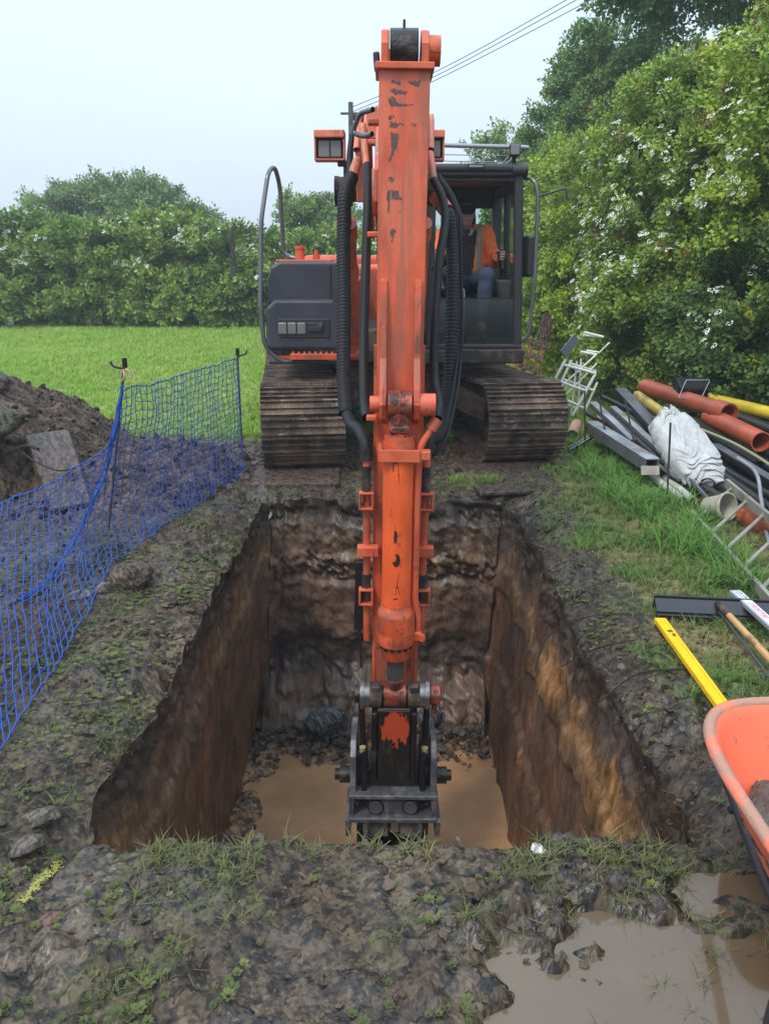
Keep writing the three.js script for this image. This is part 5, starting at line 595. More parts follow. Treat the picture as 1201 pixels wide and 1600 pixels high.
{ // hydraulic hoses
  const corr = (pts, r, n) => { const c = new THREE.CatmullRomCurve3(pts.map((p) => V(...p)), false, 'centripetal'), L = c.getLength(), seg = Math.round(L / 0.0032), g = new THREE.TubeGeometry(c, seg, r, 14, false), p = g.attributes.position; for (let k = 0; k <= seg; k++) { const ctr = c.getPointAt(k / seg), f = 0.93 + 0.09 * Math.pow(0.5 + 0.5 * Math.cos(k / seg * L / 0.021 * 6.283), 0.6); for (let m = 0; m <= 14; m++) { const i = k * 15 + m; p.setXYZ(i, ctr.x + (p.getX(i) - ctr.x) * f, ctr.y + (p.getY(i) - ctr.y) * f, ctr.z + (p.getZ(i) - ctr.z) * f); } } g.computeVertexNormals(); return g; };
  const w = (a) => a.map(W2L);
  const h1 = add('ribbed_hose', corr(w([[-0.20, 2.24, -5.25], [-0.235, 2.14, -5.15], [-0.245, 1.9, -5.05], [-0.24, 1.5, -4.85], [-0.235, 1.1, -4.62], [-0.215, 0.93, -4.45]]), 0.042), blackRubber); add('hose_tail', [tube(w([[-0.215, 0.935, -4.452], [-0.185, 0.895, -4.34], [-0.13, 0.89, -4.14], [-0.098, 0.855, -4.01], [-0.093, 0.79, -3.992]]), 0.031, 40, 14)], blackRubber, h1); add('hose_fitting', [rod(W2L([-0.094, 0.84, -3.998]), W2L([-0.093, 0.77, -3.992]), 0.034, 6)], steelDirty, h1); add('top_fitting', [pipe(w([[-0.20, 2.20, -5.26], [-0.185, 2.28, -5.28], [-0.165, 2.34, -5.35]]), 0.032, 0.03, 12)], pinkOrange, h1);
  const h2 = add('smooth_hose', [tube(w([[-0.10, 2.28, -5.0], [-0.095, 2.12, -4.85], [-0.105, 1.7, -4.65], [-0.115, 1.3, -4.45], [-0.105, 1.04, -4.2], [-0.088, 0.99, -4.0]]), 0.026, 50, 12)], blackRubber); add('top_fitting', [pipe(w([[-0.10, 2.22, -5.0], [-0.115, 2.38, -5.1], [-0.13, 2.52, -5.2]]), 0.021, 0.03, 12)], pinkOrange, h2);
  const h3 = add('ribbed_hose', corr(w([[0.335, 2.06, -5.0], [0.375, 2.0, -4.95], [0.395, 1.85, -4.9], [0.395, 1.5, -4.75], [0.375, 1.1, -4.6], [0.355, 0.95, -4.5]]), 0.04), blackRubber); add('hose_tail', [tube(w([[0.355, 0.955, -4.502], [0.34, 0.87, -4.4], [0.285, 0.85, -4.2], [0.228, 0.87, -4.03], [0.217, 0.81, -3.992]]), 0.033, 30, 12)], blackRubber, h3); add('top_fitting', [pipe(w([[0.30, 2.115, -5.05], [0.34, 2.065, -5.0], [0.362, 2.03, -4.96]]), 0.043, 0.03, 12)], orange, h3);
  const h4 = add('smooth_hose', [tube(w([[0.285, 2.20, -5.0], [0.33, 2.10, -4.9], [0.345, 1.98, -4.8], [0.30, 1.75, -4.6], [0.275, 1.5, -4.45], [0.265, 1.15, -4.25], [0.275, 1.06, -4.03], [0.262, 1.0, -3.91]]), 0.025, 50, 12)], blackRubber); add('top_fitting', [rod(W2L([0.27, 2.36, -5.15]), W2L([0.288, 2.19, -4.99]), 0.022)], pinkOrange, h4);
  add('smooth_hose', [tube(w([[0.33, 2.25, -5.4], [0.42, 2.12, -5.35], [0.47, 1.95, -5.3], [0.43, 1.8, -5.3], [0.32, 1.7, -5.4]]), 0.028, 40, 12)], blackRubber);
  for (const d of [0, 0.022]) add('thin_cable', [tube(w([[0.42 + d, 2.0, -4.95], [0.425 + d, 1.6, -4.8], [0.42 + d, 1.25, -4.65], [0.37 + d, 1.0, -4.4], [0.28 + d, 0.80, -4.15], [0.2, 0.72, -4.1]]), 0.0085, 40, 8)], blackRubber);
  add('thin_hose', [pipe(w([[-0.055, 2.44, -4.2], [-0.12, 2.44, -4.3], [-0.16, 2.36, -4.35], [-0.10, 2.335, -4.3], [-0.06, 2.34, -4.25]]), 0.013, 0.03, 10)], greyPipe);
  add('thin_cable', [tube(w([[-0.22, 2.56, -5.9], [-0.235, 2.4, -5.8], [-0.22, 2.26, -5.6]]), 0.02, 20, 8)], blackRubber);
}
// ---------------------------------------------------------------- spoil, net and things lying about
const BLUE = mat({ rgb: [0.010, 0.068, 0.33], roughness: 0.42 });
function heapH(x, z) { const a = Math.hypot((x + 4.35) / 1.95, (z + 6.9) / 2.3), b = Math.hypot((x + 2.25) / 1.15, (z + 6.55) / 1.25), c = Math.hypot((x + 2.9) / 0.32, (z + 5.75) / 0.45);
  let h = 0.92 * Math.pow(clamp(1 - a * a * 0.82), 1.25) * (a < 1.1 ? 1 : 0); h = Math.max(h, 0.2 * clamp(1.1 - b * b)); const on = sst(0.0, 0.12, h);
  h += on * (0.16 * fbm(x * 1.5, z * 1.5 + 30, 4) + 0.06 * fbm(x * 6, z * 6, 3) + 0.06 * crumb(x * 6, z * 6) + 0.035 * crumb(x * 14, z * 14)); h -= 0.28 * clamp(1 - c * c) * on; return h; }
{ const x0 = -6.6, x1 = -0.95, z0 = -9.4, z1 = -4.2, nx = 190, nz = 175, pos = [], cl = [], uv = [], idx = [];
  for (let j = 0; j <= nz; j++) for (let i = 0; i <= nx; i++) { const x = lerp(x0, x1, i / nx), z = lerp(z0, z1, j / nz), h = heapH(x, z), g = groundH(x, z); pos.push(x, g + h - 0.035, z); uv.push(x, z); const e = fbm(x * 3 + 8, z * 3, 3), f = n2(x * 14, z * 14); const c = mixc([0.058, 0.035, 0.023], [0.118, 0.078, 0.052], clamp(0.42 + 1.2 * e + 0.35 * f)); cl.push(...c); }
  for (let j = 0; j < nz; j++) for (let i = 0; i < nx; i++) { const a = j * (nx + 1) + i, hm = heapH(lerp(x0, x1, (i + 0.5) / nx), lerp(z0, z1, (j + 0.5) / nz)); if (hm < -0.01) continue; idx.push(a, a + nx + 1, a + 1, a + 1, a + nx + 1, a + nx + 2); }
  const g = new THREE.BufferGeometry(); g.setAttribute('position', new THREE.Float32BufferAttribute(pos, 3)); g.setAttribute('color', new THREE.Float32BufferAttribute(cl, 3)); g.setAttribute('uv', new THREE.Float32BufferAttribute(uv, 2)); g.setIndex(idx); g.computeVertexNormals();
  const hp = tag(mesh('spoil_heap', g, mat({ rgb: [1.35, 1.3, 1.25], vertexColors: true, map: repT(soilColT, 0.7), bumpMap: repT(soilBumpT, 0.35), bumpScale: 0.014, roughness: 0.85 })), 'heap of dug brown soil and clods behind the blue net', 'soil heap');
  const r = rng(404), it = [[], [], []]; for (let i = 0; i < 3000; i++) { const x = lerp(-5.4, -1.05, r()), z = lerp(-8.6, -4.6, r()), h = heapH(x, z); if (h < 0.02) continue; const s = 0.008 + 0.034 * r() ** 3; it[i % 3].push([V(x, groundH(x, z) + h - 0.03 + s * 0.2, z), randQ(r), [s * 1.2, s * 0.8, s], mixc([0.06, 0.043, 0.031], [0.16, 0.12, 0.09], r() * r() + (r() < 0.1 ? 0.4 : 0))]); }
  it.forEach((l, k) => instanced('loose_clods', CLODS[k], clodMat, l, hp)); }
const surf = (x, z) => groundH(x, z) + Math.max(0, heapH(x, z) - 0.035);
{ // big lumps
  const bigClod = (name, label, cat, x, y, z, s, c, seed, rot = 0.4) => { const g0 = new THREE.IcosahedronGeometry(1, 5); g0.deleteAttribute('uv'); g0.deleteAttribute('normal'); const g = mergeVertices(g0), p = g.attributes.position; for (let i = 0; i < p.count; i++) { const v = V(p.getX(i), p.getY(i), p.getZ(i)), k = 1 + 0.22 * n3(v.x * 1.1 + seed, v.y * 1.1, v.z * 1.1) + 0.12 * n3(v.x * 3 + seed, v.y * 3, v.z * 3) + 0.05 * n3(v.x * 8, v.y * 8 + seed, v.z * 8); p.setXYZ(i, v.x * k * s[0], v.y * k * s[1], v.z * k * s[2]); } const uv = new Float32Array(p.count * 2); for (let i = 0; i < p.count; i++) { uv[i * 2] = p.getX(i) + p.getY(i) * 0.5; uv[i * 2 + 1] = p.getZ(i) + p.getY(i); } g.setAttribute('uv', new THREE.BufferAttribute(uv, 2)); g.computeVertexNormals(); return tag(mesh(name, g, mat({ rgb: c, map: repT(soilColT, 0.5), bumpMap: repT(soilBumpT, 0.3), bumpScale: 0.01, roughness: 0.85 }), null, [x, y, z], [0, rot, 0.1]), label, cat); };
  bigClod('clay_lump', 'fist-shaped brown clay lump beside the foot of the blue net', 'clay lump', -1.41, 0.07, -4.13, [0.12, 0.075, 0.10], [0.16, 0.115, 0.085], 3);
  bigClod('stone', 'small pale rounded stone next to the brown clay lump', 'stone', -1.545, 0.03, -4.04, [0.04, 0.032, 0.045], [0.2, 0.18, 0.15], 5);
  bigClod('clay_flake', 'flat pale flake of clay under the hem of the blue net', 'clay lump', -1.66, 0.02, -3.98, [0.10, 0.022, 0.06], [0.17, 0.15, 0.125], 7);
  bigClod('turf_clod', 'overturned turf clod with rooty underside on the soil heap', 'turf clod', -3.12, surf(-3.1, -6.15) + 0.14, -6.05, [0.30, 0.13, 0.24], [0.11, 0.10, 0.06], 9, 0.2);
  bigClod('turf_clod', 'dark turf clod on the crest of the soil heap', 'turf clod', -3.5, surf(-3.5, -7.0) - 0.02, -7.0, [0.22, 0.10, 0.2], [0.11, 0.085, 0.065], 11, 1.2);
  bigClod('clay_lump', 'blue-grey clay lump lying at the foot of the far pit wall', 'clay lump', -0.47, FLOOR + 0.17, -5.52, [0.15, 0.10, 0.11], [0.13, 0.145, 0.16], 13);
  bigClod('clay_lump', 'blue-grey clay lump behind the quick hitch', 'clay lump', 0.36, FLOOR + 0.16, -5.6, [0.11, 0.08, 0.09], [0.11, 0.125, 0.14], 15);
  bigClod('stone', 'small white chalky stone on the near lip of the pit', 'stone', 0.475, groundH(0.475, -2.035) + 0.008, -2.03, [0.022, 0.010, 0.026], [0.62, 0.6, 0.56], 17);
  bigClod('stone', 'reddish flat stone at the end of the yellow paint line', 'stone', -0.93, groundH(-0.93, -1.78) + 0.004, -1.775, [0.035, 0.010, 0.028], [0.15, 0.085, 0.065], 19);
  bigClod('stone', 'pale flat stone in the mud left of the pit corner', 'stone', -1.13, groundH(-1.13, -2.2) + 0.01, -2.19, [0.07, 0.018, 0.045], [0.14, 0.115, 0.088], 21);
  bigClod('stone', 'pale broad stone sunk in the mud nearest the yellow paint line', 'stone', -1.12, groundH(-1.12, -2.08) + 0.008, -2.07, [0.055, 0.014, 0.045], [0.13, 0.108, 0.084], 23);
  bigClod('soil_clod', 'rounded dark clod at the edge of the brown puddle', 'soil clod', 0.68, groundH(0.68, -1.9) + 0.014, -1.90, [0.03, 0.024, 0.03], [0.075, 0.066, 0.055], 25);
  // smeared clay slab leaning on the heap
  const g = boxUV(new RoundedBoxGeometry(0.34, 0.10, 1.05, 6, 0.03)), m = mergeVertices(g), p = m.attributes.position; for (let i = 0; i < p.count; i++) { const x = p.getX(i), y = p.getY(i), z = p.getZ(i); p.setXYZ(i, x * (1 + 0.35 * n2(z * 3 + 1, 2)) + 0.07 * n2(z * 2 + 3, 1), y + 0.02 * n2(x * 9, z * 5) + 0.05 * n2(z * 1.5, 4), z + 0.12 * n2(x * 6, 2)); } m.computeVertexNormals();
  const sl = tag(mesh('clay_slab', m, mat({ rgb: [0.10, 0.064, 0.044], map: repT(soilColT, 0.5, 1.5), bumpMap: repT(soilBumpT, 0.15, 0.9), bumpScale: 0.008, roughness: 0.45 })), 'long smooth slab of wet brown clay sliding down the soil heap', 'clay slab'); sl.position.set(-2.50, 0.20, -5.93); sl.quaternion.setFromUnitVectors(V(0, 0, 1), V(0.45, -0.34, 0.80).normalize());
  const tw = [tube([[-2.95, 0.32, -6.0], [-2.82, 0.37, -5.97], [-2.72, 0.41, -5.93], [-2.62, 0.39, -5.9]], 0.013, 24, 7), tube([[-2.80, 0.375, -5.96], [-2.6, 0.31, -5.8], [-2.42, 0.26, -5.75], [-2.3, 0.28, -5.75]], 0.007, 24, 6)]; tag(mesh('fallen_twig', tw, barkMat), 'bare forked twig lying across the smooth clay slab', 'twig');
}
{ // yellow marker paint sprayed on the ground as loose specks
  const r = rng(55), pos = [], nor = [], uv = []; for (let i = 0; i < 620; i++) { const t = r(), x = lerp(-1.03, -1.015, t) + (r() + r() - 1) * 0.018 + 0.012 * n2(t * 9, 3), z = lerp(-2.08, -1.80, t), y = groundH(x, z) + 0.013, s = 0.0012 + 0.0032 * r() * r(), k = 5; for (let q = 0; q < k; q++) { const a = q / k * 6.28, b = (q + 1) / k * 6.28; for (const [u, v] of [[0, 0], [Math.cos(b) * s, Math.sin(b) * s], [Math.cos(a) * s, Math.sin(a) * s]]) { pos.push(x + u, y, z + v); nor.push(0, 1, 0); uv.push(0, 0); } } }
  const g = new THREE.BufferGeometry(); g.setAttribute('position', new THREE.Float32BufferAttribute(pos, 3)); g.setAttribute('normal', new THREE.Float32BufferAttribute(nor, 3)); g.setAttribute('uv', new THREE.Float32BufferAttribute(uv, 2)); const m = stuff(mesh('marker_paint', g, mat({ rgb: [0.30, 0.28, 0.06], roughness: 0.8 }))); m.userData.label = 'short line of yellow marker paint sprayed on the mud'; m.userData.category = 'paint line'; }
{ // thin roots hanging over the right wall
  [[[1.03, 0.02, -5.1], [0.9, -0.02, -5.0], [0.72, -0.12, -4.95]], [[1.3, 0.03, -4.2], [1.05, 0.0, -4.05], [0.85, -0.15, -4.0]], [[1.25, 0.02, -3.75], [1.02, 0.02, -3.7], [0.84, -0.1, -3.72], [0.78, -0.28, -3.7]], [[1.2, 0.02, -3.45], [1.0, 0.0, -3.4], [0.86, -0.12, -3.45]], [[1.35, 0.03, -3.15], [1.1, 0.03, -3.1], [0.93, -0.08, -3.05]], [[1.05, 0.03, -5.45], [0.92, 0.0, -5.4], [0.75, -0.06, -5.5]]].forEach((p, i) => tag(mesh('root', tube(p, 0.0042, 24, 6), barkMat), ['bare root near the front pit wall corner, inner of two', 'bare root level with the rake head', 'longest bare root, drooping furthest down the wall', 'bare root below the near end of the rake head', 'bare root beside the yellow spirit level', 'bare root in the far corner of the pit beside the track board'][i], 'root', 'roots over the pit edge')); }
{ // barrier net on two steel pins
  const pin = (a, b, label, ribbon) => { const t = thing('steel_pin', label, 'pin', a, 0, 'steel pins holding the net'); const d = [b[0] - a[0], b[1] - a[1], b[2] - a[2]]; mesh('shaft', rod([0, -0.1, 0], d, 0.0085, 10), mat({ rgb: [0.07, 0.045, 0.035], roughness: 0.8 }), t); mesh('hook', [pipe([[d[0], d[1] - 0.06, d[2]], [d[0] - 0.02, d[1] - 0.045, d[2]], [d[0] - 0.075, d[1] - 0.03, d[2] + 0.01], [d[0] - 0.085, d[1] + 0.0, d[2] + 0.01]].map((p) => ribbon ? p : [2 * d[0] - p[0], p[1], p[2]]), 0.008, 0.02, 8)], mat({ rgb: [0.03, 0.028, 0.027], roughness: 0.7 }), t); mesh('cap', [cyl(0.016, 0.015, 0.06, [d[0], d[1] - 0.01, d[2]])], blackRubber, t); if (ribbon) mesh('tied_ribbon', [tube([[d[0], d[1] - 0.05, d[2] + 0.01], [d[0] + 0.03, d[1] - 0.06, d[2] + 0.02], [d[0] + 0.045, d[1] - 0.11, d[2] + 0.02]], 0.006, 12, 5), tube([[d[0] - 0.01, d[1] - 0.05, d[2] + 0.01], [d[0] + 0.0, d[1] - 0.09, d[2] + 0.03], [d[0] - 0.02, d[1] - 0.12, d[2] + 0.02]], 0.007, 12, 5)], mat({ rgb: [0.5, 0.3, 0.25], roughness: 0.8 }), t); return t; };
  pin([-1.893, 0.0, -5.12], [-1.63, 1.15, -5.05], 'leaning steel pin with a pink ribbon tied below its hook', true);
  pin([-1.30, 0.0, -7.11], [-1.292, 1.0, -7.1], 'upright steel pin beside the excavator track, holding the net corner', false);
  const C = [ // columns of the net, top hem to bottom hem
    [0, [[-1.295, 0.94, -7.08], [-1.285, 0.60, -7.05], [-1.27, 0.25, -6.95], [-1.19, 0.04, -6.55]]],
    [0.55, [[-1.425, 0.93, -6.6], [-1.42, 0.56, -6.5], [-1.40, 0.25, -6.35], [-1.315, 0.04, -5.92]]],
    [1.1, [[-1.53, 0.935, -6.05], [-1.53, 0.55, -5.95], [-1.52, 0.25, -5.8], [-1.43, 0.04, -5.46]]],
    [1.65, [[-1.595, 0.945, -5.5], [-1.62, 0.56, -5.42], [-1.63, 0.25, -5.3], [-1.535, 0.04, -4.93]]],
    [2.1, [[-1.665, 0.965, -5.05], [-1.74, 0.56, -5.02], [-1.80, 0.20, -4.95], [-1.61, 0.035, -4.44]]],
    [2.3, [[-1.745, 0.66, -4.98], [-1.81, 0.42, -4.86], [-1.80, 0.17, -4.55], [-1.57, 0.035, -4.05]]],
    [2.75, [[-1.955, 0.51, -4.6], [-1.92, 0.30, -4.4], [-1.80, 0.12, -4.0], [-1.485, 0.03, -3.32]]],
    [3.4, [[-2.17, 0.45, -4.3], [-2.08, 0.26, -3.95], [-1.87, 0.10, -3.45], [-1.43, 0.03, -2.56]]],
    [4.1, [[-2.42, 0.40, -4.0], [-2.25, 0.24, -3.55], [-1.98, 0.09, -2.95], [-1.42, 0.03, -2.12]]],
    [4.7, [[-2.70, 0.38, -3.6], [-2.5, 0.24, -3.1], [-2.15, 0.09, -2.5], [-1.5, 0.03, -1.7]]]];
  const rowCurves = []; const colC = C.map((c) => new THREE.CatmullRomCurve3(c[1].map((p) => V(...p)), false, 'centripetal'));
  const ev = (u, v) => { let k = 0; while (k < C.length - 2 && u > C[k + 1][0]) k++; const t = clamp((u - C[k][0]) / (C[k + 1][0] - C[k][0])); const g = (i) => colC[Math.max(0, Math.min(C.length - 1, i))].getPoint(v); const p0 = g(k - 1), p1 = g(k), p2 = g(k + 1), p3 = g(k + 2); const o = V(0, 0, 0); for (const a of ['x', 'y', 'z']) { const m1 = (p2[a] - p0[a]) / 2, m2 = (p3[a] - p1[a]) / 2, t2 = t * t, t3 = t2 * t; o[a] = (2 * t3 - 3 * t2 + 1) * p1[a] + (t3 - 2 * t2 + t) * m1 * 0.7 + (-2 * t3 + 3 * t2) * p2[a] + (t3 - t2) * m2 * 0.7; }
    const w = 0.022 * n2(u * 2.6, v * 3 + 7) + 0.012 * n2(u * 7, v * 6); o.x += w * 1.2 + 0.008 * n2(u * 19, v * 17); o.y += 0.014 * n2(u * 6 + 20, v * 5) + 0.007 * n2(u * 23, v * 19 + 4) - 0.05 * Math.sin(Math.PI * clamp(v)) * 0.3; o.z += w; const s = surf(o.x, o.z) + 0.012; if (o.y < s) o.y = s; return o; };
  const pos = [], idx = []; const strand = (pts, r) => { const base = pos.length / 3, n = pts.length, up = V(0, 1, 0), d = V(0, 0, 0), a = V(0, 0, 0), b = V(0, 0, 0); for (let i = 0; i < n; i++) { d.subVectors(pts[Math.min(n - 1, i + 1)], pts[Math.max(0, i - 1)]).normalize(); a.crossVectors(d, Math.abs(d.y) > 0.8 ? V(1, 0, 0) : up).normalize(); b.crossVectors(a, d); for (let q = 0; q < 4; q++) { const t = q * Math.PI / 2, ca = Math.cos(t) * r, sa = Math.sin(t) * r; pos.push(pts[i].x + a.x * ca + b.x * sa, pts[i].y + a.y * ca + b.y * sa, pts[i].z + a.z * ca + b.z * sa); } if (i) for (let q = 0; q < 4; q++) { const A = base + (i - 1) * 4 + q, B = base + (i - 1) * 4 + (q + 1) % 4; idx.push(A, B, A + 4, B, B + 4, A + 4); } } };
  const NU = 70, NV = 23, grid = []; for (let i = 0; i <= NU * 2; i++) { const col = []; for (let j = 0; j <= NV * 2; j++) col.push(ev(i / (NU * 2) * 4.7, j / (NV * 2))); grid.push(col); }
  for (let j = 0; j <= NV; j++) { const pts = []; for (let i = 0; i <= NU * 2; i++) { const p = grid[i][j * 2].clone(); if (i % 2) p.y -= 0.010; pts.push(p); } strand(pts, j === 0 || j === NV ? 0.0048 : 0.0031); }
  for (let i = 0; i <= NU; i++) { const pts = []; for (let j = 0; j <= NV * 2; j++) pts.push(grid[i * 2][j]); strand(pts, 0.0029); }
  const g = new THREE.BufferGeometry(); g.setAttribute('position', new THREE.Float32BufferAttribute(pos, 3)); g.setIndex(idx); g.computeVertexNormals(); g.setAttribute('uv', new THREE.Float32BufferAttribute(new Float32Array(pos.length / 3 * 2), 2));
  const nt = thing('barrier_net', 'blue plastic barrier net sagging from two steel pins beside the pit', 'net'); mesh('netting', g, BLUE, nt);
  const r = rng(66), P = [[-1.655, 1.0, -5.04], [-1.70, 0.78, -5.0], [-1.775, 0.5, -4.96], [-1.83, 0.28, -4.72], [-1.86, 0.12, -4.4], [-1.88, 0.05, -4.1], [-1.92, 0.05, -3.85]], cv = new THREE.CatmullRomCurve3(P.map((p) => V(...p))), gs = []; for (let k = 0; k < 9; k++) { const pts = []; const f = r() * 9; for (let i = 0; i <= 24; i++) { const c = cv.getPoint(i / 24); pts.push([c.x + 0.018 * n2(i * 0.35 + f, k), c.y + 0.012 * n2(i * 0.4 + f, k + 9), c.z + 0.02 * n2(i * 0.3, k + f)]); } gs.push(tube(pts, 0.0048, 60, 5)); } mesh('gathered_hem', gs, BLUE, nt);
}
const LATTICE =[[[1.887, 0.324, -9.150], [2.058, 0.684, -9.150], 0.011], [[2.035, 0.624, -9.150], [2.410, 0.525, -9.150], 0.011], [[2.410, 0.525, -9.150], [2.172, 0.017, -9.150], 0.012], [[1.946, 0.451, -9.150], [2.319, 0.324, -9.150], 0.011], [[2.090, 0.222, -9.150], [2.320, 0.120, -9.150], 0.01], [[2.025, 0.293, -9.350], [2.172, 0.654, -9.350], 0.01], [[2.154, 0.613, -9.350], [2.461, 0.525, -9.350], 0.01], [[2.091, 0.430, -9.350], [2.451, 0.300, -9.350], 0.01], [[2.492, 0.396, -9.350], [2.367, 0.050, -9.350], 0.01], [[2.167, 0.126, -9.350], [2.274, 0.085, -9.350], 0.009], [[2.198, 0.658, -9.200], [2.174, 0.042, -9.200], 0.007], [[2.248, 0.682, -9.220], [2.256, 0.018, -9.220], 0.007], [[2.026, 0.321, -9.300], [2.446, 0.726, -9.300], 0.007], [[2.105, 0.229, -9.320], [2.460, 0.617, -9.320], 0.006]];
const LOOSE =[[[2.327, 0.721, -9.600], [2.518, 0.686, -9.600], 0.012], [[2.408, 0.729, -9.650], [2.550, 0.709, -9.650], 0.01], [[2.377, 0.938, -9.700], [2.612, 0.883, -9.700], 0.012], [[2.384, 0.899, -9.750], [2.604, 0.878, -9.750], 0.01], [[2.564, 0.689, -9.700], [2.694, 0.821, -9.700], 0.006]];
{ // drain pipes and offcuts heaped along the hedge
  const hollow = (a, b, r, t, seg = 28) => { const A = V(...a), B = V(...b), L = A.distanceTo(B), g = new THREE.LatheGeometry([[r - t, 0], [r, 0], [r, L], [r - t, L], [r - t, 0]].map((p) => new THREE.Vector2(...p)), seg); const uv = g.attributes.uv; for (let i = 0; i < uv.count; i++) uv.setXY(i, uv.getX(i) * 6.28 * r, g.attributes.position.getY(i)); const h = toCreasedNormals(g, 0.6); h.applyQuaternion(new THREE.Quaternion().setFromUnitVectors(V(0, 1, 0), B.clone().sub(A).normalize())); h.translate(A.x, A.y, A.z); return h; };
  const dirty = (c, s, amt = 0.5) => mat({ map: repT(tex(256, (i, j) => { const a = tn(0, i * 2 + s * 31, j * 2), b = tn(2, i + s * 7, j), k = 0.9 + 0.25 * (a - 0.5) + 0.12 * (b - 0.5); return mixc([c[0] * k, c[1] * k, c[2] * k], [0.3, 0.26, 0.21], amt * sst(0.5, 0.85, 0.6 * tn(3, i * 2, j * 2 + s * 50) + 0.4 * b)); }), 0.5, 0.8), roughness: 0.45 });
  const terra = dirty([0.66, 0.33, 0.22], 1), terra2 = dirty([0.74, 0.36, 0.24], 2, 0.25), yellow = dirty([0.84, 0.73, 0.14], 3, 0.4), yellowM = dirty([0.74, 0.66, 0.3], 4, 1.0), greyU = dirty([0.40, 0.41, 0.44], 5, 0.6), greyL = dirty([0.60, 0.62, 0.65], 6, 0.6), black = dirty([0.12, 0.12, 0.125], 7, 0.5), whiteP = dirty([0.83, 0.83, 0.8], 8, 0.4), pink = dirty([0.74, 0.60, 0.52], 9, 0.5), cream = dirty([0.70, 0.68, 0.6], 10, 0.4), green = dirty([0.05, 0.5, 0.36], 11, 0.2);
  const G = 'pipes and offcuts heaped along the hedge';
  const pp = (name, label, cat, a, b, r, m, socket) => { const t = thing(name, label, cat, a, 0, G), d = b.map((v, i) => v - a[i]); mesh('tube', hollow([0, 0, 0], d, r, r * 0.09 + 0.002), m, t); if (socket) { const L = Math.hypot(...d), k = (L - 0.16) / L; mesh('socket', [hollow(d.map((v) => v * k), d.map((v) => v * 1.01), r * 1.16, r * 0.13), hollow(d.map((v) => v * (k - 0.01)), d.map((v) => v * (k + 0.02)), r * 1.13, r * 0.1)], m, t); } return t; };
  pp('drain_pipe', 'long brown drain pipe with an open socket end, topmost on the pile', 'pipe', [2.77, 0.47, -8.5], [3.11, 0.43, -7.15], 0.085, terra, true);
  pp('drain_pipe', 'short orange-brown drain pipe end sticking out below the socketed one', 'pipe', [3.05, 0.36, -7.4], [3.11, 0.325, -6.45], 0.085, terra2);
  pp('drain_pipe', 'yellow gas pipe lying against the foot of the hedge', 'pipe', [3.25, 0.42, -8.1], [3.75, 0.38, -7.05], 0.062, yellow);
  pp('drain_pipe', 'short mottled yellow pipe poking out above the white sack', 'pipe', [2.465, 0.50, -7.75], [2.485, 0.44, -6.8], 0.045, yellowM);
  pp('drain_pipe', 'pinkish clay pipe with its end just clear of the excavator track', 'pipe', [2.0, 0.12, -8.2], [1.86, 0.10, -7.75], 0.06, pink);
  pp('drain_pipe', 'buff clay pipe behind the pinkish one', 'pipe', [2.22, 0.2, -8.1], [2.12, 0.17, -7.5], 0.05, pink);
  pp('waste_pipe', 'white waste pipe with open end in the grass, outer of two', 'pipe', [2.21, 0.055, -6.35], [2.235, 0.035, -5.73], 0.031, whiteP);
  pp('waste_pipe', 'white waste pipe with open end, tucked against the black pipes', 'pipe', [2.30, 0.055, -6.3], [2.295, 0.045, -5.68], 0.031, whiteP);
  [[[2.42, 0.16, -7.7], [2.48, 0.10, -5.9], 0.062, 'thick black pipe on the ground under the white sack'], [[2.56, 0.13, -7.4], [2.62, 0.07, -5.55], 0.055, 'black pipe just right of the thick one below the sack'], [[2.14, 0.36, -7.6], [2.36, 0.07, -6.0], 0.03, 'thin black pipe sloping down to the white waste pipes'], [[2.85, 0.25, -7.6], [2.90, 0.10, -5.2], 0.055, 'black pipe running behind the ladder'], [[3.05, 0.20, -7.2], [3.15, 0.12, -5.0], 0.05, 'black pipe at the back of the pile behind the ladder'], [[3.3, 0.34, -7.9], [3.65, 0.26, -6.0], 0.055, 'black pipe in front of the yellow gas pipe'], [[2.70, 0.33, -8.0], [2.80, 0.22, -6.2], 0.045, 'black pipe lying below the socketed drain pipe']].forEach(([a, b, r, l]) => pp('black_pipe', l, 'pipe', a, b, r, black));
  [[[2.02, 0.30, -7.9], [2.30, 0.16, -6.5], 0.024, 'thin black pipe lying along the box section'], [[2.2, 0.44, -8.0], [2.6, 0.30, -6.4], 0.028, 'black pipe crossing under the mottled yellow pipe'], [[2.3, 0.30, -7.6], [2.12, 0.06, -6.5], 0.022, 'black pipe slanting down to the grass behind the cream panel'], [[2.5, 0.28, -7.1], [2.72, 0.08, -5.3], 0.036, 'black pipe leading from the sack to the ladder top'], [[2.72, 0.30, -7.5], [2.98, 0.12, -5.9], 0.04, 'black pipe lying below the short orange-brown pipe end'], [[2.98, 0.20, -7.0], [3.2, 0.12, -5.3], 0.045, 'black pipe running out past the green plastic sheet'], [[2.35, 0.10, -6.6], [2.55, 0.06, -5.2], 0.04, 'black pipe on the ground in front of the sack'], [[3.2, 0.22, -6.6], [3.3, 0.10, -4.7], 0.05, 'black pipe furthest under the hedge behind the ladder'], [[2.62, 0.20, -6.4], [2.95, 0.06, -4.6], 0.03, 'thin black pipe passing behind the upper ladder rail']].forEach(([a, b, r, l]) => pp('black_pipe', l, 'pipe', a, b, r, black));
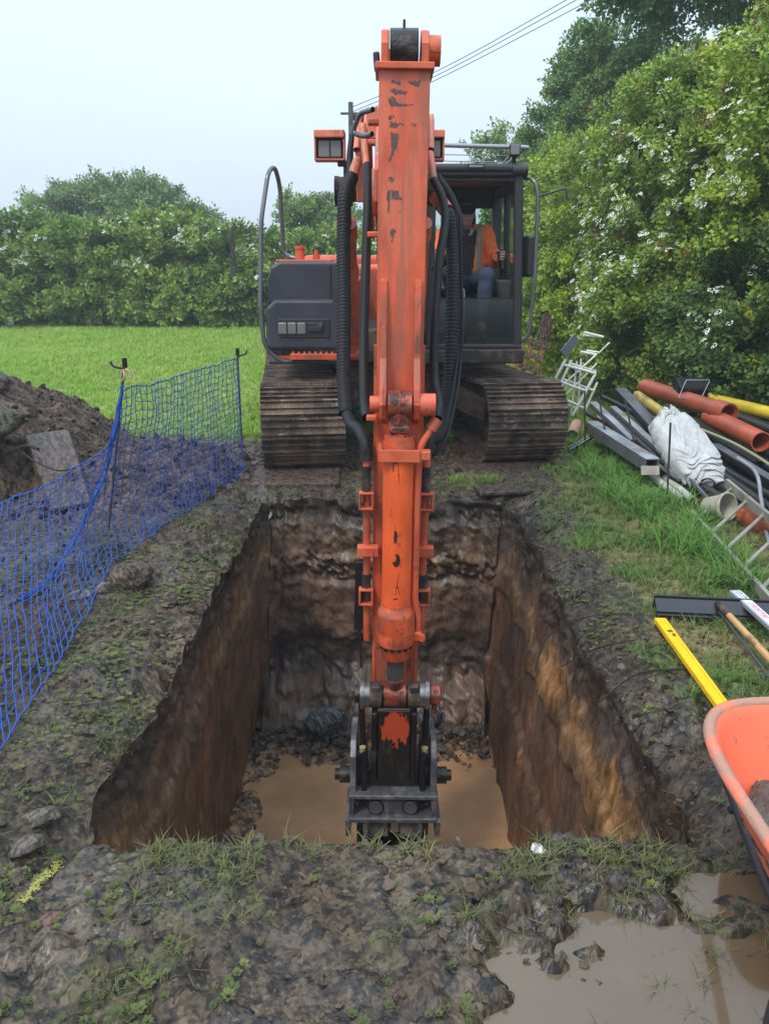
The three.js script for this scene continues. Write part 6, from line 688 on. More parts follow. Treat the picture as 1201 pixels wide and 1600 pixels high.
  const bar = (name, label, cat, a, b, w, h, m, m2, channel) => { const A = V(...a), B = V(...b), L = A.distanceTo(B), t = thing(name, label, cat, a, 0, G); t.quaternion.setFromUnitVectors(V(0, 0, 1), B.sub(A).normalize()); mesh('top_face', bx(w, 0.012, L, [0, h / 2, L / 2], undefined, 0.003), m, t); for (const s of [-1, 1]) mesh('side_face', bx(0.012, h - 0.014, L, [s * (w / 2 - 0.006), -0.006, L / 2], undefined, 0.003), m2 || m, t); if (!channel) mesh('bottom_face', bx(w - 0.026, 0.012, L, [0, -h / 2 + 0.006, L / 2], undefined, 0.003), m2 || m, t); return t; };
  bar('gutter_channel', 'purple-grey plastic channel sloping down behind the white sack', 'channel', [2.35, 0.50, -7.95], [2.42, 0.27, -6.75], 0.11, 0.08, greyU, black, true);
  bar('box_section', 'pale grey plastic box section with square end by the track', 'channel', [1.96, 0.25, -7.45], [2.125, 0.20, -6.15], 0.115, 0.10, greyL, greyU);
  bar('box_section', 'short pale grey strip propped against the box section', 'channel', [1.75, 0.04, -7.38], [2.03, 0.20, -7.42], 0.09, 0.03, greyL);
  bar('gutter_channel', 'grey channel with a broken end between two black pipes', 'channel', [2.05, 0.40, -7.8], [2.2, 0.22, -6.9], 0.07, 0.05, greyL, greyU, true);
  bar('gutter_channel', 'narrow light channel below the purple-grey one', 'channel', [2.22, 0.38, -7.7], [2.33, 0.22, -6.6], 0.06, 0.04, greyL, greyU, true);
  bar('gutter_channel', 'black channel lying right of the white sack', 'channel', [2.66, 0.42, -7.3], [2.95, 0.22, -6.1], 0.11, 0.05, black, black, true);
  bar('gutter_channel', 'curved-edge grey gutter ending beside the ladder rail', 'channel', [2.75, 0.27, -6.5], [2.95, 0.13, -5.2], 0.075, 0.05, greyU, black, true);
  bar('timber_strip', 'thin pale strip lying on the black pipe below the box section', 'strip', [2.12, 0.22, -6.9], [2.30, 0.12, -6.0], 0.02, 0.018, greyL);
  bar('timber_strip', 'thin dark strip pointing at the beige pot', 'strip', [2.36, 0.14, -5.95], [2.36, 0.05, -5.3], 0.02, 0.02, greyU);
  tag(mesh('cream_panel', bx(0.15, 0.075, 0.02, [0, 0, 0], undefined, 0.004), cream, null, [2.11, 0.16, -6.14], [-0.3, 0.1, 0]), 'small cream panel hung on the end of the box section', 'panel', G);
  tag(mesh('flower_pot', lathe([[0.001, 0], [0.07, 0], [0.09, 0.15], [0.1, 0.15], [0.1, 0.175], [0.085, 0.175], [0.065, 0.012], [0.001, 0.012]], 24), cream, null, [2.28, 0.09, -5.38], [1.25, 0, -0.5]), 'beige flower pot lying on its side at the foot of the ladder', 'pot');
  pp('drain_pipe', 'broken red clay pipe lying behind the ladder rungs', 'pipe', [2.5, 0.06, -5.3], [2.62, 0.06, -4.75], 0.075, terra);
  pp('drain_pipe', 'brown clay pipe half hidden behind the ladder end', 'pipe', [2.86, 0.09, -5.4], [2.8, 0.09, -4.3], 0.085, terra);
  tag(mesh('conduit', tube([[2.73, 0.30, -6.0], [2.74, 0.26, -5.7], [2.66, 0.15, -5.4], [2.52, 0.06, -5.0], [2.43, 0.02, -4.7]], 0.0135, 40, 10), greyL), 'bent pale conduit curving down behind the ladder', 'conduit');
  tag(mesh('conduit', tube([[2.66, 0.40, -6.6], [2.85, 0.33, -6.3], [3.02, 0.2, -5.7], [3.05, 0.12, -5.0]], 0.012, 40, 10), mat({ rgb: [0.24, 0.25, 0.14], roughness: 0.5 })), 'olive flexible conduit curving over the grey gutter', 'conduit');
  tag(mesh('green_tarpaulin', (() => { const g = new THREE.SphereGeometry(1, 28, 18), p = g.attributes.position; for (let i = 0; i < p.count; i++) { const v = V(p.getX(i), p.getY(i), p.getZ(i)), k = 1 + 0.2 * n3(v.x * 2, v.y * 2, v.z * 2) + 0.1 * Math.abs(n3(v.x * 5, v.y * 5, v.z * 5)); p.setXYZ(i, v.x * k * 0.16, v.y * k * 0.12, v.z * k * 0.24); } g.computeVertexNormals(); return g; })(), green, null, [3.32, 0.22, -6.25]), 'crumpled green plastic sheet under the brown drain pipes', 'sheet');
  { // woven white sack
    const g = new THREE.SphereGeometry(1, 160, 120), p = g.attributes.position; for (let i = 0; i < p.count; i++) { const v = V(p.getX(i), p.getY(i), p.getZ(i)); const e = (c) => Math.sign(c) * Math.pow(Math.abs(c), 0.75); const wz = v.z * 4.6 + 1.1 * v.x + 1.6 * n2(v.x * 1.3 + 4, v.z * 1.5), cre = Math.pow(1 - Math.abs(n2(wz, v.x * 0.9 + 3)) * 1.4, 3), cre2 = Math.pow(1 - Math.min(1, Math.abs(n2(wz * 1.9 + 8, v.x * 2.2 - v.y)) * 1.8), 2); const k = 1 + 0.10 * n2(v.x * 1.4 + 9, v.z * 1.6) - 0.16 * clamp(cre) + 0.10 * cre2 * 0.7; let x = e(v.x) * 0.225 * (0.5 + 0.5 * k), y = e(v.y) * 0.115 * k, z = e(v.z) * 0.43 * k; if (v.z < -0.65) { const t = sst(-0.65, -1, v.z); x *= 1 - 0.6 * t; y *= 1 - 0.35 * t; y += 0.08 * t; } p.setXYZ(i, x, y, z); } g.computeVertexNormals();
    const sm = mat({ map: repT(tex(256, (i, j) => { const a = tn(0, i * 2, j * 2), w = 0.02 * (((i >> 1) + (j >> 1)) % 2), k = 0.68 + 0.1 * (a - 0.5) + w; const gr = sst(0.62, 0.78, tn(3, i * 2 + 40, j * 2)); return mixc([k, k, k * 0.985], [0.5, 0.57, 0.53], gr * 0.35); }), 0.25, 0.25), roughness: 0.6 }); const s = tag(mesh('woven_sack', g, sm), 'crumpled white woven sack lying on the black pipes', 'sack'); s.position.set(2.43, 0.30, -6.28); s.rotation.set(0.52, 0.18, -0.12); }
  [[[2.13, 0.60, -5.86], [2.15, -0.05, -5.80], 'straight black stake standing in front of the white sack'], [[1.94, 0.58, -7.2], [2.06, -0.05, -7.0], 'leaning black stake beside the box section'], [[2.07, 0.62, -6.85], [2.2, -0.05, -6.55], 'leaning black stake between the box section and the sack'], [[1.86, 0.6, -7.4], [1.9, -0.05, -7.35], 'black stake next to the excavator track']].forEach(([a, b, l]) => tag(mesh('stake', rod(a, b, 0.008, 8), mat({ rgb: [0.035, 0.03, 0.028], roughness: 0.8 })), l, 'stake', 'stakes in the pipe pile'));
  { const t = thing('wire_tray', 'black tray with a thin pale rim tipped up behind the drain pipes', 'tray', [2.98, 0.56, -7.72]); mesh('rim', [pipe([[-0.14, -0.07, 0.05], [-0.06, 0.09, -0.02], [0.17, 0.09, -0.02], [0.08, -0.07, 0.05], [-0.14, -0.07, 0.05]], 0.005, 0.01, 8)], greyL, t); mesh('basin', bx(0.3, 0.17, 0.2, [0.05, -0.02, -0.16], [0.5, 0, 0], 0.03), blackRubber, t); }
  { const t = thing('ladder', 'short aluminium ladder lying aslant against the pipe pile', 'ladder'); const a0 = V(2.165, 0.045, -5.36), a1 = V(1.985, 0.045, -3.45), b0 = V(2.50, 0.20, -5.62), b1 = V(2.345, 0.19, -3.72); const rail = (p, q) => { const L = p.distanceTo(q), g = new RoundedBoxGeometry(0.026, 0.066, L, 2, 0.004); g.lookAt(q.clone().sub(p).normalize()); g.translate((p.x + q.x) / 2, (p.y + q.y) / 2, (p.z + q.z) / 2); return boxUV(g); }; const al = dirty([0.58, 0.57, 0.52], 12, 0.7); mesh('rail', rail(a0, a1), al, t); mesh('rail', rail(b0, b1), al, t); for (let k = 0; k < 6; k++) { const s = (0.13 + k * 0.31) / 1.92; mesh('rung', rod(a0.clone().lerp(a1, s).toArray(), b0.clone().lerp(b1, s).toArray(), 0.013, 10), al, t); } }
  // white metal frame, panel, pallet and slats further back
  { const t = thing('folding_frame', 'white painted lattice frame leaning by the hedge behind the track', 'metal frame'); LATTICE.forEach(([a, b, r]) => mesh('bar', rod(a, b, r * 1.5, 10), whiteMetal, t)); LOOSE.forEach(([a, b, r], i) => tag(mesh('white_rod', rod(a, b, r * 1.4, 10), whiteMetal), ['thick white rod just above the lattice frame', 'thinner white rod behind the thick one above the lattice frame', 'highest white rod, beside the dark metal sheet', 'white rod crossing just under the highest one', 'thin white rod slanting up into the hedge'][i], 'rod', 'white rods in the hedge')); }
  tag(mesh('metal_sheet', bx(0.10, 0.34, 0.02, [0, 0, 0], undefined, 0.004), mat({ rgb: [0.10, 0.11, 0.14], roughness: 0.35 }), null, [2.17, 0.80, -9.5], [-0.5, 0.5, -0.72]), 'dark blue-grey panel jammed in the hedge above the lattice frame', 'panel');
  { const t = thing('wooden_pallet', 'pale wooden pallet standing on edge behind the track', 'pallet', [2.08, 0, -12]); t.rotation.z = -0.28; const wood = mat({ map: repT(tex(256, (i, j) => { const a = tn(0, i * 3, j >> 1), b = tn(2, i, j); const k = 0.9 + 0.4 * (a - 0.5) + 0.15 * (b - 0.5); return [0.62 * k, 0.46 * k, 0.31 * k]; }), 0.3, 0.8), roughness: 0.8 }), woodP = mat({ rgb: [0.28, 0.19, 0.14], map: repT(soilColT, 0.3, 1), roughness: 0.85 }); for (const x of [-0.19, -0.06, 0.12]) mesh('bearer', bx(0.05, 0.66, 0.09, [x, 0.32, 0], undefined, 0.005), wood, t); for (const [y, w] of [[0.62, 0.42], [0.42, 0.34], [0.24, 0.36], [0.08, 0.4]]) mesh('slat', bx(w, 0.075, 0.02, [0.0, y, 0.056], undefined, 0.003), woodP, t); }
  tag(mesh('plank', bx(0.18, 0.55, 0.035, [0, 0, 0], undefined, 0.006), mat({ rgb: [0.15, 0.11, 0.085], map: repT(soilColT, 0.3, 1.2), roughness: 0.9 }), null, [2.40, 0.72, -12.25], [-0.1, 0, -0.25]), 'weathered plank leaning in the hedge above the pallet', 'plank');
  [0, 1, 2].forEach((k) => tag(mesh('grey_batten', bx(0.26, 0.012, 0.05, [0, 0, 0], undefined, 0.003), greyL, null, [2.14 + k * 0.05, 0.03 + groundH(2.2, -10.6 + k * 0.2), -10.7 + k * 0.22], [0, 0.5, 0.06]), 'grey batten lying in the grass behind the track', 'batten', 'grey battens behind the track'));
}
{ // boards under the tracks
  const bm = mat({ rgb: [0.11, 0.07, 0.05], map: repT(soilColT, 0.6, 0.6), bumpMap: repT(soilBumpT, 0.4), bumpScale: 0.008, roughness: 0.6 });
  const board = (label, x, z, w, d, rot) => tag(mesh('track_board', bx(w, 0.03, d, [0, 0, 0], undefined, 0.008), bm, null, [x, 0.026, z], [0.02, rot, 0.01]), label, 'board'); board('muddy brown board in front of the excavator track beside the turf patch', 1.02, -6.42, 0.66, 0.85, 0.12); board('muddy board under the front of the track nearest the net', -0.74, -6.5, 0.72, 0.6, 0.04); board('muddy board under the track behind the front board', 1.12, -7.25, 0.62, 0.8, 0.16); }
{ // tools on the right bank
  const t = thing('yellow_level', 'yellow spirit level lying on the mud with its end under the wheelbarrow', 'spirit level', [1.35, 0.03 + groundH(1.35, -3.1), -3.56], Math.PI + 0.0); t.rotation.y = -0.017;
  const yl = mat({ map: repT(tex(256, (i, j) => { const a = tn(0, i * 2, j * 2), s = tn(4, i, j >> 1); let c = [0.93 * (0.95 + 0.1 * a), 0.72 * (0.95 + 0.1 * a), 0.06]; return mixc(c, [0.35, 0.28, 0.12], 0.75 * sst(0.78, 0.84, 0.6 * s + 0.4 * tn(2, i, j + 60))); }), 0.25, 0.4), roughness: 0.38 });
  mesh('body', bx(0.052, 0.03, 1.2, [0, 0.012, 0.6], undefined, 0.006), yl, t); mesh('edge_web', bx(0.012, 0.006, 1.18, [0.018, 0.029, 0.6]), yl, t); mesh('hand_hole', lathe([[0.001, 0], [0.012, 0], [0.012, 0.004], [0.001, 0.004]], 20, [0, 0.0255, 0.14], [0, 0, 0]).scale(1, 1, 1), mat({ rgb: [0.12, 0.08, 0.03], roughness: 0.8 }), t); mesh('vial', bx(0.03, 0.012, 0.05, [0, 0.024, 0.86], undefined, 0.005), mat({ rgb: [0.03, 0.10, 0.03], roughness: 0.1 }), t); mesh('vial', bx(0.018, 0.008, 0.028, [0.008, 0.026, 0.18], undefined, 0.004), mat({ rgb: [0.1, 0.07, 0.02], roughness: 0.2 }), t); mesh('end_cap', bx(0.054, 0.032, 0.012, [0, 0.012, -0.003], undefined, 0.004), yl, t);
  const rk = thing('levelling_rake', 'black-headed levelling rake with a wooden handle lying on the grass', 'rake', [1.69, 0.03, -3.74]); mesh('head', [bx(0.60, 0.012, 0.09, [0, 0.035, 0.02], [0.5, 0, 0], 0.004), bx(0.60, 0.085, 0.012, [0, 0.03, -0.035], [0.15, 0, 0], 0.003), bx(0.6, 0.012, 0.05, [0, 0.004, 0.055])], mat({ rgb: [0.02, 0.02, 0.021], roughness: 0.5, roughnessMap: repT(roughT, 0.2) }), rk, [0, 0, 0], [0, -0.12, 0]);
  const hw = mat({ map: repT(tex(256, (i, j) => { const a = tn(0, i * 4, j >> 2), b = tn(2, i, j); const k = 0.92 + 0.35 * (a - 0.5) + 0.1 * (b - 0.5); return mixc([0.74 * k, 0.58 * k, 0.38 * k], [0.35, 0.28, 0.2], 0.6 * sst(0.62, 0.8, tn(3, i, j * 2))); }), 0.15, 0.5), roughness: 0.6 }); mesh('ferrule', rod([0.01, 0.05, 0.0], [0.0, 0.06, 0.17], 0.017, 12, 0.02), steelDirty, rk); mesh('handle', rod([0, 0.06, 0.16], [-0.10, 0.14, 1.35], 0.0165, 14), hw, rk); mesh('brace', rod([0.0, 0.03, 0.06], [-0.085, 0.045, 1.0], 0.006, 8), greyPipe, rk);
  const wl = thing('silver_level', 'silver spirit level with red and black print lying on the rake head', 'spirit level', [1.845, 0.085, -3.88]); wl.rotation.y = 0.02;
  const wt = canvasTex(1024, 64, (g, w, h) => { g.fillStyle = '#cfd2d6'; g.fillRect(0, 0, w, h); const r = rng(9); g.fillStyle = '#1a1a1a'; for (const [x, l] of [[18, 16], [48, 20], [82, 12], [118, 34], [165, 12]]) { g.fillRect(x, 10, l, 12); g.fillRect(x, 10, 8, 42); if (r() < 0.6) g.fillRect(x, 40, l, 10); } g.fillStyle = '#c2272d'; for (let k = 0; k < 7; k++) { const x = 260 + k * 46; g.fillRect(x, 12, 9, 40); g.fillRect(x, 12, 30, 8); if (k % 2) g.fillRect(x, 30, 26, 7); if (k % 3) g.fillRect(x + 24, 14, 8, 36); } g.fillStyle = 'rgba(90,90,92,0.4)'; for (let k = 0; k < 60; k++) g.fillRect(r() * w, r() * h, r() * 60, 1.5); });
  mesh('body', bx(0.06, 0.024, 1.0, [0, 0, 0.5], undefined, 0.004), mat({ rgb: [0.5, 0.52, 0.55], roughness: 0.35, metalness: 0.5 }), wl); const pg = new THREE.PlaneGeometry(0.62, 0.046); pg.rotateX(-Math.PI / 2); pg.rotateY(-Math.PI / 2); pg.translate(0, 0.0135, 0.33); mesh('printed_strip', pg, mat({ map: wt, roughness: 0.4 }), wl);
}
{ // wheelbarrow with mortar
  const t = thing('wheelbarrow', 'orange plastic wheelbarrow with a dirty rim holding wet mortar', 'wheelbarrow', [1.155, 0, -1.375]); const CX = 0, CZ = 0, N = 72;
  const ring = (hx, hz, rad, y, o = 0) => { const a = []; for (let i = 0; i < N; i++) { const th = i / N * 6.2832, c = Math.cos(th), s = Math.sin(th), e = 0.42; a.push([Math.sign(c) * Math.pow(Math.abs(c), e) * hx, y + 0.02 * Math.sin(th * 1) * (s < 0 ? 1.4 : 0.4) * -1 * (y > 0.5 ? 1 : 0), Math.sign(s) * Math.pow(Math.abs(s), e) * hz]); } return a; };
  const shell = (rings) => { const pos = [], idx = [], uv = []; rings.forEach((r) => r.forEach((p, i) => { pos.push(...p); uv.push(p[0] + p[1], p[2] + p[1]); })); for (let k = 0; k < rings.length - 1; k++) for (let i = 0; i < N; i++) { const a = k * N + i, b = k * N + (i + 1) % N; idx.push(a, b, a + N, b, b + N, a + N); } const g = new THREE.BufferGeometry(); g.setAttribute('position', new THREE.Float32BufferAttribute(pos, 3)); g.setAttribute('uv', new THREE.Float32BufferAttribute(uv, 2)); g.setIndex(idx); g.computeVertexNormals(); return g; };
  const tub = mat({ map: repT(tex(256, (i, j) => { const a = tn(0, i * 2, j * 2), s = tn(4, i, j); const k = 0.96 + 0.1 * (a - 0.5); return mixc(mixc([0.96 * k, 0.45 * k, 0.31 * k], [0.66, 0.48, 0.38], 0.5 * sst(0.5, 0.78, tn(3, i + 60, j))), [0.42, 0.31, 0.25], 0.75 * sst(0.68, 0.76, 0.55 * s + 0.45 * tn(3, i * 2 + 9, j * 2))); }), 0.5), roughness: 0.5, side: THREE.DoubleSide });
  const r0 = [ring(0.352, 0.492, 0.1, 0.60), ring(0.335, 0.475, 0.1, 0.58), ring(0.29, 0.42, 0.1, 0.46), ring(0.235, 0.35, 0.1, 0.34), ring(0.2, 0.31, 0.1, 0.305), ring(0.02, 0.03, 0.1, 0.30)];
  mesh('tub', shell([...r0.map((r) => r.map((p) => [p[0] * 0.985, p[1] + 0.004, p[2] * 0.985]))]), tub, t); mesh('tub_outer', shell(r0.map((r) => r.map((p) => [p[0], p[1] - 0.004, p[2]])).reverse()), tub, t);
  const rimPts = ring(0.357, 0.497, 0.1, 0.60).map((p) => [p[0], p[1], p[2]]); const rm = mat({ map: repT(tex(256, (i, j) => { const d = sst(0.32, 0.6, 0.6 * tn(0, i * 2, j * 2) + 0.4 * tn(1, i, j)); return mixc([0.92, 0.45, 0.33], [0.60, 0.50, 0.44], d * 0.85); }), 0.3), roughness: 0.75, bumpMap: repT(soilBumpT, 0.2), bumpScale: 0.003 });
  const rimG = tube(rimPts, 0.0155, 160, 10, true); { const uv = rimG.attributes.uv; for (let i = 0; i < uv.count; i++) uv.setXY(i, uv.getX(i) * 2.6, uv.getY(i) * 0.12); } mesh('rim', rimG, rm, t);
  const mg = new THREE.PlaneGeometry(0.60, 0.86, 90, 110); mg.rotateX(-Math.PI / 2); const mp = mg.attributes.position; for (let i = 0; i < mp.count; i++) { const x = mp.getX(i), z = mp.getZ(i); const q = Math.max(Math.abs(x) / 0.30, Math.abs(z) / 0.43); mp.setXYZ(i, x * 0.98, 0.50 + 0.03 * sst(-0.2, 0.4, z) - 0.05 * sst(0.55, 1, q) + 0.022 * fbm(x * 7, z * 7, 4) + 0.008 * n2(x * 40, z * 40), z + 0.0); { const f = Math.max(0, Math.abs(x) / 0.3 * Math.abs(z) / 0.43 - 0.55) * 0.5; mp.setX(i, mp.getX(i) * (1 - f)); mp.setZ(i, mp.getZ(i) * (1 - f)); } } mg.computeVertexNormals(); { const uv = mg.attributes.uv; for (let i = 0; i < uv.count; i++) uv.setXY(i, mp.getX(i), mp.getZ(i)); } mesh('mortar', mg, mat({ rgb: [0.22, 0.205, 0.175], map: repT(roughT, 0.3), bumpMap: repT(soilBumpT, 0.15), bumpScale: 0.006, roughness: 0.6 }), t);
  const blk = mat({ rgb: [0.022, 0.022, 0.024], roughness: 0.5 }); for (const s of [-1, 1]) { mesh('handle_tube', [pipe([[s * 0.12, 0.26, -0.70], [s * 0.22, 0.29, -0.2], [s * 0.27, 0.32, 0.4], [s * 0.28, 0.55, 1.0]], 0.016, 0.1, 12)], blk, t); mesh('leg', [pipe([[s * 0.25, 0.31, 0.02], [s * 0.27, 0.02, 0.06], [s * 0.27, 0.02, 0.26], [s * 0.26, 0.33, 0.36]], 0.016, 0.05, 12), bx(0.035, 0.25, 0.05, [s * 0.262, 0.18, 0.0], [0.1, 0, 0])], blk, t); }
  const wh = xf(new THREE.TorusGeometry(0.14, 0.05, 14, 36), [0, 0.19, -0.62], [0, Math.PI / 2, 0]); mesh('tyre', wh, blackRubber, t); mesh('hub', [cyl(0.1, 0.1, 0.05, [0, 0.19, -0.62], [0, 0, Math.PI / 2], 24), cyl(0.012, 0.012, 0.26, [0, 0.19, -0.62], [0, 0, Math.PI / 2], 12)], blk, t);
}
{ // utility pole and wires beyond the hedge
  const t = thing('utility_pole', 'slim weathered utility pole rising behind the boom', 'pole', [-1.15, 0, -30]); mesh('post', rod([0, -0.3, 0], [0, 6.9, 0], 0.10, 14, 0.085), mat({ rgb: [0.13, 0.14, 0.125], roughness: 0.9, map: repT(soilColT, 0.5, 2) }), t); mesh('cross_arm', bx(0.7, 0.07, 0.07, [0, 6.55, 0]), barkMat, t); 
  [[[-1.1, 6.75, -30], [1.6, 7.42, -28], [7, 9.1, -22]], [[-1.1, 6.6, -30], [1.6, 7.3, -28], [7, 8.95, -22]], [[-0.85, 6.55, -30], [1.6, 7.18, -28], [7, 8.72, -22]]].forEach((p, i) => tag(mesh('overhead_wire', tube(p, 0.011, 60, 5), mat({ rgb: [0.05, 0.05, 0.055], roughness: 0.8 })), ['highest overhead wire', 'middle overhead wire', 'lowest overhead wire'][i] + ' running from the pole to the trees', 'wire', 'overhead wires'));
  tag(mesh('fence_post', bx(0.10, 2.0, 0.10, [0, 0, 0], undefined, 0.01), barkMat, null, [-3.95, 1.55, -21.85]), 'thin dark post standing in the field hedge', 'post'); }
// ---------------------------------------------------------------- the operator, seated in the cab
{
  const smin = (a, b, k) => { const h = clamp(0.5 + 0.5 * (b - a) / k); return lerp(b, a, h) - k * h * (1 - h); };
  const cap = (p, a, b, ra, rb) => { const ab = [b[0] - a[0], b[1] - a[1], b[2] - a[2]], ap = [p[0] - a[0], p[1] - a[1], p[2] - a[2]], t = clamp((ap[0] * ab[0] + ap[1] * ab[1] + ap[2] * ab[2]) / (ab[0] ** 2 + ab[1] ** 2 + ab[2] ** 2)); return Math.hypot(ap[0] - ab[0] * t, ap[1] - ab[1] * t, ap[2] - ab[2] * t) - lerp(ra, rb, t); };
  const ell = (p, c, r) => { const q = Math.hypot((p[0] - c[0]) / r[0], (p[1] - c[1]) / r[1], (p[2] - c[2]) / r[2]); return (q - 1) * Math.min(...r); };
  function march(f, lo, hi, cell) { const N = Math.ceil(Math.max(hi[0] - lo[0], hi[1] - lo[1], hi[2] - lo[2]) / cell) + 4, half = N / 2 * cell, c = [(lo[0] + hi[0]) / 2, (lo[1] + hi[1]) / 2, (lo[2] + hi[2]) / 2]; const mc = new MarchingCubes(N, new THREE.MeshBasicMaterial(), false, false, 200000); mc.isolation = 0; mc.reset(); for (let z = 0; z < N; z++) for (let y = 0; y < N; y++) for (let x = 0; x < N; x++) { const p = [c[0] + (x - N / 2) * cell, c[1] + (y - N / 2) * cell, c[2] + (z - N / 2) * cell]; mc.field[x + y * N + z * N * N] = -f(p); } mc.update(); const n = mc.count, P = new Float32Array(n * 3); for (let i = 0; i < n; i++) { P[i * 3] = c[0] + mc.positionArray[i * 3] * half; P[i * 3 + 1] = c[1] + mc.positionArray[i * 3 + 1] * half; P[i * 3 + 2] = c[2] + mc.positionArray[i * 3 + 2] * half; } let g = new THREE.BufferGeometry(); g.setAttribute('position', new THREE.BufferAttribute(P, 3)); g = mergeVertices(g, cell * 0.02); g.computeVertexNormals(); const q = g.attributes.position; g.setAttribute('uv', new THREE.BufferAttribute(new Float32Array(q.count * 2).map((_, i) => (i % 2 ? q.getY(i >> 1) : q.getX(i >> 1) + q.getZ(i >> 1))), 2)); return g; }
  const colour = (g, fn) => { const p = g.attributes.position, c = new Float32Array(p.count * 3); for (let i = 0; i < p.count; i++) c.set(fn(p.getX(i), p.getY(i), p.getZ(i)), i * 3); g.setAttribute('color', new THREE.BufferAttribute(c, 3)); return g; };
  const O = [0.785, 1.05, -8.03], J = { pel: [0, 0.53, -0.12], bel: [0, 0.66, -0.13], chest: [0, 0.84, -0.17], neck: [0, 0.985, -0.155], head: [0.0, 1.125, -0.105] }; const m = (p, s) => [p[0] * s, p[1], p[2]];
  const sh = [0.185, 0.935, -0.165], el = [0.275, 0.705, -0.06], wr = [0.292, 0.755, 0.135], hip = [0.095, 0.51, -0.10], kn = [0.165, 0.565, 0.32], an = [0.115, 0.145, 0.40], toe = [0.125, 0.09, 0.55];
  const limbs = (p, gr) => { let d = smin(cap(p, J.pel, J.bel, 0.155 + gr, 0.15 + gr), cap(p, J.bel, J.chest, 0.15 + gr, 0.165 + gr), 0.06); d = Math.max(d, 0); return d; };
  const torso = (p, g) => { const q = [p[0] * 0.78, p[1], p[2]]; let d = smin(cap(q, J.pel, J.bel, 0.125 + g, 0.12 + g), cap(q, J.bel, J.chest, 0.12 + g, 0.128 + g), 0.06); for (const s of [-1, 1]) d = smin(d, cap(p, [0, 0.95, -0.165], m(sh, s), 0.07 + g, 0.075 + g), 0.05); return d; };
  const arms = (p, g) => Math.min(...[-1, 1].map((s) => smin(cap(p, m(sh, s), m(el, s), 0.066 + g, 0.050 + g), cap(p, m(el, s), m(wr, s), 0.049 + g, 0.034 + g), 0.03)));
  const legs = (p, g) => Math.min(...[-1, 1].map((s) => smin(cap(p, m(hip, s), m(kn, s), 0.088 + g, 0.066 + g), cap(p, m(kn, s), m(an, s), 0.064 + g, 0.043 + g), 0.03)));
  const headF = (p) => { const h = J.head, q = [p[0] - h[0], p[1] - h[1], p[2] - h[2]]; let d = smin(ell(q, [0, 0.03, -0.012], [0.076, 0.093, 0.094]), ell(q, [0, -0.05, 0.028], [0.056, 0.068, 0.062]), 0.035); d = smin(d, cap(q, [0, 0.015, 0.088], [0, -0.022, 0.108], 0.009, 0.014), 0.014); d = smin(d, cap(q, [-0.032, 0.03, 0.078], [0.032, 0.03, 0.078], 0.011, 0.011), 0.012); for (const s of [-1, 1]) { d = Math.max(d, -ell(q, [s * 0.031, 0.012, 0.093], [0.016, 0.009, 0.012])); d = smin(d, ell(q, [s * 0.078, 0.0, -0.005], [0.011, 0.032, 0.02]), 0.008); d = smin(d, ell(q, [s * 0.04, -0.025, 0.06], [0.02, 0.02, 0.02]), 0.02); } d = smin(d, cap(q, [-0.02, -0.062, 0.083], [0.02, -0.062, 0.083], 0.0075, 0.0075), 0.008); d = Math.max(d, -cap(q, [-0.022, -0.056, 0.092], [0.022, -0.056, 0.092], 0.0028, 0.0028)); d = smin(d, cap(q, [0, -0.10, -0.03], [0, -0.19, -0.05], 0.052, 0.056), 0.03); return d; };
  const handF = (s) => (p) => { const w = m(wr, s), G = [0.30 * s, 0.75, 0.185], q = [(p[0] - G[0]) * s, p[1] - G[1], p[2] - G[2]]; // hand closed round the lever; q.x grows outwards
    let d = cap(q, [-0.01, 0.005, -0.055], [0.0, 0.0, -0.02], 0.024, 0.027); d = smin(d, cap(q, [-0.018, 0.028, -0.03], [-0.012, -0.03, -0.022], 0.017, 0.016), 0.015);
    const F = [[0.032, 0.0095, 1.0], [0.010, 0.0098, 1.08], [-0.012, 0.0093, 1.0], [-0.033, 0.008, 0.82]]; for (const [y, r, l] of F) { const k = [0.024, y, -0.018], b1 = [0.036 * l, y, 0.012], b2 = [0.020 * l, y - 0.002, 0.034 * l], b3 = [-0.004, y - 0.003, 0.032 * l]; d = smin(d, Math.min(cap(q, k, b1, r * 1.05, r), cap(q, b1, b2, r, r * 0.92), cap(q, b2, b3, r * 0.92, r * 0.8)), 0.004); } d = smin(d, Math.min(cap(q, [-0.024, 0.02, -0.03], [-0.034, 0.036, 0.0], 0.0125, 0.0105), cap(q, [-0.034, 0.036, 0.0], [-0.020, 0.042, 0.026], 0.0105, 0.009)), 0.006); d = smin(d, cap(q, [(w[0] - G[0]) * s, w[1] - G[1], w[2] - G[2]], [-0.01, 0.004, -0.05], 0.027, 0.023), 0.012); return d; };
  const root = thing('person', 'seated operator in orange hi-vis jacket, dark cap and jeans, both hands on levers', 'person', O);
  const bodyF = (p) => Math.min(torso(p, -0.012), arms(p, -0.012), legs(p, -0.012), ...[-1, 1].map((s) => cap(p, m(an, s), m(toe, s), 0.035, 0.03)), cap(p, J.neck, [0, 1.03, -0.14], 0.05, 0.05));
  const skin = mat({ vertexColors: true, roughness: 0.55 });
  const bodyG = mergeGeometries([march(bodyF, [-0.4, 0, -0.36], [0.4, 1.05, 0.62], 0.02), march(headF, [-0.11, 0.92, -0.24], [0.11, 1.25, 0.03], 0.0045), march(handF(-1), [-0.40, 0.65, 0.09], [-0.2, 0.85, 0.26], 0.0035), march(handF(1), [0.2, 0.65, 0.09], [0.40, 0.85, 0.26], 0.0035)]);
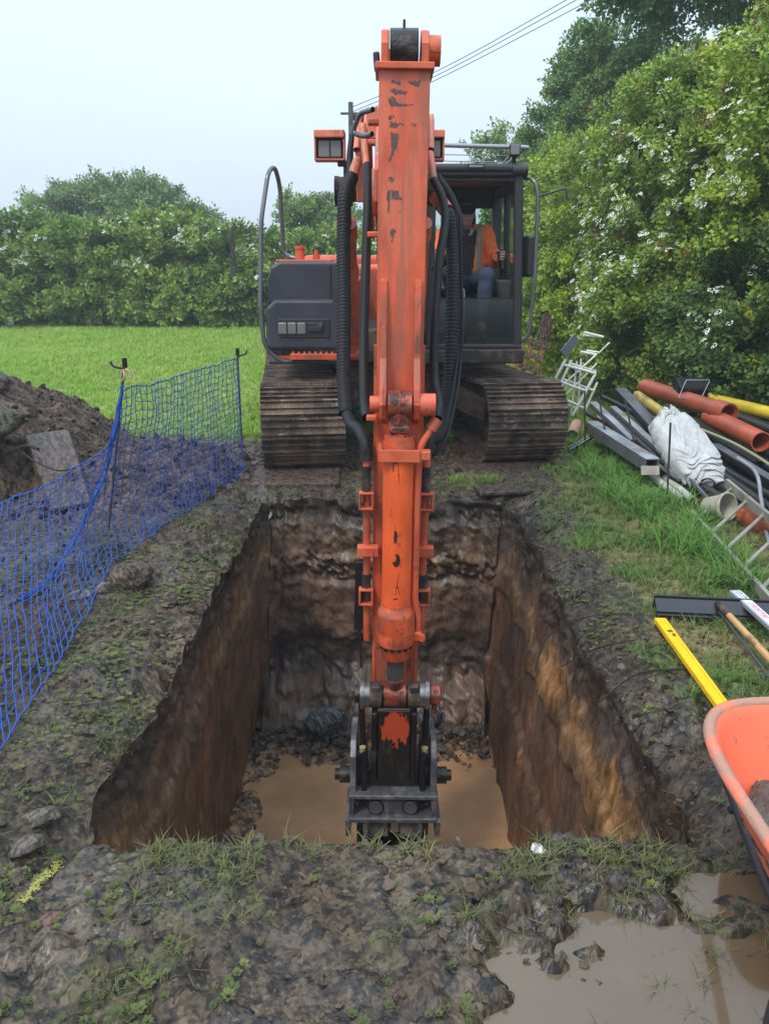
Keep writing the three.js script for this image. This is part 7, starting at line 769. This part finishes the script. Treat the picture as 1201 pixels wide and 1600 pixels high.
  colour(bodyG, (x, y, z) => { const h = J.head, dy = y - h[1], dz = z - h[2]; if (y > 0.9 && dz > 0.05 && dy < -0.048 && dy > -0.066 && Math.abs(x) < 0.028) return [0.26, 0.10, 0.085]; if (y > 0.9 && dz > 0.06 && Math.abs(dy - 0.012) < 0.008 && Math.abs(Math.abs(x) - 0.031) < 0.014) return [0.10, 0.06, 0.05]; return [0.5, 0.29, 0.215]; });
  mesh('body', bodyG, skin, root);
  const cloth = (o) => mat({ vertexColors: true, roughness: 0.85, bumpMap: repT(soilBumpT, 0.35), bumpScale: 0.008, ...o });
  const OR = [0.92, 0.17, 0.03], GR = [0.26, 0.25, 0.215], DK = [0.022, 0.022, 0.026];
  const jk = (p) => { const n = 0.010 * n3(p[0] * 9, p[1] * 9, p[2] * 9) + 0.006 * n3(p[0] * 22, p[1] * 16, p[2] * 22); let d = smin(torso(p, 0.026), arms(p, 0.018), 0.03) + n; d = Math.max(d, 0.50 - p[1]); for (const s of [-1, 1]) { const e = [p[0] - wr[0] * s, p[1] - wr[1], p[2] - wr[2]]; const dir = [(wr[0] - el[0]) * s, wr[1] - el[1], wr[2] - el[2]], L = Math.hypot(...dir); d = Math.max(d, (p[0] * s > 0.1 && p[2] > 0) ? (e[0] * dir[0] + e[1] * dir[1] + e[2] * dir[2]) / L + 0.012 : -1); } d = Math.max(d, -cap(p, [0, 0.96, -0.15], [0, 1.1, -0.12], 0.07, 0.085)); const front = Math.max(Math.abs(p[0]) - (0.055 + 0.05 * clamp((p[1] - 0.5) / 0.45)), -p[2] - 0.10); return Math.max(d, -Math.max(front, torso(p, 0.004) * -1)); };
  const jG = colour(march(jk, [-0.40, 0.46, -0.38], [0.40, 1.06, 0.2], 0.0115), (x, y, z) => { const ax = Math.abs(x); if (ax > 0.10 && ax < 0.155 && y > 0.5 && z > -0.3 && ax < 0.2 && z < 0.02) return GR; const dir = [wr[0] - el[0], wr[1] - el[1], wr[2] - el[2]], L = Math.hypot(...dir), s = ((ax - el[0]) * dir[0] + (y - el[1]) * dir[1] + (z - el[2]) * dir[2]) / L; if (ax > 0.2 && z > -0.05 && s > 0.085 && s < 0.135) return GR; if (ax < 0.2 && y > 0.545 && y < 0.595) return GR; return OR; });
  mesh('hi_vis_jacket', jG, cloth({ roughness: 0.75 }), root);
  const swG = colour(march((p) => Math.max(torso(p, 0.008) + 0.004 * n3(p[0] * 14, p[1] * 10, p[2] * 14), p[1] - 1.0), [-0.3, 0.40, -0.34], [0.3, 1.04, 0.06], 0.016), (x, y, z) => (y > 0.93 && Math.abs(Math.abs(x) - 0.035 - (y - 0.93) * 0.4) < 0.013 ? [0.42, 0.42, 0.4] : DK)); mesh('sweater', swG, cloth(), root);
  const trG = colour(march((p) => { const n = 0.008 * n3(p[0] * 12, p[1] * 12, p[2] * 12); return Math.max(Math.min(smin(legs(p, 0.012), torso(p, 0.012), 0.03) + n), p[1] - 0.56 - 0.12 * clamp(p[2] * 4), -p[1] + 0.12); }, [-0.3, 0.08, -0.34], [0.3, 0.7, 0.52], 0.014), (x, y, z) => { const k = 1 + 0.35 * n3(x * 8, y * 8, z * 8); return [0.030 * k, 0.046 * k, 0.085 * k]; }); mesh('jeans', trG, cloth(), root);
  const btG = colour(march((p) => Math.min(...[-1, 1].map((s) => Math.min(cap(p, [an[0] * s, 0.13, an[2]], [an[0] * s, 0.06, an[2] - 0.01], 0.056, 0.052), cap(p, [an[0] * s, 0.055, an[2] - 0.02], [toe[0] * s, 0.05, toe[2]], 0.05, 0.045)))), [-0.2, -0.02, 0.3], [0.2, 0.22, 0.64], 0.011), () => [0.12, 0.085, 0.03]); mesh('boots', btG, cloth(), root);
  const h = J.head, capF = (p) => { const q = [p[0] - h[0], p[1] - h[1], p[2] - h[2]]; let d = Math.max(ell(q, [0, 0.045, -0.012], [0.089, 0.098, 0.105]), 0.038 - q[1] + q[2] * 0.12); const br = Math.max(ell(q, [0, 0.052 - 0.55 * Math.max(0, q[2] - 0.06), 0.092], [0.082, 0.0105, 0.078]), 0.02 - q[2]); return smin(d, br + 0.15 * q[0] * q[0], 0.012); };
  const cG = colour(march(capF, [-0.11, 1.10, -0.26], [0.11, 1.30, 0.12], 0.0048), (x, y, z) => { const dy = y - h[1], dz = z - h[2]; if (dz > 0.05 && dy > 0.072 && dy < 0.104 && Math.abs(x) < 0.05 && dz < 0.12) return Math.abs(dy - 0.088) < 0.010 && Math.abs(x) < 0.042 ? [0.13, 0.115, 0.025] : [0.035, 0.036, 0.022]; return [0.024, 0.024, 0.022]; }); mesh('cap', cG, cloth({ bumpScale: 0.002 }), root);
}
renderer.render(scene, camera);
